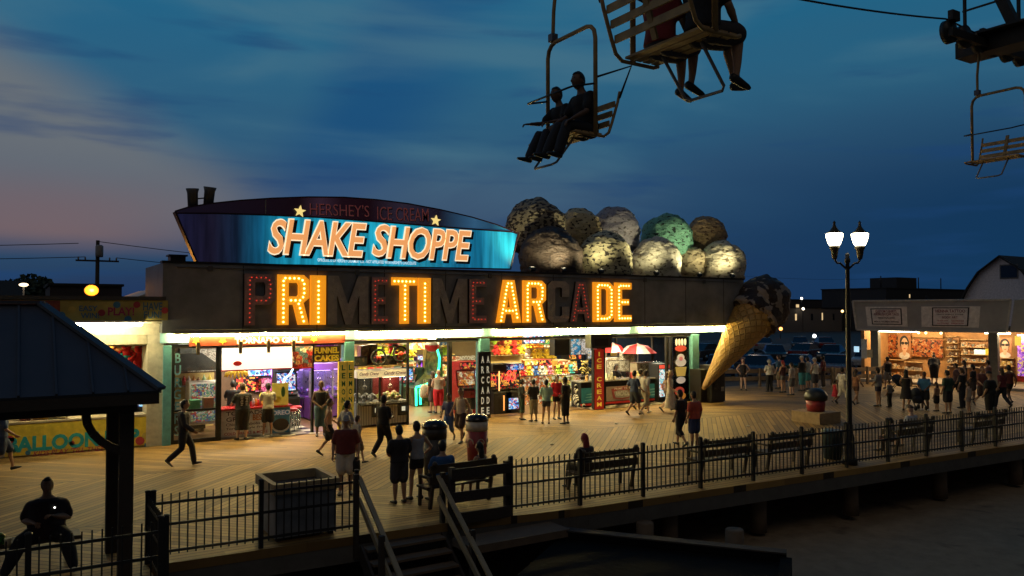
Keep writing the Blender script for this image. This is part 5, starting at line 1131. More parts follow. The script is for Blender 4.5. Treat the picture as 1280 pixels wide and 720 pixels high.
x = XS(240, 28.9); t = thing('range_hood', 'dark steel range hood hanging behind the left window', 'hood', (x, 29, 2.2)); MB().prism([(x - 1.1, 2.15), (x + .9, 2.15), (x + .9, 2.3), (x + .3, 2.75), (x - .5, 2.75), (x - 1.1, 2.3)], lambda u, v, d: (u, d, v), 28.7, 29.8).build('canopy', M('smoky_steel', (.06, .06, .055), .35, .6), t); MB().bb(x - .35, x + .2, 29.0, 29.5, 2.75, 3.4).build('duct', M('smoky_steel', (.06, .06, .055), .35, .6), t)
x = XS(262, 30.3); t = thing('wall_panel', 'white menu sheet on the wall behind the left window', 'panel', (x, 30.4, 2.2)); MB().bb(x - .7, x + .5, 30.4, 30.46, 2.0, 2.8).build('sheet', pat('menu_sheet', [(.6, .58, .52), (.62, .6, .55), (.45, .4, .35)], 7), t)
t = thing('kitchen_grill', 'black kitchen grill behind the left window', 'grill', (XS(236, 29.4), 29.4, 0)); x = XS(238, 29.4); MB().bb(x - 1.0, x + .5, 29.2, 29.9, .1, .95).build('body', DARKMETAL, t); MB().bb(x - 1.02, x + .52, 29.18, 29.92, .95, 1.0).build('hotplate', CHROME, t)
m = MB(); [m.bb(x + a - .05, x + a + .05, 29.25, 29.85, .018, .1) for a in (-.9, .4)]; m.build('foot', BLACK, t)
shelf(222, 270, 30.1, (1.55,), 'kitchen shelf on the wall behind the left window', M('kitchen_shelf_steel', (.3, .3, .3), .4, .5))
rn = random.Random(21)
for i, (px, cn, c) in enumerate(((226, 'green', (.05, .2, .06)), (231, 'red', (.4, .03, .03)), (237, 'white', (.6, .58, .52)), (243, 'amber', (.5, .25, .04)), (249, 'brown', (.2, .09, .04)), (256, 'pale green', (.3, .45, .25)), (263, 'yellow', (.55, .42, .05)))):
    bottle(XS(px, 30.1), 30.1, 1.55, M('kitchen_bottle_' + cn.replace(' ', '_'), c, .3), cn + ' bottle on the kitchen shelf behind the left window', rn.uniform(.24, .38), .07, 'bottles on the kitchen shelf')
# litter on the boards
for i, (px, py, c, lab) in enumerate(((330, 600, (.6, .57, .5), 'crumpled white napkin on the boards left of the white box'), (690, 556, (.55, .5, .42), 'crumpled pale napkin on the boards behind the bench'), (935, 533, (.6, .56, .48), 'scrap of paper on the boards in front of the round bin'), (240, 625, (.45, .06, .04), 'flattened red paper cup on the boards left of the fence post'), (770, 530, (.6, .58, .5), 'scrap of paper on the boards below the ice cream counter'))):
    q = G(px, py); m = MB(); m.sph((0, 0, .02), (.07, .05, .025), 9, 6, lambda p: p * (1 + .35 * noise.noise(p * 3 + Vector((i, 0, 0))))); o = m.build('litter', M('litter_%d' % i, c, .8)); o.location = (q.x, q.y, 0); tag(o, lab, 'litter')
# ================================================================== balloon game stall at the left
YL = 27.0
bs = thing('game_stall', 'balloon game stall with a yellow lettered counter board at the left', 'game stall', (0, YL, 0))
lx0, lx1 = -9.0, XS(202, YL)
YP = M('faded_yellow_board', (.42, .36, .1), .55, var=.25, scale=2)
MB().bb(lx0, lx1, 33, 33.2, 0, 4.4).build('wall', M('stall_cream', (.5, .45, .3), .7), bs)
pw = MB(); pw.bb(lx1 - .42, lx1 + .05, YL - .15, 33, 0, 3.86); pw.build('side_wall', M('pale_cream_wall', (.55, .52, .4), .6), bs)
MB().bb(lx0, lx1, YL - .84, 33, 4.51, 4.62).build('roof', M('roof_felt', (.07, .07, .07), .9), bs)
MB().bb(lx0, lx1 - .43, YL + .05, 33, 3.1, 3.18).build('ceiling', M('ceiling_tile', (.5, .47, .38), .8), bs)
hs = MB().bb(lx0, lx1 + .06, YL - .8, YL - .66, 3.9, 4.5).build('header_board', YP, bs)
MB().bb(lx0, XS(75, YL - .8), YL - .815, YL - .8, 3.92, 4.48).build('red_panel', M('faded_red_board', (.22, .05, .035), .55), hs)
PK = M('magenta_print', (.4, .05, .12), .5); BL = M('blue_print', (.06, .18, .32), .5); TL = M('teal_print', (.02, .36, .42), .5)
def fw(s, mt, p0, p1, y0, y1, par, Y, b=.02, sh=0):
    c = WY((p0 + p1) / 2, (y0 + y1) / 2, Y); return text(s, mt, par, (c.x, Y, c.z), XS(p1, Y) - XS(p0, Y), ZS((p0 + p1) / 2, y0, Y) - ZS((p0 + p1) / 2, y1, Y), b, .003, sh)
yy = YL - .805
fw('nd', M('cream_print', (.6, .55, .45), .5), 44, 62, 380, 391, hs, YL - .82)
fw('EASY', BL, 99, 122, 382, 389, hs, yy); fw('WIN!', BL, 101, 124, 391, 398, hs, yy); fw('PLAY!', PK, 135, 168, 384, 394.5, hs, yy, .03); fw('HAVE', BL, 179, 203, 378, 388, hs, yy); fw('FUN!', BL, 180, 202, 389, 398, hs, yy)
for px, py, cn in ((77, 394, 'blue'), (90, 387, 'yellow'), (127, 391, 'red'), (146, 381, 'blue'), (171, 381, 'red'), (206, 388, 'red'), (160, 399, 'blue'), (70, 385, 'red')):
    c = WY(px, py, yy); MB().prism([(c.x + .1 * math.cos(a * PI / 6), c.z + .1 * math.sin(a * PI / 6)) for a in range(12)], lambda u, v, d: (u, d, v), yy - .003, yy + .003).build('balloon_print', M('balloon_' + cn, {'blue': (.05, .2, .35), 'yellow': (.5, .4, .1), 'red': (.4, .05, .07)}[cn], .5), hs)
a, b = XS(75, YL - .9), XS(178, YL - .9)
MB().tube([(a, YL - .9, 3.79), (b, YL - .9, 3.79)], .045, 8).build('fluorescent_tube', EM('stall_tube', (1, .85, .45), 110), bs)
MB().bb(a - .05, b + .05, YL - .96, YL - .68, 3.845, 3.895).build('tube_fitting', WHITE, bs)
MB().bb(lx0, lx1, YL - .66, YL - .02, 3.8, 3.86).build('soffit_panel', CREAM, bs); MB().bb(lx0, lx1, YL - .16, YL - .02, 3.45, 3.79).build('soffit_board', CREAM, bs); MB().bb(lx0, lx1 - .43, YL - .12, YL + .04, 3.16, 3.45).build('shutter_box', M('dull_cream_shutter', (.42, .38, .26), .6), bs)
kb = MB().bb(lx0, lx1 - .43, YL - .1, YL + .5, .03, .95).build('counter', CREAM, bs); MB().bb(lx0, lx1 - .43, YL - .135, YL + .6, .95, 1.0).build('countertop', M('worn_cream_top', (.5, .42, .28), .5), bs)
x0b, x1b = XS(9, YL - .12), XS(186, YL - .12)
bb_ = MB().bb(x0b, x1b, YL - .125, YL - .1, .05, .93).build('front_board', M('bright_yellow_board', (.72, .56, .06), .5), bs)
yb2 = YL - .128
fw('BALLOON POP', TL, 12, 177, 541, 560, bb_, yb2, .045); fw("KIDS PLAY 'TILL THEY WIN", PK, 43, 152, 559.5, 566, bb_, yb2, .006, .25)
for px, py, cn, r in ((12, 550, 'red', .12), (12, 564, 'yellow', .13), (175, 551, 'red', .13), (182, 545, 'yellow', .11), (35, 566, 'blue', .07), (90, 554, 'red', .07), (183, 556, 'blue', .06)):
    c = WY(px, py, yb2); MB().prism([(c.x + r * math.cos(a * PI / 6), c.z + r * math.sin(a * PI / 6)) for a in range(12)], lambda u, v, d: (u, d, v), yb2 - .003, yb2 + .003).build('balloon_print', M('balloon_' + cn, {'blue': (.05, .2, .35), 'yellow': (.5, .4, .1), 'red': (.4, .05, .07)}[cn], .5), bb_)
light('stall_lamp', 'AREA', (1.6, 29.0, 3.05), 110, (1, .82, .4), 2.5, .8); light('stall_lamp', 'AREA', (-3, 29.0, 3.05), 70, (1, .82, .4), 2.5, .8)
rn = random.Random(9)
shelf(120, 190, 28.9, (2.55,), 'toy shelf high on the right inside the balloon stall')
tc_ = ['red', 'blue', 'white', 'yellow', 'lime green', 'orange', 'turquoise', 'brown']
for z, Y in ((2.55, 28.85), (2.1, 28.8)): toyrow(112, 186, Y, z, tc_, 'hung in the balloon stall above its counter', 'prizes in the balloon stall', 1.5, .4)
toyrow(60, 150, 32.6, 1.8, tc_, 'on the back wall of the balloon stall', 'prizes on the stall back wall', 1.5, .5)
big_toy(178, 28.2, 2.25, 2.3, M('scarlet_plush', (.6, .02, .02), .9), 'big scarlet plush toy hung at the right end of the balloon stall')
for px, cn, lab, w_, h_ in ((27, (.12, .06, .03), 'brown bag on the stall counter at the left', .5, .45), (36, (.3, .1, .08), 'dark red bag on the stall counter', .35, .4), (51, (.6, .3, .05), 'orange tub on the stall counter', .5, .2), (75, (.6, .56, .35), 'tangle of pale balloons in a tray on the stall counter', .6, .16), (76, (.55, .45, .1), 'yellow price card standing behind the pale balloons', .4, .5)):
    yq = 27.2 if h_ < .45 else 27.45; m = MB()
    if h_ == .5: m.bb(-w_ / 2, w_ / 2, -.02, .02, 0, h_)
    else:
        for k in range(7): m.sph((random.uniform(-w_ / 3, w_ / 3), random.uniform(-.08, .08), h_ * random.uniform(.3, .6)), (w_ * .24, .14, h_ * .42), 9, 6)
    nm = lab.split(' on ')[0].split(' in ')[0].split(' standing')[0].split()[-1]; nm = {'bag': 'bag', 'tub': 'tub', 'balloons': 'balloon_heap', 'card': 'price_card'}[nm]
    o = m.build(nm, M(nm + '_' + str(px), cn, .7)); o.location = (XS(px, yq), yq, 1.0); tag(o, lab, nm.replace('_', ' '))
t = thing('ticket_machine', 'blue lit ticket machine at the right end of the balloon stall', 'machine', (XS(177, 27.9), 27.9, 0)); x = XS(178, 27.9)
MB().bb(x - .4, x + .4, 27.75, 28.3, 0, 2.0).build('body', DARKMETAL, t); MB().bb(x - .32, x + .32, 27.73, 27.75, 1.45, 1.9).build('screen', SCR_B, t); MB().bb(x - .32, x + .32, 27.73, 27.75, 1.15, 1.32).build('control_panel', SCR_B, t)

# ================================================================== T-shirt and tattoo shop at the right
A = Vector((43.0, 29.6, 0)); Bp = Vector((44.6, 21.4, 0)); su = (Bp - A).normalized(); sn = Vector((su.y, -su.x, 0))   # along the front; outward towards the camera
if sn.dot(A) > 0: sn = -sn
def SP(px, py, off=0.):
    r = ray(px, py); P0 = A + sn * off; k = ((P0 - CAM).dot(sn)) / r.dot(sn); return CAM + r * k
def sa(px, off=0.): return (SP(px, 400, off) - A).dot(su)
def pt(s, off, z): return A + su * s + sn * off + Vector((0, 0, z))
ANG = math.atan2(su.y, su.x)
def sbox(m, s0, s1, o0, o1, z0, z1): m.box(pt((s0 + s1) / 2, (o0 + o1) / 2, (z0 + z1) / 2), (abs(s1 - s0), abs(o1 - o0), abs(z1 - z0)), rz=ANG); return m
sh_ = thing('tattoo_shop', 'low shop with a leaning grey sign band and two lettered panels at the right', 'shop', tuple(A))
AW = M('grey_green_awning', (.36, .37, .36), .6, var=.15, scale=1.2)
zb_ = 3.05
def awn(p0t, p1t, p0b, p1b, nm):
    P = [SP(p0b, 411, .1), SP(p1b, 417.5, .1), SP(p1t, 376, .3), SP(p0t, 375, .3)]
    P[0].z = P[1].z = zb_; zt = (P[2].z + P[3].z) / 2; P[2].z = P[3].z = zt; n = (P[1] - P[0]).cross(P[3] - P[0]).normalized(); n = n if n.dot(sn) > 0 else -n
    m = MB(); m.v = [tuple(p) for p in P] + [tuple(p - n * .12) for p in P]
    m.face([0, 1, 2, 3]); m.face([7, 6, 5, 4])
    for j in range(4): m.face([j, (j + 1) % 4, 4 + (j + 1) % 4, 4 + j])
    o = m.build('sign_band', AW, sh_); e = MB(); EP = M('pale_edge_strip', (.5, .49, .44), .5)
    for j in range(4): e.bar(P[j] + n * .02, P[(j + 1) % 4] + n * .02, .1, .06, n)
    e.build('edge_strip', EP, o); return P, n, o
P1, n1, aw1 = awn(1066, 1264, 1071, 1258.5, 'a')
s2 = [pt((P1[1] - A).dot(su) + k, .1, zb_) for k in (.12, 7)]; 
def lin(P, u, v): return (P[0] * (1 - u) + P[1] * u) * (1 - v) + (P[3] * (1 - u) + P[2] * u) * v
m = MB(); Q = [P1[1] + su * .15, P1[1] + su * 7, P1[2] + su * 6.9, P1[2] + su * .15]; m.v = [tuple(p) for p in Q] + [tuple(p - n1 * .12) for p in Q]; m.face([0, 1, 2, 3]); m.face([7, 6, 5, 4])
for j in range(4): m.face([j, (j + 1) % 4, 4 + (j + 1) % 4, 4 + j])
m.build('sign_band', AW, sh_)
aw_up = (P1[3] - P1[0]).normalized(); 
def panel_on(u0, u1, v0, v1, mt, nm, off, par): 
    P = [lin(P1, u0, v0), lin(P1, u1, v0), lin(P1, u1, v1), lin(P1, u0, v1)]; m = MB(); m.v = [tuple(p + n1 * off) for p in P] + [tuple(p + n1 * .001) for p in P]; m.face([0, 1, 2, 3])
    for j in range(4): m.face([j, (j + 1) % 4, 4 + (j + 1) % 4, 4 + j])
    return m.build(nm, mt, par)
PW = M('dull_white_panel', (.8, .78, .72), .6); PWB = M('white_print_board', (.84, .8, .76), .6)
rot1 = Matrix((su, aw_up, n1)).transposed()
wid = (P1[1] - P1[0]).length; hei = (P1[3] - P1[0]).length
def aline(s, mt, u, v, w_, h_, par): text(s, mt, par, lin(P1, u, v) + n1 * .05, w_ * wid, h_ * hei, .012, .002, rot=rot1)
MAR = M('maroon_print', (.2, .01, .03), .5)
pa = panel_on(.085, .37, .13, .80, PW, 'white_panel', .02, aw1); panel_on(.12, .335, .19, .74, BLACK, 'print_border', .03, pa); panel_on(.128, .327, .22, .71, PWB, 'print_board', .04, pa)
for s, v, h_, w_, mt in (('CUSTOM T-SHIRTS', .645, .085, .15, MAR), ('AIRBRUSH CAR TAGS', .545, .085, .18, MAR), ('PERSONALIZED', .42, .06, .12, INK), ('MEN & WOMEN APPAREL', .29, .06, .18, INK)): aline(s, mt, .2275, v, w_, h_, pa)
pb = panel_on(.465, .83, .13, .80, PW, 'white_panel', .02, aw1); panel_on(.535, .765, .17, .77, BLACK, 'print_border', .03, pb); panel_on(.543, .757, .2, .74, PWB, 'print_board', .04, pb)
for s, u, v, h_, w_, mt in (('HENNA TATTOO', .65, .655, .1, .19, MAR), ('HERE IS WHERE IT IS DONE', .65, .545, .035, .17, INK), ('BODY ART', .65, .45, .07, .1, MAR), ('QUICK DRY', .605, .34, .04, .07, RINK), ('SEE DESIGNS', .7, .34, .04, .08, RINK), ('ALL COLORS', .605, .26, .04, .075, RINK), ('INSIDE NOW', .7, .26, .04, .08, RINK)): aline(s, mt, u, v, w_, h_, pb)
# body of the shop
L1 = 19.
m = MB(); sbox(m, .3, L1, -4.2, -4.0, 0, 3.3); sbox(m, .3, .5, -4.0, -.2, 0, 3.3); m.build('wall', M('warm_plank_wall', (.4, .22, .09), .7, var=.3, scale=2), sh_)
m = MB(); sbox(m, .2, L1, -4.2, .05, 3.12, 3.3); m.build('roof', M('roof_felt', (.07, .07, .07), .9), sh_)
m = MB(); sbox(m, .3, L1, -4.0, .4, .004, .14); m.build('floor', M('concrete_slab', (.4, .36, .3), .8), sh_)
for px in (1093, 1241):
    s = sa(px); m = MB(); sbox(m, s - .22, s + .22, -.3, .06, .14, 3.1); m.build('post', M('grey_green_post', (.16, .16, .13), .6), sh_)
for a, b in ((1097, 1145), (1230, 1262)):
    s0_, s1_ = sa(a), sa(b); MB().tube([pt(s0_, -.1, 2.98), pt(s1_, -.1, 2.98)], .04, 6).build('fluorescent_tube', EM('shop_tube', (1, .85, .55), 22), sh_)
for px in (1105, 1130, 1160, 1190, 1220, 1255, 1275): 
    p = pt(sa(px, -1.2), -1.4, 3.0); light('shop_lamp', 'POINT', p, 130, (1, .66, .3) if px < 1210 else (1, .7, .4), soft=.12)
for px in (1148, 1157, 1176): MB().sph(pt(sa(px, -.3), -.3, 2.92), .07, 8, 6).build('lamp_bulb', EM('warm_bulb', (1, .65, .25), 7), sh_)
def wallpanel(p0, p1, y0, y1, off, mt, lab, cat='panel', nm='wall_panel', thick=.05):
    s0_, s1_ = sa(p0, off), sa(p1, off); zt = SP((p0 + p1) / 2, y0, off).z; zl = SP((p0 + p1) / 2, y1, off).z; c = pt((s0_ + s1_) / 2, off, zl)
    m = MB(); sbox(m, s0_, s1_, off - thick, off, zl, zt); o = m.build(nm, mt); o.data.transform(Matrix.Translation(-c)); o.location = c; tag(o, lab, cat); return c, zt - zl, s1_ - s0_
SG = pat('rows_of_sunglasses', [(.45, .14, .04), (.5, .18, .05), (.03, .02, .02), (.55, .3, .15), (.4, .1, .03), (.3, .07, .03)], 7, 1)
wallpanel(1106, 1123, 418, 446, -3.7, SG, 'orange board of sunglasses left of the portrait poster', 'display board', 'display_board')
wallpanel(1138, 1178, 424, 446, -3.7, SG, 'long orange board of sunglasses right of the portrait poster', 'display board', 'display_board')
wallpanel(1140, 1178, 414, 422, -3.7, M('plain_orange_board', (.5, .28, .12), .6), 'plain orange header board over the long sunglasses board', 'board', 'header_board')
def portrait(p0, p1, y0, y1, off, lab):
    s0_, s1_ = sa(p0, off), sa(p1, off); zt = SP(p0, y0, off).z; zl = SP(p0, y1, off).z; c = (s0_ + s1_) / 2; h_ = zt - zl; w_ = s1_ - s0_; t = thing('portrait_poster', lab, 'poster', tuple(pt(c, off, zl)))
    m = MB(); sbox(m, s0_, s1_, off - .04, off, zl, zt); m.build('sheet', M('poster_brown', (.35, .16, .07), .6), t)
    def ov(nm, u, v, ru, rv, mt, d): m = MB(); m.prism([(c + u * w_ + ru * w_ * math.cos(k * PI / 8), zl + v * h_ + rv * h_ * math.sin(k * PI / 8)) for k in range(16)], lambda a, b, e: tuple(pt(a, e, b)), off, off + d); m.build(nm, mt, t)
    SK = M('printed_skin', (.55, .36, .24), .6)
    ov('hair_print', 0, .66, .36, .3, BLACK, .008); ov('face_print', .02, .56, .26, .3, SK, .012); ov('collar_print', 0, .1, .42, .16, M('printed_white', (.6, .56, .5), .6), .01); ov('neck_print', 0, .24, .14, .14, SK, .014)
    ov('lens_print', -.12, .63, .13, .065, BLACK, .016); ov('lens_print', .15, .63, .13, .065, BLACK, .016); ov('mouth_print', .03, .4, .08, .02, RINK, .016)
portrait(1122, 1138, 418, 447, -3.6, 'portrait poster of a face with dark sunglasses above the orange shelves')
portrait(1247, 1264, 422, 446, -2.6, 'portrait poster of a face with sunglasses right of the second shop post')
SHLF = pat('stacked_goods', [(.5, .3, .12), (.6, .45, .25), (.25, .1, .04), (.08, .05, .03), (.55, .2, .06), (.5, .48, .4)], 6, 7)
def goods(p0, p1, y0, y1, off, mt, lab):
    s0_, s1_ = sa(p0, off), sa(p1, off); zt = SP(p0, y0, off).z; zl = max(.15, SP(p0, y1, off).z); t = thing('goods_shelf', lab, 'shelf', tuple(pt((s0_ + s1_) / 2, off, zl)))
    n = max(2, int((zt - zl) / .36)); m = MB(); sbox(m, s0_, s1_, off - .42, off - .38, zl, zt); m.build('back', M('shelf_back', (.3, .16, .07), .7), t)
    for k in range(n + 1):
        z = zl + (zt - zl) * k / n; m = MB(); sbox(m, s0_, s1_, off - .38, off, z - .03, z); m.build('board', M('light_shelf_wood', (.5, .34, .16), .6), t)
    rn = random.Random(int(p0 * 7)); m = MB(); 
    for k in range(n):
        s = s0_ + .03; z = zl + (zt - zl) * k / n
        while s < s1_ - .12:
            w_ = rn.uniform(.08, .22); sbox(m, s, min(s + w_, s1_ - .02), off - rn.uniform(.2, .34), off - .04, z, z + rn.uniform(.12, .28)); s += w_ + rn.uniform(.01, .05)
    tag(m.build('goods', mt, t), kind='stuff')
goods(1106, 1128, 449, 478, -2.9, SHLF, 'wooden shelf of goods below the portrait poster'); goods(1182, 1196, 420, 470, -3.3, pat('dark_goods', [(.06, .05, .05), (.3, .2, .1), (.5, .45, .35), (.12, .06, .03)], 7, 2), 'tall shelf of dark frames right of the sunglasses boards')
goods(1200, 1232, 424, 470, -3.2, pat('pale_goods', [(.55, .48, .35), (.4, .25, .12), (.6, .55, .45), (.15, .2, .2), (.3, .12, .05)], 7, 3), 'wide shelf of pale souvenirs left of the second shop post')
goods(1246, 1266, 447, 476, -2.5, pat('yellow_goods', [(.6, .45, .15), (.65, .6, .4), (.4, .25, .08)], 8, 3), 'shelf of yellow goods under the right poster')
goods(1129, 1150, 452, 478, -1.8, M('card_rack_white', (.45, .4, .34), .6, var=.5, scale=9), 'pale card rack in front of the wooden shelves')
wallpanel(1271, 1284, 418, 470, -1.6, screen('violet_stall', [(.3, .1, .6), (.5, .2, .7), (.15, .05, .4), (.6, .4, .2)], .9, 6, 4), 'violet lit display at the right edge of the shop', 'display', 'lit_display'); wallpanel(1268, 1276, 420, 432, -1.2, EM('yellow_neon_box', (1, .7, .1), .8), 'small yellow lit sign at the right edge', 'sign', 'small_sign')
wallpanel(1268, 1282, 470, 477, -1.0, M('red_crates', (.5, .03, .02), .5, var=.5, scale=8), 'row of red boxes at the foot of the violet display', 'boxes', 'red_box')
wallpanel(1217, 1231, 437, 443, -2.0, EM('pale_sign', (.6, .9, .85), .6), 'pale green lit sign inside the tattoo shop', 'sign', 'small_sign'); wallpanel(1231, 1240, 436, 444, -1.8, M('yellow_tag', (.7, .45, .05), .5, em=(1, .6, .05), es=.2), 'yellow lozenge sign beside the second shop post', 'sign', 'small_sign')
t = thing('display_counter', 'low counter across the front of the tattoo shop', 'counter', tuple(pt(5, -.9, 0))); m = MB(); sbox(m, sa(1180), sa(1238), -1.3, -.7, .14, 1.0); m.build('body', M('orange_brown_counter', (.3, .14, .05), .6, var=.4, scale=6), t); m = MB(); sbox(m, sa(1180) - .05, sa(1238), -1.35, -.65, 1.0, 1.05); m.build('countertop', WOOD, t)
m = MB(); sbox(m, sa(1068), sa(1076), -.5, -.42, .14, 2.3); 
wallpanel(1076, 1083, 424, 448, .2, M('white_notice', (.55, .52, .44), .6), 'tall white notice board left of the first shop post', 'notice', 'notice_board'); wallpanel(1083, 1090, 437, 447, .1, M('cream_notice', (.55, .48, .3), .6), 'small cream notice left of the first shop post', 'notice', 'notice_board')
c_, h_, w_ = wallpanel(1067, 1073, 433, 440, 1.2, EM('pale_blue_screen', (.5, .8, 1), .9), 'small pale blue lit screen on a stand left of the shop', 'screen', 'lit_screen')

# ================================================================== lamp post, bins, benches
lp0 = G(1060, 580); lp0 = Vector((lp0.x, edgeY(lp0.x) + .45, 0))
def lamp_post(loc, label):
    t = thing('street_lamp', label, 'street lamp'); m = MB()
    m.lathe([(.2, 0), (.2, .12), (.14, .2), (.13, .75), (.09, .85), (.075, 1.2), (.062, 3.5), (.052, 5.5), (.075, 5.52), (.075, 5.6), (.05, 5.66), (.06, 5.74), (.0, 5.8)], seg=14); m.build('pole', BLACK, t)
    for s in (-1, 1):
        ar = MB(); ar.tube([(s * .04, 0, 5.35), (s * .12, 0, 5.42), (s * .2, 0, 5.5), (s * .28, 0, 5.5), (s * .34, 0, 5.58), (s * .35, 0, 5.68)], .03, 8).build('arm', BLACK, t)
        h = MB(); h.lathe([(.05, 5.6), (.07, 5.66), (.1, 5.86), (.13, 5.9), (.13, 5.97)], (s * .35, 0, 0), 14); ho = h.build('lamp_holder', M('bronze_holder', (.06, .045, .02), .5, .4), t)
        g = MB(); g.lathe([(.12, 5.97), (.16, 6.03), (.215, 6.2), (.225, 6.3), (.2, 6.32)], (s * .35, 0, 0), 18); g.build('globe', EM('lamp_globe', (1, .9, .62), 9), t)
        c = MB(); c.lathe([(.21, 6.322), (.12, 6.4), (.05, 6.5), (.03, 6.58), (.04, 6.62), (.0, 6.68)], (s * .35, 0, 0), 14); c.build('lamp_cap', M('bronze_holder', (.06, .045, .02), .5, .4), t)
    t.location = loc; t.rotation_euler.z = R(-32); return t
lamp0 = lamp_post(lp0, 'tall black boardwalk lamp post with two glowing urn shaped lamps')
for s in (-1, 1): 
    p = lp0 + Vector((s * .35 * math.cos(R(-32)), s * .35 * math.sin(R(-32)), 6.15)); light('street_lamp_light', 'POINT', p, 110, (1, .8, .48), soft=.18)
for k, (x, lab) in enumerate(((34.0, 'added unseen lamp post past the right edge lighting the shop fascia'), (-9.0, 'added unseen lamp post past the left edge lighting the foreground'))):
    q = Vector((x, edgeY(x) + .45, 0)); dup(lamp0, q, R(-32), lab)
    for s in (-1, 1): light('street_lamp_light', 'POINT', q + Vector((s * .35 * math.cos(R(-32)), s * .35 * math.sin(R(-32)), 6.15)), 2600 if k == 0 else 150, (1, .9, .74), soft=.18)  # added lamps out of view; the right one brightens the shop fascia
def bin_(px, py, r, h, mats, label, swirl=False, base=None):
    p = G(px, py); t = thing('litter_bin', label, 'litter bin', (p.x, p.y, 0)); z = 0
    if base: MB().bb(p.x - .62, p.x + .62, p.y - .62, p.y + .62, .0, .4).build('platform', M('tan_platform', (.34, .24, .13), .7, var=.25), t); z = .4
    b = MB(); b.lathe([(r * .82, z), (r * .98, z + h * .66)], p, 22); bo = b.build('drum', mats[0], t)
    MB().lathe([(r * .99, z + h * .66), (r * 1.02, z + h * .86), (r * .98, z + h * .86)], p, 22).build('collar', mats[1], t)
    MB().lathe([(r * 1.06, z + h * .86), (r * 1.06, z + h * .9), (r * .85, z + h * .97), (r * .35, z + h), (.001, z + h)] if not base else [(r * 1.1, z + h * .62), (r * 1.15, z + h * .86), (r * .9, z + h * 1.1), (r * .5, z + h * 1.25), (.001, z + h * 1.28)], p, 22).build('lid', mats[2], t)
    if swirl:
        for k in range(6):
            a = k * PI / 3 + .4; c = Vector((p.x + r * .91 * math.cos(a), p.y + r * .91 * math.sin(a), h * .4)); v = Vector((-math.sin(a), math.cos(a), 0))
            MB().tube([c + v * .1 * math.cos(q * .5) + Vector((0, 0, .13 * math.sin(q * .5))) + Vector((math.cos(a), math.sin(a), 0)) * .005 for q in range(9)], .018, 5).build('swirl_mark', M('cream_mark', (.55, .45, .35), .5), t)
    return t
bin_(596, 577, .31, 1.32, (M('maroon_drum', (.28, .03, .035), .45), M('dirty_white_collar', (.62, .58, .5), .5), M('black_gloss_lid', (.012, .012, .012), .25)), 'big drinks cup shaped litter bin in maroon and white with a black lid', True)
bin_(543, 592, .32, 1.38, (M('dark_grey_drum', (.03, .03, .032), .5), M('black_collar', (.015, .015, .015), .5), M('black_gloss_lid', (.012, .012, .012), .25)), 'dark domed litter bin beside the couple seen from behind')
bin_(1020, 527, .38, .68, (M('maroon_drum', (.28, .03, .035), .45), M('dirty_white_collar', (.62, .58, .5), .5), M('dark_dome', (.02, .022, .02), .4)), 'squat litter bin with a black dome on a square wooden platform', base=True)
p = G(1041, 573); o = MB(); o.lathe([(.24, 0), (.3, .75), (.31, .8), (.001, .78)], seg=18); o = o.build('barrel', M('dark_teal_barrel', (.02, .05, .06), .5)); o.location = (p.x, p.y, 0); tag(o, 'dark teal open barrel behind the fence left of the lamp post', 'barrel')
BEN = M('dark_bench_wood', (.05, .035, .022), .6, scale=3, bump=.2)
def bench():
    t = thing('bench', 'x', 'bench')
    for k in range(3): MB().bar((-.85, -.1 + k * .15, .44), (.85, -.1 + k * .15, .44), .13, .04).build('seat_slat', BEN, t)
    for k in range(2): MB().bar((-.85, -.27 - k * .05, .62 + k * .24), (.85, -.27 - k * .05, .62 + k * .24), .035, .17).build('back_slat', BEN, t)
    for s in (-1, 1):
        m = MB(); m.bar((s * .75, .3, 0), (s * .75, .28, .42), .06, .06); m.bar((s * .75, -.14, 0), (s * .75, -.33, .95), .06, .07, (1, 0, 0)); m.bar((s * .75, -.2, .4), (s * .75, .33, .41), .06, .05); m.bar((s * .75, -.25, .64), (s * .75, .3, .64), .06, .05); m.bar((s * .75, .28, .4), (s * .75, .28, .64), .05, .05)
        m.sph((s * .75, -.335, .97), .06, 8, 6); m.build('end_frame', BEN, t)
    return t
b0 = bench(); spots = [((520 + 605) / 2, None, 'bench holding the man in the blue shirt', 8.3, 15.45), (752, 14.85, 'bench with a lone seated woman seen from behind', 0, 0), (897, 14.55, 'empty bench behind the fence below the man in the red shirt', 0, 0), (977, 14.4, 'empty bench left of the teal barrel', 0, 0), (1132, 14.0, 'bench holding the two people right of the lamp post', 0, 0), (1224, 13.7, 'bench behind the right end of the fence', 0, 0)]
for i, (px, Y, lab, xx, yy_) in enumerate(spots):
    x, y = (xx, yy_) if Y is None else (XS(px, Y), Y); rz = R(-3) if Y else R(4)
    if i == 0: b0.location = (x, y, 0); b0.rotation_euler.z = rz; tag(b0, lab, None, 'benches along the deck edge')
    else: dup(b0, (x, y, 0), rz, lab, 'benches along the deck edge')
t = thing('low_bench', 'low backless bench under the pavilion holding the large seated person', 'bench', (.45, 15.35, 0)); MB().bb(-.35, 1.05, 15.15, 15.6, .4, .46).build('seat', BEN, t)
for x in (-.2, .9): MB().bb(x - .05, x + .05, 15.2, 15.55, 0, .4).build('leg', BEN, t)
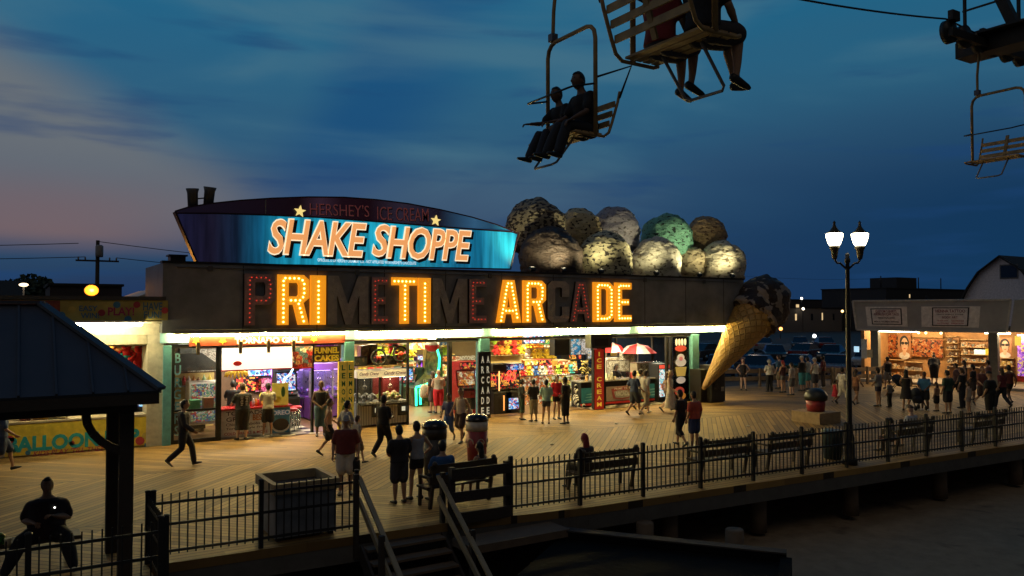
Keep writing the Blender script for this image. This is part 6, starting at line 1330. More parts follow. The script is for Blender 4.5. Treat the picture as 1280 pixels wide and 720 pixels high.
# rail fences and benches at the street end
def railf(a, b, n, label):
    t = thing('rail_fence', label, 'fence', (a[0], a[1], 0)); a = Vector((*a, 0)); b = Vector((*b, 0)); 
    for k in range(n + 1): MB().box(a + (b - a) * k / n + Vector((0, 0, .5)), (.12, .12, 1.0)).build('post', WOOD, t)
    for z in (.45, .85): MB().bar(a + Vector((0, 0, z)), b + Vector((0, 0, z)), .06, .22).build('rail', WOOD, t)
q0, q1 = G(903, 484), G(1040, 481); railf((q0.x, q0.y), (q1.x, q1.y), 6, 'wooden rail fence behind the group at the street end')
q0, q1 = G(1044, 482), G(1104, 479); railf((q0.x, q0.y), (q1.x, q1.y), 3, 'wooden rail fence left of the tattoo shop')
q0 = G(906, 478); o = MB().bb(-.18, .18, -.1, .1, 0, 1.6).build('power_box', M('pale_grey_box', (.4, .4, .38), .6)); o.location = (q0.x, q0.y + .6, 0); tag(o, 'pale narrow cabinet right beside the giant cone', 'cabinet')

# ================================================================== far background
def house(nm, x0, x1, y0, y1, h, mt, lab, gable=None, rmat=None, windows=(), cat='building'):
    t = thing(nm, lab, cat, ((x0 + x1) / 2, y0, 0)); MB().bb(x0, x1, y0, y1, -.2, h).build('wall', mt, t); xc = (x0 + x1) / 2; rm = rmat or M('dark_shingle', (.03, .03, .03), .9)
    if gable == 'x':    # ridge along x
        yc_ = (y0 + y1) / 2; MB().prism([(y0 - .3, h), (yc_, h + (y1 - y0) * .32), (y1 + .3, h)], lambda u, v, d: (d, u, v), x0 - .2, x1 + .2).build('roof', rm, t)
    elif gable == 'gambrel':
        w_ = x1 - x0; pr = [(x0, h), (x0 + w_ * .1, h + w_ * .2), (x0 + w_ * .24, h + w_ * .32), (xc, h + w_ * .4), (x1 - w_ * .24, h + w_ * .32), (x1 - w_ * .1, h + w_ * .2), (x1, h)]
        MB().prism(pr, lambda u, v, d: (u, d, v), y0, y1).build('gable', mt, t); r = MB()
        for a, b in zip(pr, pr[1:]): r.quad((a[0], y0 - .25, a[1] + .08), (b[0], y0 - .25, b[1] + .08), (b[0], y1, b[1] + .08), (a[0], y1, a[1] + .08))
        r.build('roof', rm, t)
    elif gable != 'none': MB().bb(x0 - .15, x1 + .15, y0 - .15, y1 + .15, h, h + .2).build('roof', rm, t)
    for (u, z, w_, hh, on) in windows: f = MB().bb(x0 + u - w_ / 2 - .08, x0 + u + w_ / 2 + .08, y0 - .05, y0 - .01, z - .08, z + hh + .08).build('window', M('grey_window_frame', (.12, .12, .12), .6), t); MB().bb(x0 + u - w_ / 2, x0 + u + w_ / 2, y0 - .07, y0 - .051, z, z + hh).build('pane', EM('lit_window', (1, .7, .35), .8) if on else DW, f)
    return t
DKW = M('dark_brown_siding', (.05, .04, .04), .8); GW = M('grey_siding', (.16, .15, .15), .8); WW = M('white_siding', (.7, .66, .68), .8)
def at(px, Y): return XS(px, Y)
house('dark_house', at(-30, 70), at(26, 70), 70, 76, 4.6, GW, 'grey house with a low roof at the far left horizon', 'x')
house('dark_house', at(62, 74), at(152, 74), 74, 84, 6.2, DKW, 'long dark house behind the orange street light')
house('dark_house', at(-60, 48), at(70, 48), 48, 56, 4.6, DKW, 'low dark building behind the balloon stall')
hx = house('flat_roof_annex', at(150, 38), at(202, 38), 38, 46, 4.3, M('pale_annex', (.4, .33, .25), .7), 'pale annex roof lit orange beside the arcade', 'none')
MB().prism([(at(147, 38), 4.3), (at(203, 38), 5.05), (at(203, 38), 5.2), (at(147, 38), 4.5)], lambda u, v, d: (u, d, v), 37.9, 46).build('roof', M('pale_roof_sheet', (.5, .45, .38), .5), hx)
house('motel', at(978, 105), at(1095, 105), 105, 120, 4.6, M('pale_stucco', (.2, .18, .17), .8), 'long pale two storey motel beyond the parked cars', windows=[(4, 2.2, .5, 1.3, True), (9, 2.2, .5, 1.3, False), (12.3, 2.2, .35, 1.5, True), (16, 2.2, .5, 1.3, False), (20, 2.2, .5, 1.3, False), (25, 2.2, .6, 1.3, False)])
house('dark_block', at(975, 140), at(1100, 140), 140, 155, 7.0, DKW, 'dark block behind the motel', windows=[(7, 4.6, 1.2, 1.2, True), (30, 3.6, .8, .8, True)])
hb = house('dark_block', at(1108, 95), at(1211, 95), 95, 110, 8.6, M('charcoal_siding', (.035, .035, .04), .8), 'flat roofed charcoal block behind the tattoo shop', windows=[(8, 6.8, .35, .7, True), (14, 6.2, .8, 1, False)])
MB().bb(at(1127, 95), at(1152, 95), 96, 102, 8.8, 11.0).build('roof_hut', M('charcoal_siding', (.035, .035, .04), .8), hb)
for px in (1113, 1160, 1188): MB().tube([(at(px, 95), 97, 8.8), (at(px, 95), 97, 11.2)], .12, 6).build('vent_pipe', BLACK, hb)
gy0, gy1, gX = WX(1306, 388, 88).y, WX(1202, 388, 88).y, 88.
t = thing('gambrel_house', 'white house with a curved barn roof behind the tattoo shop', 'building', (gX, (gy0 + gy1) / 2, 0)); gw = gy1 - gy0; yc_ = (gy0 + gy1) / 2
MB().bb(gX, gX + 14, gy0, gy1, -.2, 5.0).build('wall', WW, t)
pr = [(gy0, 5.0), (gy0 + gw * .1, 5 + 4.9 * .34), (gy0 + gw * .24, 5 + 4.9 * .68), (yc_, 5 + 4.9), (gy1 - gw * .24, 5 + 4.9 * .68), (gy1 - gw * .1, 5 + 4.9 * .34), (gy1, 5.0)]
MB().prism(pr, lambda u, v, d: (d, u, v), gX + .02, gX + 14).build('gable', WW, t); r_ = MB()
for a, b in zip(pr, pr[1:]): r_.quad((gX - .35, a[0], a[1] + .1), (gX - .35, b[0], b[1] + .1), (gX + 14, b[0], b[1] + .1), (gX + 14, a[0], a[1] + .1)); r_.bar((gX - .36, a[0], a[1] - .02), (gX - .36, b[0], b[1] - .02), .1, .3, (1, 0, 0))
r_.build('roof', M('dark_shingle', (.03, .03, .03), .9), t)
wy = WX(1262, 388, gX).y; f = MB().bb(gX - .04, gX + .01, wy - .9, wy + .9, 7.5, 9.0).build('window', M('grey_window_frame', (.12, .12, .12), .6), t); MB().bb(gX - .06, gX - .041, wy - .78, wy + .78, 7.62, 8.88).build('pane', DW, f)
# trees on the far left
LEAF = M('night_foliage', (.035, .05, .025), .9)
for px, Y, h_, lab in ((14, 95, 7.2, 'dark tree crown on the far left skyline'), (38, 98, 8.0, 'tallest dark tree crown on the far left skyline'), (58, 96, 7.2, 'dark tree crown right of the tallest one')):
    x = at(px, Y); t = thing('tree', lab, 'tree', (x, Y, 0), 0, 'trees on the left skyline'); MB().tube([(x, Y, -.2), (x + .1, Y, h_ * .4), (x, Y, h_ * .6)], [.3, .22, .12], 8).build('trunk', DWOOD, t)
    m = MB(); rn = random.Random(int(px))
    for k in range(900):
        u = Vector((rn.gauss(0, 1), rn.gauss(0, 1), rn.gauss(0, 1))).normalized() * (rn.random() ** .4); c = Vector((x + u.x * 2.7 * (1 + .25 * noise.noise(u * 2)), Y + u.y * 2.4, h_ * .68 + u.z * h_ * .32)); a = Vector((rn.gauss(0, 1), rn.gauss(0, 1), rn.gauss(0, 1))).normalized() * .35; b = a.orthogonal().normalized() * .25; m.quad(c - a, c + b, c + a, c - b)
    m.build('crown', LEAF, t)
# utility pole and wires
ux, uy = at(121, 74), 74
t = thing('utility_pole', 'wooden utility pole with a cross arm against the dusk sky', 'utility pole', (ux, uy, 0)); MB().tube([(ux, uy, -.2), (ux, uy, 10.0)], [.2, .14], 8).build('pole', DWOOD, t)
MB().bar((ux - 1.6, uy, 8.3), (ux + 1.6, uy, 8.3), .12, .14).build('cross_arm', DWOOD, t); MB().lathe([(.28, 8.6), (.3, 8.8), (.3, 9.5), (.2, 9.6)], (ux + .1, uy - .3, 0), 10).build('transformer', GRAY, t)
for k in (-1.4, -.9, .9, 1.4): MB().lathe([(.05, 8.37), (.07, 8.5), (.03, 8.62)], (ux + k, uy, 0), 8).build('insulator', GRAY, t)
def wire(a, b, sag, lab, r=.022, nm='power_line'):
    a = Vector(a); b = Vector(b); c = a.lerp(b, .5); m = MB(); m.tube([a.lerp(b, k / 24) - c - Vector((0, 0, sag * 4 * (k / 24) * (1 - k / 24))) for k in range(25)], r, 5); o = m.build(nm, BLACK); o.location = c; tag(o, lab, 'wire')
wire((ux - 55, uy + 10, 9.6), (ux - 1.4, uy, 9.7), .9, 'upper power line running left from the utility pole', .03); wire((ux + .1, uy, 9.9), (ux + 60, uy + 6, 9.0), 1.2, 'power line running right from the top of the utility pole', .03)
wire((ux - 55, uy + 8, 8.9), (ux - .9, uy, 8.6), .9, 'lower power line running left from the utility pole', .03); wire((ux + 1.4, uy, 8.6), (ux + 60, uy + 8, 8.0), 1.0, 'lower power line running right from the utility pole', .03)
wire((at(905, 90), 90, 10), (at(1120, 97), 97, 11), .6, 'thin power line over the motel', .02)
ix = at(190, 60); o = MB().tube([(0, 0, 0), (0, 0, 7.4)], .13, 8).build('chimney_pipe', BLACK); o.location = (ix, 60, -.2); tag(o, 'thin dark mast behind the pale annex roof', 'mast')
# orange sodium lamp
sx, sy_ = at(114, 50), 50.; t = thing('street_light', 'glaring orange street light over the balloon stall roof', 'street light', (sx, sy_, 0)); zz = WY(114, 363, 50).z
MB().tube([(sx + .1, sy_ + .1, -.2), (sx + .1, sy_ + .1, zz - .2)], .07, 8).build('pole', BLACK, t); MB().sph((sx, sy_, zz), (.36, .3, .3), 14, 10).build('lamp', EM('sodium_lamp', (1, .30, .02), 2.0), t)
light('sodium_lamp_light', 'POINT', (sx, sy_ - .45, zz), 900, (1, .4, .06), soft=.3)
sx, sy_ = at(29, 62), 62.; zz = WY(29, 356, 62).z; t = thing('street_light', 'small white street light at the far left', 'street light', (sx, sy_, 0)); MB().tube([(sx, sy_, -.2), (sx, sy_, zz - .1)], .06, 6).build('pole', GRAY, t); MB().sph((sx, sy_, zz), (.28, .2, .12), 10, 6).build('lamp', EM('white_street_lamp', (1, .75, .45), 3), t)
for px, py, Y, c, lab in ((1002, 373, 118, (1, .95, .8), 'white lamp on the motel roof line'), (1053, 389, 100, (1, .6, .2), 'amber lamp right of the motel'), (1004, 386, 104, (1, .85, .6), 'pale lamp on the motel wall'), (976, 411, 80, (1, .35, .08), 'orange lamp beside the giant scoop'), (1018, 420, 72, (.9, .95, 1), 'cold white lamp over the parked cars')):
    q = WY(px, py, Y); t = thing('street_light', lab, 'street light', (q.x, Y, 0)); MB().tube([(q.x, Y + .1, -.2), (q.x, Y + .1, q.z)], .05, 6).build('pole', BLACK, t); MB().sph(tuple(q), .26, 8, 6).build('lamp', EM('far_lamp_' + str(px), c, 5), t)
for px, py, Y, e in ((1018, 400, 60, 160), (940, 400, 62, 90)): q = WY(px, py, Y); light('parking_lot_light', 'POINT', (q.x, Y, 7), e, (1, .7, .45), soft=.3)
# parked cars
def car():
    t = thing('parked_car', 'x', 'car'); m = MB(); ln = 4.5
    lower = [(-2.25, .35), (-2.25, .75), (-2.1, .86), (-1.0, .95), (1.45, .97), (2.2, .9), (2.28, .6), (2.25, .3)]
    m.prism(lower, lambda u, v, d: (u, d, v), -.86, .86); body = m.build('body', M('car_paint', (.1, .1, .11), .25, .3, var=.02), t, .06)
    secs = [(-1.15, .94, .8), (-.35, 1.42, .66), (.75, 1.44, .66), (1.65, .95, .78)]
    cab = MB(); P = [(-1.15, .94), (-.35, 1.42), (.8, 1.44), (1.7, .95)]; n = len(P)
    cab.v = [(u, -w_, v) for (u, v), w_ in zip(P, (.8, .64, .64, .8))] + [(u, w_, v) for (u, v), w_ in zip(P, (.8, .64, .64, .8))]
    cab.face([0, 1, 2, 3]); cab.face([7, 6, 5, 4])
    for j in range(4): cab.face([j, (j + 1) % 4, 4 + (j + 1) % 4, 4 + j])
    cab.build('cabin_glass', M('car_window', (.01, .012, .015), .08), t); MB().bb(-.36, .82, -.62, .62, 1.425, 1.465).build('roof', M('car_paint', (.1, .1, .11), .25, .3, var=.02), t, .02)
    for x in (-1.4, 1.4):
        for y in (-.8, .8):
            w = MB(); w.tube([(x, y - .1, .33), (x, y + .1, .33)], .33, 16); wo = w.build('wheel', TY, t); MB().tube([(x, y - .105, .33), (x, y + .105, .33)], .18, 10).build('rim', CHROME, wo)
    for y in (-.62, .62): MB().box((-2.25, y, .68), (.06, .34, .14)).build('headlight', M('headlight_glass', (.5, .5, .5), .1), t); MB().box((2.27, y, .74), (.05, .3, .14)).build('tail_light', M('tail_light_red', (.4, .01, .01), .2), t)
    return t
c0 = car(); CARS = [(884, 441, 'black', (.012, .012, .014)), (925, 447, 'dark blue', (.02, .03, .09)), (968, 444, 'charcoal', (.04, .04, .045)), (1008, 441, 'dark red', (.12, .015, .015)), (900, 463, 'navy', (.015, .03, .1)), (948, 464, 'blue grey', (.05, .07, .12)), (1000, 462, 'dark green', (.015, .04, .02)), (1045, 462, 'dusty pink', (.3, .2, .18)), (910, 430, 'grey', (.12, .12, .12)), (955, 430, 'silver', (.3, .3, .32)), (1000, 429, 'dark brown', (.05, .03, .02)), (1040, 444, 'black and dusty', (.03, .03, .03)), (1030, 429, 'maroon', (.1, .02, .03)), (1085, 452, 'white', (.5, .5, .5))]
for i, (px, py, cn, cc) in enumerate(CARS):
    p = G(px, py + 9, -.12); rz = R(20 + (i * 37) % 25) if i % 3 else R(190 + i * 3); lab = f'{cn} parked car in the lot beyond the ' + ('giant cone' if px < 960 else 'street end fence')
    if i == 0:
        c0.location = (p.x, p.y, -.12); c0.rotation_euler.z = rz; tag(c0, lab, None, 'cars parked in the lot'); cr0 = {}
    else: dup(c0, (p.x, p.y, -.12), rz, lab, 'cars parked in the lot', recolor={'car_paint': M('car_paint_' + cn.replace(' ', '_'), cc, .25, .3, var=.02)})
# ================================================================== people
def remesh(mb, name, vox, smooth=4, fac=.5):
    me = mb.mesh('t', BLACK); o = bpy.data.objects.new('t', me); COL.objects.link(o)
    r = o.modifiers.new('r', 'REMESH'); r.mode = 'VOXEL'; r.voxel_size = vox
    s = o.modifiers.new('s', 'SMOOTH'); s.factor = fac; s.iterations = smooth
    out = bpy.data.meshes.new_from_object(o.evaluated_get(bpy.context.evaluated_depsgraph_get())); bpy.data.objects.remove(o); bpy.data.meshes.remove(me)
    out.materials.clear(); out.name = name
    return out
def merge(name, meshes, mats):
    bm = bmesh.new()
    for me in meshes: bm.from_mesh(me)
    out = bpy.data.meshes.new(name); bm.to_mesh(out); bm.free()
    for p in out.polygons: p.use_smooth = True
    for m in mats: out.materials.append(m)
    return out
def g2(x, y, cx, cy, s): return math.exp(-((x - cx) ** 2 + (y - cy) ** 2) / (2 * s * s))
def headfn(p):     # unit sphere -> head: jaw, brow, sockets, nose, chin (front is -y)
    x, y, z = p; f = max(0, -y)
    w = 1 - .3 * max(0, -z) ** 1.2
    q = Vector((x * w, y * (1 - .1 * max(0, -z)), z))
    if y < 0:
        q.y -= .30 * g2(x, z, 0, -.16, .13) + .12 * g2(x, z, 0, .02, .09) + .1 * g2(x, z, 0, -.72, .2) + .06 * g2(x, z, 0, -.45, .16)
        q.y += .12 * (g2(x, z, .36, .08, .15) + g2(x, z, -.36, .08, .15))
        q.y -= .05 * (g2(x, z, .36, .26, .14) + g2(x, z, -.36, .26, .14))
    return q
HR = (.084, .104, .13)
def head_mb():
    m = MB(); m.sph((0, 0, 0), HR, 28, 22, headfn)
    for s in (-1, 1): m.sph((s * .078, .012, -.005), (.014, .026, .034), 8, 6)
    m.mat(1)
    for s in (-1, 1): m.sph((s * .028, -.079, .01), (.013, .009, .008), 8, 5)
    for s in (-1, 1): m.sph((s * .029, -.087, .032), (.019, .006, .005), 8, 4)
    m.mat(2); m.sph((0, -.098, -.056), (.024, .006, .007), 10, 4); return m
def hair_mb(kind):
    m = MB(); rn = random.Random(4)
    def keep(p):
        if kind == 'cap': return p.z > .3
        if p.y < -.25: return p.z > .66 - .1 * abs(p.x)
        if p.y < .15: return p.z > (.12 if kind != 'short' else .2) - .5 * (p.y + .25)
        return p.z > (-.62 if kind == 'short' else -.8)
    tmp = MB(); seg, rg = 24, 18; tmp.sph((0, 0, 0), 1, seg, rg)
    th = {'short': 1.1, 'curly': 1.25, 'cap': 1.14}.get(kind, 1.13)
    for f in tmp.f:
        c = sum((Vector(tmp.v[i]) for i in f), Vector()) / 4
        if not keep(c.normalized()): continue
        ps = []
        for i in f:
            p = Vector(tmp.v[i]); d = th + .06 * noise.noise(p * 4.5) * (0 if kind == 'cap' else 1 + 2 * (kind == 'curly')); q = headfn(p) if p.y > -.2 else p
            ps.append((q.x * HR[0] * d, q.y * HR[1] * d, q.z * HR[2] * d))
        m.quad(*ps)
    m.sm = [True] * len(m.f)
    if kind == 'long': m.ell([((0, .045, .05), .075, .05), ((0, .07, -.1), .09, .05), ((0, .085, -.22), .1, .045), ((0, .09, -.36), .08, .03), ((0, .09, -.42), .03, .015)], 14)
    if kind == 'pony': m.limb([((0, .1, .04), .03), ((0, .14, -.04), .035), ((0, .14, -.16), .028), ((0, .12, -.26), .012)], 8)
    if kind == 'bun': m.sph((0, .115, .07), (.05, .045, .045), 12, 8)
    if kind == 'cap':
        v = MB(); m.ell([((0, -.06, .035), .075, .01), ((0, -.12, .03), .07, .008), ((0, -.17, .02), .04, .006)], 12, (1, 0, 0))
    return m
def hand(mb, w, d, n, s, curl=.5, point=False):   # wrist, direction, palm normal, thumb side
    d = Vector(d).normalized(); n = Vector(n); n = (n - d * n.dot(d)).normalized(); t = d.cross(n) * s; w = Vector(w)
    mb.ell([(w - d * .02, .024, .019), (w + d * .02, .032, .017), (w + d * .06, .041, .015), (w + d * .09, .04, .013), (w + d * .098, .03, .008)], 10, t)
    for k, (o, l) in enumerate(((.029, .072), (.010, .082), (-.010, .076), (-.028, .058))):
        c = .08 if (point and k == 0) else curl; b = w + d * .09 + t * o; p1 = b + (d * math.cos(c) + n * math.sin(c)) * l * .5; p2 = p1 + (d * math.cos(2 * c) + n * math.sin(2 * c)) * l * .32; p3 = p2 + (d * math.cos(2.8 * c) + n * math.sin(2.8 * c)) * l * .25
        mb.tube([b - d * .02, b, p1, p2, p3, p3 + (p3 - p2) * .2], [.0085, .009, .0085, .0075, .006, .002], 6)
    b = w + d * .03 + t * .03; p1 = b + (d * .6 + t * .75 + n * .2) * .035; p2 = p1 + (d * .85 + t * .3 + n * .35) * .03; mb.tube([b - t * .02, b, p1, p2, p2 + (p2 - p1) * .25], [.011, .011, .01, .008, .003], 6)
def joints(pose, arms, tilt=0.):
    J = {}; sit = pose in ('sit', 'ride', 'ride2', 'ride3'); hz = .53 if sit else .93
    J['hip'] = hz; J['py'] = 0.
    legs = {'stand': [((.1, -.01, .5), (.11, .02, .085), 0), ((-.1, -.01, .5), (-.12, .02, .085), 0)],
            'weight': [((.11, -.06, .5), (.15, -.02, .085), 0), ((-.09, 0, .5), (-.1, .03, .085), 0)],
            'walk': [((.09, -.2, .53), (.1, -.26, .1), .2), ((-.09, .03, .5), (-.1, .36, .2), -.7)],
            'walk2': [((.09, .02, .5), (.1, .3, .17), -.6), ((-.09, -.17, .52), (-.1, -.22, .095), .15)],
            'stride': [((.09, -.12, .5), (.1, -.12, .085), 0), ((-.09, -.04, .51), (-.1, .32, .24), -.9)],
            'sit': [((.13, -.44, .54), (.14, -.47, .09), 0), ((-.13, -.43, .54), (-.15, -.44, .09), 0)],
            'ride': [((.11, -.45, .55), (.12, -.6, .14), .15), ((-.11, -.45, .55), (-.12, -.64, .16), .2)],
            'ride2': [((.11, -.47, .57), (.12, -.58, .13), .2), ((-.11, -.4, .54), (-.1, -.36, .12), -.3)], 'ride3': [((.09, -.42, .54), (.07, -.36, .12), -.2), ((-.12, -.4, .54), (-.15, -.3, .13), -.3)],
            'spread': [((.3, -.36, .52), (.44, -.62, .1), .3), ((-.3, -.36, .52), (-.5, -.55, .09), .2)]}[pose if pose != 'lean' else 'stand']
    J['legs'] = legs
    if pose == 'spread': J['hip'] = hz = .55
    T = hz - .93
    A = {'down': [((.25, .04, 1.13), (.27, -.04, .89)), ((-.25, .04, 1.13), (-.27, -.04, .89))],
         'swing': [((.24, .14, 1.15), (.25, .05, .92)), ((-.24, -.06, 1.14), (-.22, -.27, .98))],
         'swing2': [((.24, -.07, 1.14), (.21, -.28, .98)), ((-.25, .14, 1.15), (-.26, .06, .92))],
         'fold': [((.25, -.02, 1.14), (.07, -.2, 1.02)), ((-.25, -.02, 1.14), (-.07, -.2, 1.0))],
         'phone': [((.24, -.03, 1.13), (.07, -.27, 1.24)), ((-.25, .0, 1.13), (-.1, -.25, 1.14))],
         'counter': [((.24, -.16, 1.18), (.2, -.4, 1.1)), ((-.24, -.16, 1.18), (-.2, -.4, 1.1))],
         'hips': [((.36, .07, 1.17), (.2, -.02, 1.0)), ((-.36, .07, 1.17), (-.2, -.02, 1.0))],
         'lap': [((.23, -.1, 1.15), (.12, -.33, 1.02)), ((-.23, -.1, 1.15), (-.12, -.33, 1.02))],
         'point': [((.23, -.14, 1.2), (.17, -.38, 1.2)), ((-.25, -.22, 1.24), (-.22, -.5, 1.25))],
         'grip': [((.2, -.18, 1.24), (.2, -.42, 1.3)), ((-.3, -.1, 1.25), (-.34, -.3, 1.45))],
         'rest': [((.3, .0, 1.17), (.36, -.2, 1.13)), ((-.24, -.1, 1.15), (-.12, -.33, 1.02))]}[arms]
    J['arms'] = A; J['T'] = T; J['tilt'] = tilt; return J
def up(J, p):
    p = Vector(p); p.z += J['T']; c = Vector((0, 0, J['hip'])); a = J['tilt']
    return c + Matrix.Rotation(-a, 3, 'X').inverted() @ (p - c) if a else p
TOR = [(.865, .13, .1, 0), (.93, .168, .118, .01), (1.0, .16, .115, .01), (1.1, .142, .1, 0), (1.2, .152, .108, 0), (1.32, .17, .118, 0), (1.41, .165, .1, .01), (1.46, .11, .075, .01), (1.50, .06, .06, .005), (1.56, .053, .057, -.005), (1.6, .05, .055, -.01)]
def torso(mb, J, z0, z1, e, b, bot=None, sh=1.):
    rg = []
    for z, rx, ry, y in TOR:
        if z0 - .001 <= z <= z1 + .001: k = b if z < 1.45 else 1 + (b - 1) * .4; rx = max(rx, .158) if (e > .012 and 1.0 <= z <= 1.3) else rx; belly = .05 * max(0, b - 1.1) * 6 * math.exp(-((z - 1.08) / .14) ** 2); rg.append((up(J, (0, y - belly * .5, z)), rx * k * sh + e, ry * k + e + belly * .5))
    if bot: rg[0] = (rg[0][0], rg[0][1] * bot, rg[0][2] * bot)
    mb.ell(rg, 18)
_pc = {}
def body_mesh(pose, arms, b, tilt):
    k = ('b', pose, arms, b, tilt)
    if k in _pc: return _pc[k]
    J = joints(pose, arms, tilt); m = MB(); torso(m, J, .86, 1.61, 0, b); th = 1 + (b - 1) * .8; hz = J['hip']
    for s, (kn, an, ft) in zip((1, -1), J['legs']):
        h = Vector((s * .085 * (1 + (b - 1) * .5), .005, hz - .02)); kn = Vector(kn); an = Vector(an); c = kn.lerp(an, .3) + Vector((0, .02, 0))
        m.limb([(h, .09 * th), (h.lerp(kn, .5), .08 * th), (kn, .056 * th), (c, .057 * th), (kn.lerp(an, .7), .042 * th), (an, .036)], 12)
        fd = Vector((s * .12, -1, 0)).normalized(); fd = Matrix.Rotation(ft, 3, 'X').inverted() @ fd if ft else fd
        m.limb([(an + Vector((0, .025, -.03)), .034), (an + fd * .09 + Vector((0, 0, -.045)), .032), (an + fd * .17 + Vector((0, 0, -.055)), .024)], 8)
    for s, (el, wr) in zip((1, -1), J['arms']):
        sh = up(J, (s * .175 * (1 + (b - 1) * .5), .01, 1.41 - (b - 1) * .13)); el = up(J, el) + Vector((s * (b - 1) * .12, 0, 0)); wr = up(J, wr) + Vector((s * (b - 1) * .08, -(b - 1) * .1, 0)); J['_%d' % s] = (sh, el, wr)
        m.limb([(sh, .058 * th), (sh.lerp(el, .5), .05 * th), (el, .041 * th), (el.lerp(wr, .35), .042 * th), (wr, .028)], 10)
    bm_ = remesh(m, 't', .02, 4); hd = head_mb(); hc = up(J, (0, -.025, 1.655)); hn = MB()
    for s in (1, -1): sh, el, wr = J['_%d' % s]; hand(hn, wr, wr - el, (-s * .8, -.5, .1) if arms in ('down', 'swing', 'swing2') else (0, .1, -1), s if arms in ('down', 'swing', 'swing2') else -s, .35 if arms == 'point' and s < 0 else .55, arms == 'point' and s < 0)
    h_ = hd.mesh('t', [BLACK] * 3); h_.transform(Matrix.Translation(hc)); n_ = hn.mesh('t', BLACK)
    me = merge('person', [bm_, h_, n_], [BLACK, BLACK, BLACK]); _pc[k] = (me, J, hc); return _pc[k]
def wear(kind, pose, arms, b, tilt):
    k = (kind, pose, arms, b, tilt)
    if k in _pc: return _pc[k]
    J = joints(pose, arms, tilt); m = MB(); th = 1 + (b - 1) * .8; hz = J['hip']
    def arm(f, e):
        for s, (el, wr) in zip((1, -1), J['arms']):
            sh = up(J, (s * .17 * (1 + (b - 1) * .5), .01, 1.41 - (b - 1) * .13)); el = up(J, el) + Vector((s * (b - 1) * .12, 0, 0)); wr = up(J, wr) + Vector((s * (b - 1) * .08, -(b - 1) * .1, 0))
            if f <= 1: m.limb([(sh, .062 * th + e), (sh.lerp(el, f * .6), .056 * th + e), (sh.lerp(el, f), .056 * th + e)], 10)
            else: m.limb([(sh, .06 * th + e), (sh.lerp(el, .5), .053 * th + e), (el, .047 * th + e), (el.lerp(wr, .5), .046 * th + e), (el.lerp(wr, f - 1), .04 + e)], 10)
    def leg(f, e, flare=0.):
        for s, (kn, an, ft) in zip((1, -1), J['legs']):
            h = Vector((s * .085 * (1 + (b - 1) * .5), .005, hz - .02)); kn = Vector(kn); an = Vector(an)
            if f <= 1: m.limb([(h, .096 * th + e), (h.lerp(kn, f * .5), .09 * th + e + flare * .5), (h.lerp(kn, f), .078 * th + e + flare)], 12)
            else: m.limb([(h, .096 * th + e), (h.lerp(kn, .5), .088 * th + e), (kn, .066 * th + e), (kn.lerp(an, .5), .062 * th + e), (kn.lerp(an, f - 1), .056 + e)], 12)
    if kind == 'tee': torso(m, J, .92, 1.47, .028, b, 1.04); arm(.72, .02)
    elif kind == 'tank': torso(m, J, .92, 1.42, .02, b, 1.02, .97); [m.limb([(up(J, (s * .09, -.075, 1.38)), .03), (up(J, (s * .1, .0, 1.465)), .028), (up(J, (s * .09, .07, 1.38)), .03)], 8) for s in (-1, 1)]
    elif kind == 'hoodie': torso(m, J, .9, 1.47, .038, b, 1.0); arm(1.92, .024); m.limb([(up(J, (-.08, .08, 1.44)), .045), (up(J, (0, .11, 1.43)), .06), (up(J, (.08, .08, 1.44)), .045)], 8)
    elif kind in ('dress', 'longdress'):
        torso(m, J, .92, 1.42, .016, b, 1.0, .96); zl = .5 if kind == 'dress' else .2
        m.ell([((0, 0, 1.1), .15 * b, .115 * b), ((0, 0, .95), .19 * b, .14 * b), ((0, .01, (zl + .95) / 2), .22, .19), ((0, .03, zl), .26, .25)], 20)
        [m.limb([(up(J, (s * .09, -.075, 1.38)), .028), (up(J, (s * .1, 0, 1.465)), .026), (up(J, (s * .09, .07, 1.38)), .028)], 8) for s in (-1, 1)]
    elif kind == 'shorts': torso(m, J, .86, 1.0, .02, b); leg(.85, .018, .022)
    elif kind == 'short shorts': torso(m, J, .86, 1.02, .016, b); leg(.42, .008, .006)
    elif kind == 'long shorts': torso(m, J, .86, 1.0, .022, b); leg(1.12, .026)
    elif kind == 'pants': torso(m, J, .86, 1.02, .014, b); leg(1.95, .018)
    _pc[k] = remesh(m, {'tee': 'shirt', 'tank': 'tank_top', 'hoodie': 'hoodie', 'dress': 'dress', 'longdress': 'dress', 'pants': 'trousers'}.get(kind, 'shorts'), .02, 3)
    for p in _pc[k].polygons: p.use_smooth = True
    _pc[k].materials.append(BLACK); return _pc[k]
def shoe(pose, s):
    k = ('shoe', pose, s)
    if k in _pc: return _pc[k]
    J = joints(pose, 'down'); kn, an, ft = J['legs'][0 if s > 0 else 1]; an = Vector(an); fd = Vector((s * .12, -1, 0)).normalized(); fd = Matrix.Rotation(ft, 3, 'X').inverted() @ fd if ft else fd; dn = Matrix.Rotation(ft, 3, 'X').inverted() @ Vector((0, 0, -1)) if ft else Vector((0, 0, -1))
    m = MB(); a = an + dn * .035; w_ = Vector((1, 0, 0))
    m.ell([(a - fd * .065, .024, .025), (a - fd * .05, .038, .043), (a, .042, .046), (a + fd * .08 + dn * .012, .046, .036), (a + fd * .15 + dn * .022, .046, .026), (a + fd * .19 + dn * .026, .03, .018), (a + fd * .2 + dn * .028, .012, .01)], 12)
    _pc[k] = m.mesh('shoe', BLACK); return _pc[k]
def cloth(c): return M('cloth_%02x%02x%02x' % tuple(int(255 * min(1, v)) for v in c), c, .85, var=.22, scale=5, bump=.35, bscale=14)
SKINS = {'l': (.5, .32, .23), 'm': (.36, .21, .13), 'd': (.12, .065, .04), 't': (.42, .25, .16)}
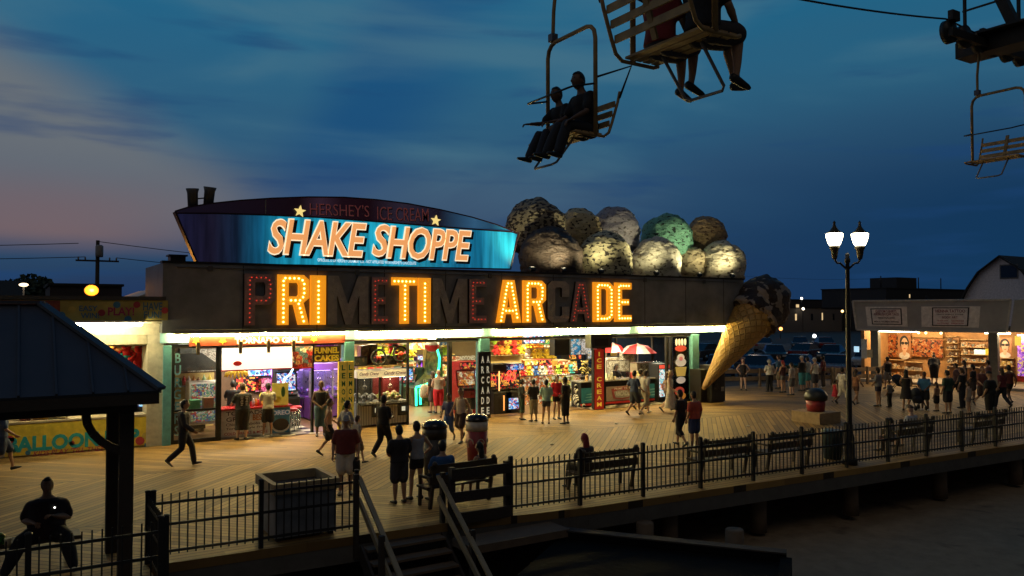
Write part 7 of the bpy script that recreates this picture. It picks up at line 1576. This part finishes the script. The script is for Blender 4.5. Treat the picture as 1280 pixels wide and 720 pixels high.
HAIRC = {'bk': (.008, .007, .006), 'br': (.05, .03, .018), 'bl': (.4, .28, .12), 'gr': (.3, .29, .28), 'wh': (.6, .58, .54), 'rd': (.25, .02, .02)}
_hm = {}
NOB = {}
def person(loc, H, face, pose, arms, b, skin, hair, hc_, top, tc_, bot, bc_, label, tilt=0., group=None, shoes=(.02, .02, .02), z=0):
    me, J, hc = body_mesh(pose, arms, b, tilt)
    o = bpy.data.objects.new('person', me); COL.objects.link(o); sk = M('skin_' + skin, SKINS[skin], .55, var=.08)
    for i, mt in enumerate((sk, M('eye_dark', (.02, .015, .012), .3), M('lips', (.3, .1, .09), .5))): o.material_slots[i].link = 'OBJECT'; o.material_slots[i].material = mt
    def add(mesh, mt, nm):
        c = bpy.data.objects.new(nm, mesh); COL.objects.link(c); c.parent = o; c.material_slots[0].link = 'OBJECT'; c.material_slots[0].material = mt; return c
    if hair:
        if hair not in _hm: _hm[hair] = hair_mb(hair).mesh('hair', BLACK)
        c = add(_hm[hair], M('hair_' + hc_, HAIRC[hc_], .6, var=.3, scale=30), 'cap' if hair == 'cap' else 'hair'); c.location = hc
    if top: add(wear(top, pose, arms, b, tilt), cloth(tc_), {'tee': 'shirt', 'tank': 'tank_top', 'longdress': 'dress'}.get(top, top))
    if bot: add(wear(bot, pose, arms, b, tilt), cloth(bc_), 'trousers' if bot == 'pants' else 'shorts')
    for s in (1, -1): add(shoe(pose, s), M('shoe_leather_%d' % int(shoes[0] * 100), shoes, .5), 'shoe')
    f = H / 1.76; o.scale = (f, f, f); o.rotation_euler.z = R(face); o.location = loc if len(loc) == 3 else (*loc, z)
    tag(o, label, 'person', group); return o
BKC, NV, WHc, KH, GYc, DKG = (.012, .012, .014), (.015, .025, .07), (.6, .58, .53), (.32, .27, .18), (.16, .16, .17), (.03, .03, .035)
PEOPLE = [
 (229, 583, 1.76, 72, 'walk', 'swing', 1.0, 'm', 'short', 'bk', 'hoodie', (.03, .03, .035), 'pants', (.02, .022, .03), 'person in a dark jacket and trousers walking past the left window'),
 (303, 550, 1.82, 185, 'weight', 'counter', 1.22, 'l', 'short', 'br', 'tee', BKC, 'long shorts', (.02, .02, .018), 'heavy person in a black T-shirt with white back print at the grill counter'),
 (335, 546, 1.76, 175, 'weight', 'counter', .95, 'm', 'short', 'bk', 'tee', (.42, .4, .33), 'shorts', BKC, 'slim person in a beige T-shirt and black shorts at the grill counter'),
 (401, 545, 1.82, -12, 'stand', 'fold', 1.12, 'd', None, 'bk', 'tank', (.014, .014, .016), 'long shorts', (.05, .11, .15), 'bald person in a black tank top and blue patterned shorts facing the boardwalk'),
 (411, 570, 1.62, 75, 'walk2', 'swing2', .92, 't', 'short', 'br', None, None, 'shorts', (.02, .018, .018), 'bare chested young person in dark shorts walking in front of the yellow pillar'),
 (433, 578, 1.68, 100, 'walk', 'swing', 1.0, 'm', 'short', 'bk', 'tee', (.34, .33, .33), 'shorts', (.03, .03, .04), 'person in a grey striped top passing the yellow pillar'),
 (446, 580, 1.3, 100, 'walk2', 'down', .95, 'l', 'short', 'br', 'tee', (.45, .4, .32), 'shorts', (.2, .15, .1), 'child in a pale top beside the person in the grey striped top'),
 (432, 618, 1.78, -22, 'stand', 'down', 1.18, 'm', 'cap', 'gr', 'tee', (.16, .03, .025), 'shorts', (.55, .52, .46), 'heavy person in a dark red T-shirt, white shorts and cap behind the white box'),
 (479, 571, 1.74, 115, 'walk2', 'phone', 1.08, 'd', 'short', 'bk', 'tee', (.01, .01, .012), 'pants', (.012, .012, .014), 'person all in black standing before the candy crane machines'),
 (499, 629, 1.68, 178, 'stand', 'fold', 1.15, 'm', 'short', 'bk', 'tee', (.02, .018, .02), 'shorts', (.04, .04, .05), 'stocky person in a black top and dark shorts seen from behind, left of a couple'),
 (521, 624, 1.7, 188, 'weight', 'hips', .98, 'm', 'short', 'bk', 'tank', (.3, .31, .34), 'short shorts', BKC, 'person in a pale tank top seen from behind, right of a couple'),
 (548, 517, 1.75, 170, 'stand', 'fold', 1.2, 'l', None, 'bl', 'tank', (.4, .36, .28), 'long shorts', (.55, .02, .03), 'person in a beige tank top and bright red shorts at the open doorway'),
 (541, 516, 1.66, 190, 'stand', 'down', 1.0, 'm', 'long', 'br', 'tee', (.05, .05, .05), 'shorts', (.08, .06, .06), 'person with a white bag beside the one in bright red shorts'),
 (516, 500, 1.72, 190, 'stand', 'down', 1.0, 'm', 'short', 'bk', 'tee', (.3, .02, .025), 'pants', (.03, .04, .09), 'person in a dark red shirt behind the green neon game'),
 (524, 501, 1.86, 200, 'stand', 'down', 1.1, 'm', 'short', 'bk', 'tee', (.02, .05, .035), 'pants', (.03, .04, .09), 'tall person in a dark green shirt behind the green neon game'),
 (561, 551, 1.5, -50, 'walk2', 'swing', .92, 'd', 'short', 'bk', 'tee', (.05, .07, .2), 'long shorts', (.05, .12, .35), 'child in a blue top and bright blue shorts walking by the frosted window'),
 (576, 553, 1.7, -60, 'stride', 'swing', .96, 't', 'pony', 'br', 'tank', (.5, .43, .36), 'shorts', (.06, .035, .03), 'person in a pale tank top and brown shorts striding past the black pillar sign'),
 (652, 525, 1.55, 80, 'weight', 'phone', .92, 'm', 'short', 'bk', 'tee', (.02, .022, .022), 'long shorts', (.02, .045, .03), 'boy in black with dark green shorts by the red digit cabinet'),
 (667, 527, 1.58, 175, 'stand', 'fold', .95, 'm', 'short', 'bk', 'tee', BKC, 'long shorts', KH, 'boy in a black T-shirt and khaki shorts seen from behind'),
 (683, 530, 1.62, 150, 'weight', 'fold', .9, 'm', 'short', 'bk', 'tee', (.3, .5, .45), 'short shorts', (.06, .06, .07), 'teenager in a pale green top and dark shorts in the middle of the group'),
 (696, 524, 1.68, -8, 'stand', 'fold', .98, 'l', 'long', 'bk', 'hoodie', (.55, .015, .03), 'short shorts', BKC, 'person in a bright red hoodie and black shorts facing the boardwalk'),
 (707, 530, 1.72, 200, 'stand', 'down', .98, 'd', 'short', 'bk', 'tee', (.012, .012, .014), 'long shorts', BKC, 'person in a black T-shirt and long black shorts right of the red hoodie'),
 (793, 519, 1.76, 95, 'walk2', 'swing', 1.0, 'm', 'short', 'bk', 'tee', (.02, .035, .09), 'shorts', (.03, .035, .05), 'person in a navy polo shirt walking past the ice cream counter'),
 (807, 518, 1.75, 95, 'walk', 'swing2', 1.0, 'l', 'short', 'br', 'tee', (.55, .53, .48), 'long shorts', (.42, .38, .28), 'person in a white T-shirt and beige shorts walking right of the navy polo shirt'),
 (801, 512, 1.68, 95, 'walk2', 'swing', .95, 'm', 'short', 'bk', 'tee', (.5, .5, .5), 'shorts', (.05, .05, .06), 'person in a pale top half hidden behind the pair in polo and T-shirt'),
 (838, 516, 1.7, 30, 'walk', 'swing', .92, 'l', 'long', 'bl', 'longdress', (.6, .56, .47), None, None, 'person with long fair hair in a long pale dress near the glass door'),
 (834, 514, 1.6, 70, 'walk', 'swing', .95, 'm', 'long', 'br', 'tank', (.25, .18, .14), 'short shorts', (.1, .07, .05), 'person in a brown top partly behind the long pale dress'),
 (851, 558, 1.72, 185, 'walk2', 'down', .98, 'm', 'short', 'bk', 'tee', (.016, .016, .02), 'long shorts', (.014, .014, .016), 'person in a black T-shirt and shorts left of the salmon shirt'),
 (868, 560, 1.7, 180, 'stand', 'down', 1.12, 'm', 'short', 'bk', 'tee', (.42, .07, .045), 'shorts', (.03, .05, .14), 'person in a salmon red T-shirt and blue shorts walking away'),
 (929, 488, 1.64, -50, 'weight', 'hips', 1.0, 'l', 'long', 'rd', 'tank', (.012, .01, .012), 'short shorts', (.014, .01, .012), 'person in a short black outfit standing alone beside the giant cone'),
 (962, 490, 1.64, 160, 'stand', 'fold', 1.12, 'l', 'curly', 'gr', 'tee', (.55, .53, .48), 'pants', BKC, 'grey haired person in a white top and black trousers with a shoulder strap'),
 (974, 486, 1.78, 190, 'stand', 'down', 1.08, 'l', 'short', 'br', 'tee', (.07, .15, .24), 'shorts', (.25, .2, .12), 'person in a faded blue shirt behind the small bag carrier'),
 (979, 491, 1.62, 175, 'stand', 'fold', .96, 't', 'pony', 'rd', 'tank', (.04, .01, .015), 'short shorts', (.14, .14, .15), 'person in a dark cropped top and grey shorts in the street end group'),
 (990, 494, 1.6, 195, 'weight', 'down', 1.1, 'l', 'short', 'bk', 'tee', (.48, .42, .36), 'shorts', (.12, .12, .13), 'person in a beige top and grey shorts with feet apart'),
 (1003, 489, 1.8, 180, 'stand', 'fold', 1.12, 'l', 'cap', 'wh', 'tee', (.014, .016, .02), 'long shorts', (.06, .3, .34), 'person in a white cap, black jersey and teal shorts'),
 (1010, 487, 1.7, 180, 'stand', 'down', .95, 'm', 'short', 'bk', 'tee', (.4, .45, .48), 'shorts', (.06, .3, .34), 'person in a pale blue top beside the black jersey'),
 (1019, 490, 1.74, 178, 'stand', 'fold', 1.12, 'l', 'cap', 'wh', 'tank', (.6, .57, .5), 'shorts', (.05, .05, .06), 'person in a white tank top and pale cap at the right of the group'),
 (1029, 485, 1.72, 200, 'stand', 'down', 1.0, 'd', 'short', 'bk', 'tee', (.12, .02, .02), 'pants', (.04, .03, .03), 'person in a dark red shirt at the right end of the street end group'),
 (1044, 504, 1.05, 80, 'walk', 'down', 1.0, 'm', 'pony', 'bk', 'dress', (.5, .03, .05), None, None, 'small child in a red dress left of the lamp post'),
 (1053, 505, 1.62, 80, 'walk2', 'swing', .95, 'd', 'short', 'bk', 'tee', (.6, .58, .52), 'long shorts', (.58, .55, .48), 'youth in white T-shirt and white shorts left of the lamp post'),
 (1070, 506, 1.55, 90, 'walk', 'swing', .95, 'm', 'long', 'br', 'tank', (.28, .13, .08), 'short shorts', (.12, .06, .05), 'girl in a rust coloured top right of the lamp post'),
 (1098, 508, 1.66, 185, 'stand', 'fold', 1.06, 'm', 'curly', 'bk', 'tee', (.2, .2, .21), 'short shorts', (.02, .025, .06), 'person in a grey T-shirt and navy shorts facing the tattoo shop'),
 (1112, 509, 1.15, 180, 'stand', 'down', 1.0, 'm', 'short', 'br', 'tee', (.16, .15, .15), 'pants', BKC, 'small child in a grey top beside the navy shorts'),
 (1110, 486, 1.68, 150, 'weight', 'fold', 1.0, 'm', 'bun', 'bk', 'tank', BKC, 'shorts', (.2, .18, .16), 'person with a hair bun near the rail fence'),
 (1133, 513, 1.68, 120, 'stand', 'counter', 1.0, 'm', 'long', 'bk', 'dress', (.012, .01, .012), None, None, 'long haired person in a black dress pushing a pram'),
 (1156, 513, 1.6, -70, 'weight', 'lap', 1.1, 'd', 'short', 'bk', 'tee', (.06, .2, .36), 'shorts', (.012, .014, .02), 'youth in a bright blue T-shirt and black shorts leaning on a pram'),
 (1168, 483, 1.8, 120, 'lean', 'counter', 1.2, 'l', 'short', 'br', 'tee', (.03, .03, .032), 'long shorts', BKC, 'big person in black bending over the card rack of the tattoo shop'),
 (1171, 514, 1.2, 180, 'stand', 'down', 1.05, 't', 'long', 'br', 'tank', (.35, .22, .14), 'shorts', BKC, 'brown haired child left of the dark green shirt'),
 (1185, 517, 1.74, 170, 'stand', 'down', 1.12, 'm', 'short', 'bk', 'tee', (.02, .05, .035), 'shorts', (.02, .02, .025), 'person in a dark green shirt in front of the crowd'),
 (1196, 500, 1.7, 200, 'walk', 'swing', 1.0, 'm', 'short', 'bk', 'tee', (.1, .05, .05), 'pants', (.03, .03, .04), 'person in a dull maroon top at the left of the crowd'),
 (1203, 510, 1.7, 185, 'stand', 'down', 1.05, 'm', 'short', 'br', 'tee', (.014, .014, .016), 'pants', (.02, .02, .03), 'person in a black jersey with white lettering in the crowd'),
 (1206, 492, 1.66, 190, 'walk2', 'swing', 1.0, 'm', 'long', 'bk', 'tank', (.03, .03, .03), 'short shorts', (.04, .04, .05), 'long haired person in black near the shop counter'),
 (1217, 500, 1.62, 190, 'stand', 'fold', .95, 'm', 'curly', 'bk', 'tee', (.02, .02, .024), 'shorts', (.05, .04, .04), 'curly haired person in black in the middle of the crowd'),
 (1211, 518, 1.3, 180, 'stand', 'down', .95, 'l', 'pony', 'br', 'tank', (.5, .44, .38), 'short shorts', (.35, .3, .3), 'girl in a pale strap top in front of the crowd'),
 (1228, 508, 1.72, -20, 'walk', 'swing', 1.1, 't', 'short', 'br', 'tee', (.16, .06, .05), 'shorts', (.05, .03, .03), 'person in a brick red top in the crowd'),
 (1236, 494, 1.7, 190, 'stand', 'fold', 1.05, 'm', 'short', 'bk', 'tee', (.25, .12, .1), 'shorts', (.04, .04, .05), 'person in a dusty pink top near the shop post'),
 (1238, 523, 1.8, 178, 'stand', 'down', 1.35, 'm', 'cap', 'bk', 'tee', (.01, .01, .011), 'long shorts', (.012, .012, .014), 'very broad person in a black cap and black shirt seen from behind'),
 (1253, 510, 1.7, 160, 'walk', 'swing', 1.0, 'm', 'long', 'br', 'tee', (.14, .03, .035), 'pants', (.02, .02, .03), 'long haired person in a dark red top right of the black cap'),
 (1262, 505, 1.72, 150, 'walk2', 'swing2', 1.0, 'd', 'short', 'bk', 'tank', (.1, .02, .02), 'short shorts', (.02, .015, .018), 'person in a dark red tank top at the right of the crowd'),
 (2, 590, 1.72, 95, 'walk', 'swing', 1.0, 't', 'short', 'br', 'tee', (.05, .08, .16), 'shorts', (.03, .05, .1), 'person in blue stepping out of the left edge of the photo'),
]
for i, (px, py, H, fc, po, ar, b, sk, hr, hcx, tp, tcx, bt, bcx, lab) in enumerate(PEOPLE):
    p = G(px, py)
    person((p.x, p.y, 0.012 if p.y > 27 else (.14 if px == 1168 else 0)), H, fc, po, ar, b, sk, hr, hcx, tp, tcx or BKC, bt, bcx or BKC, lab, .75 if po == 'lean' else 0., None, (.55, .53, .5) if i in (2, 45, 23, 37) else (.02, .02, .02))
for (px, py, face, x0_, H_) in ((303, 550, 185, .0, 1.82),):   # white print on the back of the black T-shirt
    shirt = [o for o in bpy.data.objects if o.type == 'MESH' and o.get('label', '').startswith('heavy person in a black T-shirt')][0]
    m = MB()
    for r_ in range(6):
        for c_ in (-1, 1): m.box((c_ * .075 + .008 * (r_ % 2), .155 + (.012 if r_ < 3 else 0), 1.36 - r_ * .05), (.085 - .012 * (r_ % 3), .006, .026), rx=R(-4))
    pr_ = m.build('back_print', M('white_shirt_print', (.6, .58, .52), .7)); pr_.parent = shirt
# staff behind counters
q = WY(291, 500, 28.4); person((q.x, 28.4, .018), 1.74, 170, 'stand', 'counter', 1.05, 'm', 'short', 'bk', 'tee', BKC, 'pants', KH, 'cook in a black T-shirt working behind the grill counter')
q = WY(770, 470, 28.7); person((q.x, 28.7, .018), 1.66, 10, 'stand', 'counter', 1.0, 'm', 'pony', 'bk', 'tee', (.012, .012, .014), 'pants', BKC, 'server in black behind the ice cream counter')
# seated on the benches
for (x, y), H, fc, po, ar, b, sk, hr, hcx, tp, tcx, bt, bcx, lab in (
    ((7.98, 15.5), 1.76, 172, 'sit', 'lap', 1.2, 'm', 'short', 'bk', 'tee', (.03, .1, .26), 'shorts', (.03, .03, .04), 'broad person in a blue T-shirt on the bench beside the stairs'),
    ((8.95, 15.55), 1.6, 200, 'sit', 'lap', .95, 'm', 'long', 'bk', 'tank', (.03, .05, .1), 'shorts', (.02, .02, .03), 'long haired person in dark blue on the bench beside the cup shaped bin'),
    ((XS(731, 14.95), 14.95), 1.68, 185, 'sit', 'lap', 1.12, 'm', 'long', 'rd', 'tee', (.03, .025, .03), 'pants', BKC, 'lone person with long reddish hair seated on a bench behind the fence'),
    ((XS(1112, 14.1), 14.1), 1.3, 190, 'sit', 'lap', 1.0, 'm', 'short', 'bk', 'tee', (.25, .22, .2), 'shorts', (.1, .05, .05), 'child seated on the bench right of the lamp post'),
    ((XS(1137, 14.1), 14.1), 1.68, 175, 'sit', 'rest', 1.1, 'l', 'cap', 'br', 'tee', (.45, .46, .48), 'shorts', (.1, .1, .12), 'person in a pale T-shirt and cap seated on the bench right of the lamp post')):
    person((x, y, -.01), H, fc, po, ar, b, sk, hr, hcx, tp, tcx, bt, bcx, lab)
big = person((.56, 15.3, 0), 1.8, -8, 'spread', 'phone', 1.55, 'm', 'bun', 'bk', 'tee', (.03, .018, .022), 'pants', (.012, .014, .02), 'large person seated with knees apart holding a phone under the pavilion')
# things people hold
def held(nm, m, mt, loc, lab, cat, rz=0): o = m.build(nm, mt); o.location = loc; o.rotation_euler.z = rz; tag(o, lab, cat); return o
def bagmesh(w_, h_): m = MB(); m.ell([((0, 0, 0), w_ * .42, .05), ((0, 0, h_ * .15), w_ * .5, .075), ((0, 0, h_ * .7), w_ * .46, .07), ((0, 0, h_ * .95), w_ * .3, .03), ((0, 0, h_), w_ * .12, .015)], 14); m.tube([(-w_ * .1, 0, h_ * .97), (-w_ * .1, 0, h_ * 1.35), (w_ * .1, 0, h_ * 1.35), (w_ * .1, 0, h_ * .97)], .008, 5); return m
q = G(536, 515); held('bag', bagmesh(.46, .55), M('white_bag', (.6, .55, .42), .6), (q.x - .25, q.y - .12, .62), 'big white bag held by the person at the open doorway', 'bag')
q = G(444, 618); held('bag', bagmesh(.25, .34), BLACK, (q.x, q.y, .52), 'small black bag held by the heavy person in white shorts', 'bag')
q = G(967, 490); held('bag', bagmesh(.4, .42), M('straw_bag', (.3, .23, .12), .7), (q.x, q.y + .1, .62), 'straw bag hanging beside the grey haired person', 'bag')
q = G(586, 552); held('bag', bagmesh(.34, .5), M('clear_bag', (.4, .36, .28), .4), (q.x, q.y, .55), 'pale plastic bag carried past the black pillar sign', 'bag')
ph = MB(); ph.bb(-.038, .038, -.005, .005, -.075, .075); held('phone', ph, BLACK, (.62, 14.9, .99), 'phone held by the large seated person', 'phone'); ph = MB(); ph.sph((0, 0, 0), .014, 8, 6); held('phone_light', ph, EM('phone_lamp', (1, .95, .85), 4), (.65, 14.88, 1.02), 'tiny white light on the held phone', 'light')
held('snack_bag', bagmesh(.3, .2), pat('green_packet', [(.05, .3, .05), (.5, .6, .1), (.02, .12, .03)], 14), (-.15, 15.2, .46), 'green snack packet on the pavilion bench', 'packet'); m = MB(); m.lathe([(.04, 0), (.055, .14), (.05, .14)], seg=12); held('paper_cup', m, M('cream_cup', (.6, .5, .3), .6), (-.0 + .02, 15.2 - .22, .46), 'cream paper cup on the pavilion bench', 'cup')
# prams in the crowd
def pram(px, py, rz, lab):
    t = thing('pram', lab, 'pram'); m = MB(); m.bar((-.22, -.35, .1), (-.22, .4, .95), .03, .03); m.bar((.22, -.35, .1), (.22, .4, .95), .03, .03); m.bar((-.22, .3, .1), (-.22, -.1, .6), .03, .03); m.bar((.22, .3, .1), (.22, -.1, .6), .03, .03); m.bar((-.22, .4, .95), (.22, .4, .95), .03, .03); m.build('frame', DARKMETAL, t)
    MB().ell([((0, -.1, .3), .2, .14), ((0, -.12, .45), .22, .22), ((0, -.08, .55), .2, .2)], 14).build('seat', M('pram_cloth', (.03, .035, .05), .8), t); h = MB(); h.sph((0, .02, .68), (.23, .26, .24), 14, 8); h.build('hood', M('pram_cloth', (.03, .035, .05), .8), t)
    for x in (-.23, .23):
        for y in (-.33, .28): MB().tube([(x - .02, y, .1), (x + .02, y, .1)], .1, 12).build('wheel', TY, t)
    q = G(px, py); t.location = (q.x, q.y, 0); t.rotation_euler.z = rz
pram(1122, 490, R(40), 'dark pram parked near the rail fence'); pram(1146, 512, R(-30), 'dark pram between the black dress and the blue T-shirt')

# ================================================================== the chair lift
RUST = M('rusty_tan_steel', (.34, .22, .09), .6, .2, var=.4, scale=5); SLAT = M('tan_slat', (.42, .28, .12), .65, var=.3, scale=5)
def chair(lab, hang=1.45):
    t = thing('lift_chair', lab, 'chairlift chair', (0, 0, 0), 0, 'chairs of the boardwalk chair lift')
    for k in range(4): MB().bar((-.57, -.07 - k * .125, .0), (.57, -.07 - k * .125, .0), .095, .025).build('seat_slat', SLAT, t)
    for k in range(3): u = .22 + k * .27; MB().bar((-.57, .07 + .2 * u, .05 + .56 * u), (.57, .07 + .2 * u, .05 + .56 * u), .025, .085).build('back_slat', SLAT, t)
    for s in (-1, 1):
        m = MB(); m.tube([(s * .59, .3, .66), (s * .59, .26, .5), (s * .59, .15, .18), (s * .59, .09, .03), (s * .59, .0, -.035), (s * .59, -.45, -.035), (s * .59, -.52, -.01)], .022, 8); m.build('side_frame', RUST, t)
    MB().bar((0, .26, .62), (0, .06, .02), .07, .03).build('back_brace', RUST, t)
    m = MB(); m.tube([(-.6, -.16, -.03), (-.6, -.16, 1.38), (-.57, -.16, 1.5), (-.5, -.16, 1.57), (-.4, -.16, 1.6), (.4, -.16, 1.6), (.5, -.16, 1.57), (.57, -.16, 1.5), (.6, -.16, 1.38), (.6, -.16, -.03)], .032, 10); m.build('hoop', RUST, t)
    m = MB(); m.tube([(-.46, -.16, 1.6), (-.46, -.16, 1.72), (-.47, -.14, 2.1), (-.42, -.08, hang + 1.5), (-.36, 0, hang + 1.68)], .03, 8); h = m.build('hanger', RUST, t); MB().box((-.46, -.16, 1.68), (.11, .11, .12)).build('clamp', M('blue_grey_clamp', (.08, .09, .13), .5), h); MB().box((-.35, 0, hang + 1.7), (.1, .3, .12)).build('grip', DARKMETAL, h)
    m = MB(); m.tube([(.62, -.14, .81), (.62, .5, 1.07), (.62, .27, .56)], .018, 6); m.build('brace_rod', DARKMETAL, t)
    m = MB(); m.tube([(-.6, -.14, .72), (-.58, -.55, .62), (-.5, -.6, .6), (.5, -.6, .6), (.58, -.55, .62), (.6, -.14, .72)], .016, 6); m.build('lap_bar', DARKMETAL, t)
    m = MB(); m.tube([(-.28, -.3, -.02), (-.28, -.62, -.42), (-.22, -.66, -.45), (.22, -.66, -.45), (.28, -.62, -.42), (.28, -.3, -.02)], .018, 8); m.build('footrest', GRAY, t)
    return t
CH1 = (7.25, 9.6, 6.76); CH2 = (5.56, 6.0, 6.93)
ca = chair('chair lift chair with two dark riders hanging before the sky'); ca.location = CH1; ca.rotation_euler = (0, 0, R(-90))
cb2_ = dup(ca, CH2, R(90), 'nearest chair lift chair at the top edge, carrying two riders with dangling legs')
cx_ = dup(ca, (19.65, 9.6, 7.72), R(-90), 'empty chair lift chair hanging below the pylon arm at the right')
def rider(ch, s, ang, lx, H, ar, b, sk, hr, hcx, tp, tcx, bt, bcx, lab, dy=-.2, po='ride'):
    a = R(ang); l = Vector((lx, dy)); w_ = Vector((l.x * math.cos(a) - l.y * math.sin(a), l.x * math.sin(a) + l.y * math.cos(a)))
    f = H / 1.76; person((ch[0] + w_.x, ch[1] + w_.y, ch[2] - .44 * f), H, ang, po, ar, b, sk, hr, hcx, tp, tcx, bt, bcx, lab, .2 if po == 'ride' else 0)
rider(CH1, 1, -90, .28, 1.8, 'counter', 1.05, 'd', 'short', 'bk', 'tee', (.012, .012, .014), 'pants', (.02, .022, .03), 'taller dark rider on the near side of the middle chair', -.06); rider(CH1, 1, -90, -.27, 1.62, 'point', .98, 'd', 'short', 'bk', 'tee', (.012, .012, .014), 'pants', (.02, .024, .04), 'shorter rider pointing ahead on the far side of the middle chair', -.08)
rider(CH2, 1, 90, -.27, 1.78, 'lap', 1.1, 'm', 'short', 'bk', 'tee', (.02, .02, .024), 'shorts', (.04, .035, .04), 'near rider of the nearest chair with bare legs and dark shoes', -.34, 'ride2'); rider(CH2, 1, 90, .27, 1.74, 'lap', 1.05, 'm', 'short', 'bk', 'tee', (.2, .02, .025), 'shorts', (.05, .05, .07), 'far rider of the nearest chair in a dark red shirt', -.26, 'ride3')
# cables and pylon
cz1 = CH1[2] + 1.45 + 1.7
wire((-30, 9.96, 12.0), (CH1[0], 9.96, cz1 + .02), .2, 'far haul cable left of the middle chair', .022, 'haul_cable'); wire((CH1[0], 9.96, cz1 + .02), (18.0, 9.96, 10.86), .18, 'far haul cable between the middle chair and the pylon', .022, 'haul_cable'); wire((18.0, 9.96, 10.86), (70, 9.96, 10.2), .8, 'far haul cable beyond the pylon', .022, 'haul_cable')
wire((-30, 5.64, 11), (CH2[0], 5.64, CH2[2] + 3.17), .2, 'near haul cable behind the nearest chair', .022, 'haul_cable'); wire((CH2[0], 5.64, CH2[2] + 3.17), (19.6, 5.64, 10.9), .1, 'near haul cable ahead of the nearest chair', .022, 'haul_cable')
t = thing('lift_pylon', 'dark steel chair lift pylon arm with sheave wheels at the upper right', 'pylon', (19.8, 7.1, ZS0)); PYL = M('dark_pylon_steel', (.03, .028, .026), .6, .4, var=.3)
MB().bb(19.45, 20.15, 4.9, 10.55, 10.34, 10.72).build('cross_arm', PYL, t); MB().tube([(19.8, 7.1, ZS0), (19.8, 7.1, 10.34)], [.34, .26], 16).build('mast', PYL, t)
m = MB(); m.bb(19.2, 20.4, 5.0, 10.35, 10.73, 10.78)
m.build('catwalk', PYL, t)
for y in (10.2, 9.0, 7.6, 6.3, 5.1): MB().bb(19.22, 19.28, y - .03, y + .03, 10.78, 11.95).build('rail_post', PYL, t)
m = MB(); m.bb(19.23, 19.27, 5.0, 10.25, 11.9, 11.95); m.build('handrail', PYL, t); m = MB(); m.bb(19.23, 19.27, 5.0, 10.25, 11.35, 11.39); m.build('handrail', PYL, t)
MB().bar((19.8, 9.3, 10.75), (19.8, 10.1, 12.8), .22, .22).build('lifting_frame', PYL, t)
for y in (9.96, 5.64):
    MB().bb(17.9, 21.6, y - .2, y - .08, 10.42, 10.6).build('sheave_beam', PYL, t)
    for k in range(6):
        x = 18.1 + k * .64; w_ = MB(); w_.tube([(x, y - .07, 10.58), (x, y + .07, 10.58)], .27, 18); so2 = w_.build('sheave_wheel', BLACK, t); MB().tube([(x, y - .085, 10.58), (x, y + .085, 10.58)], .05, 8).build('hub', GRAY, so2)
    MB().box((18.15, y - .1, 10.93), (.3, .12, .22)).build('cable_catcher', PYL, t)
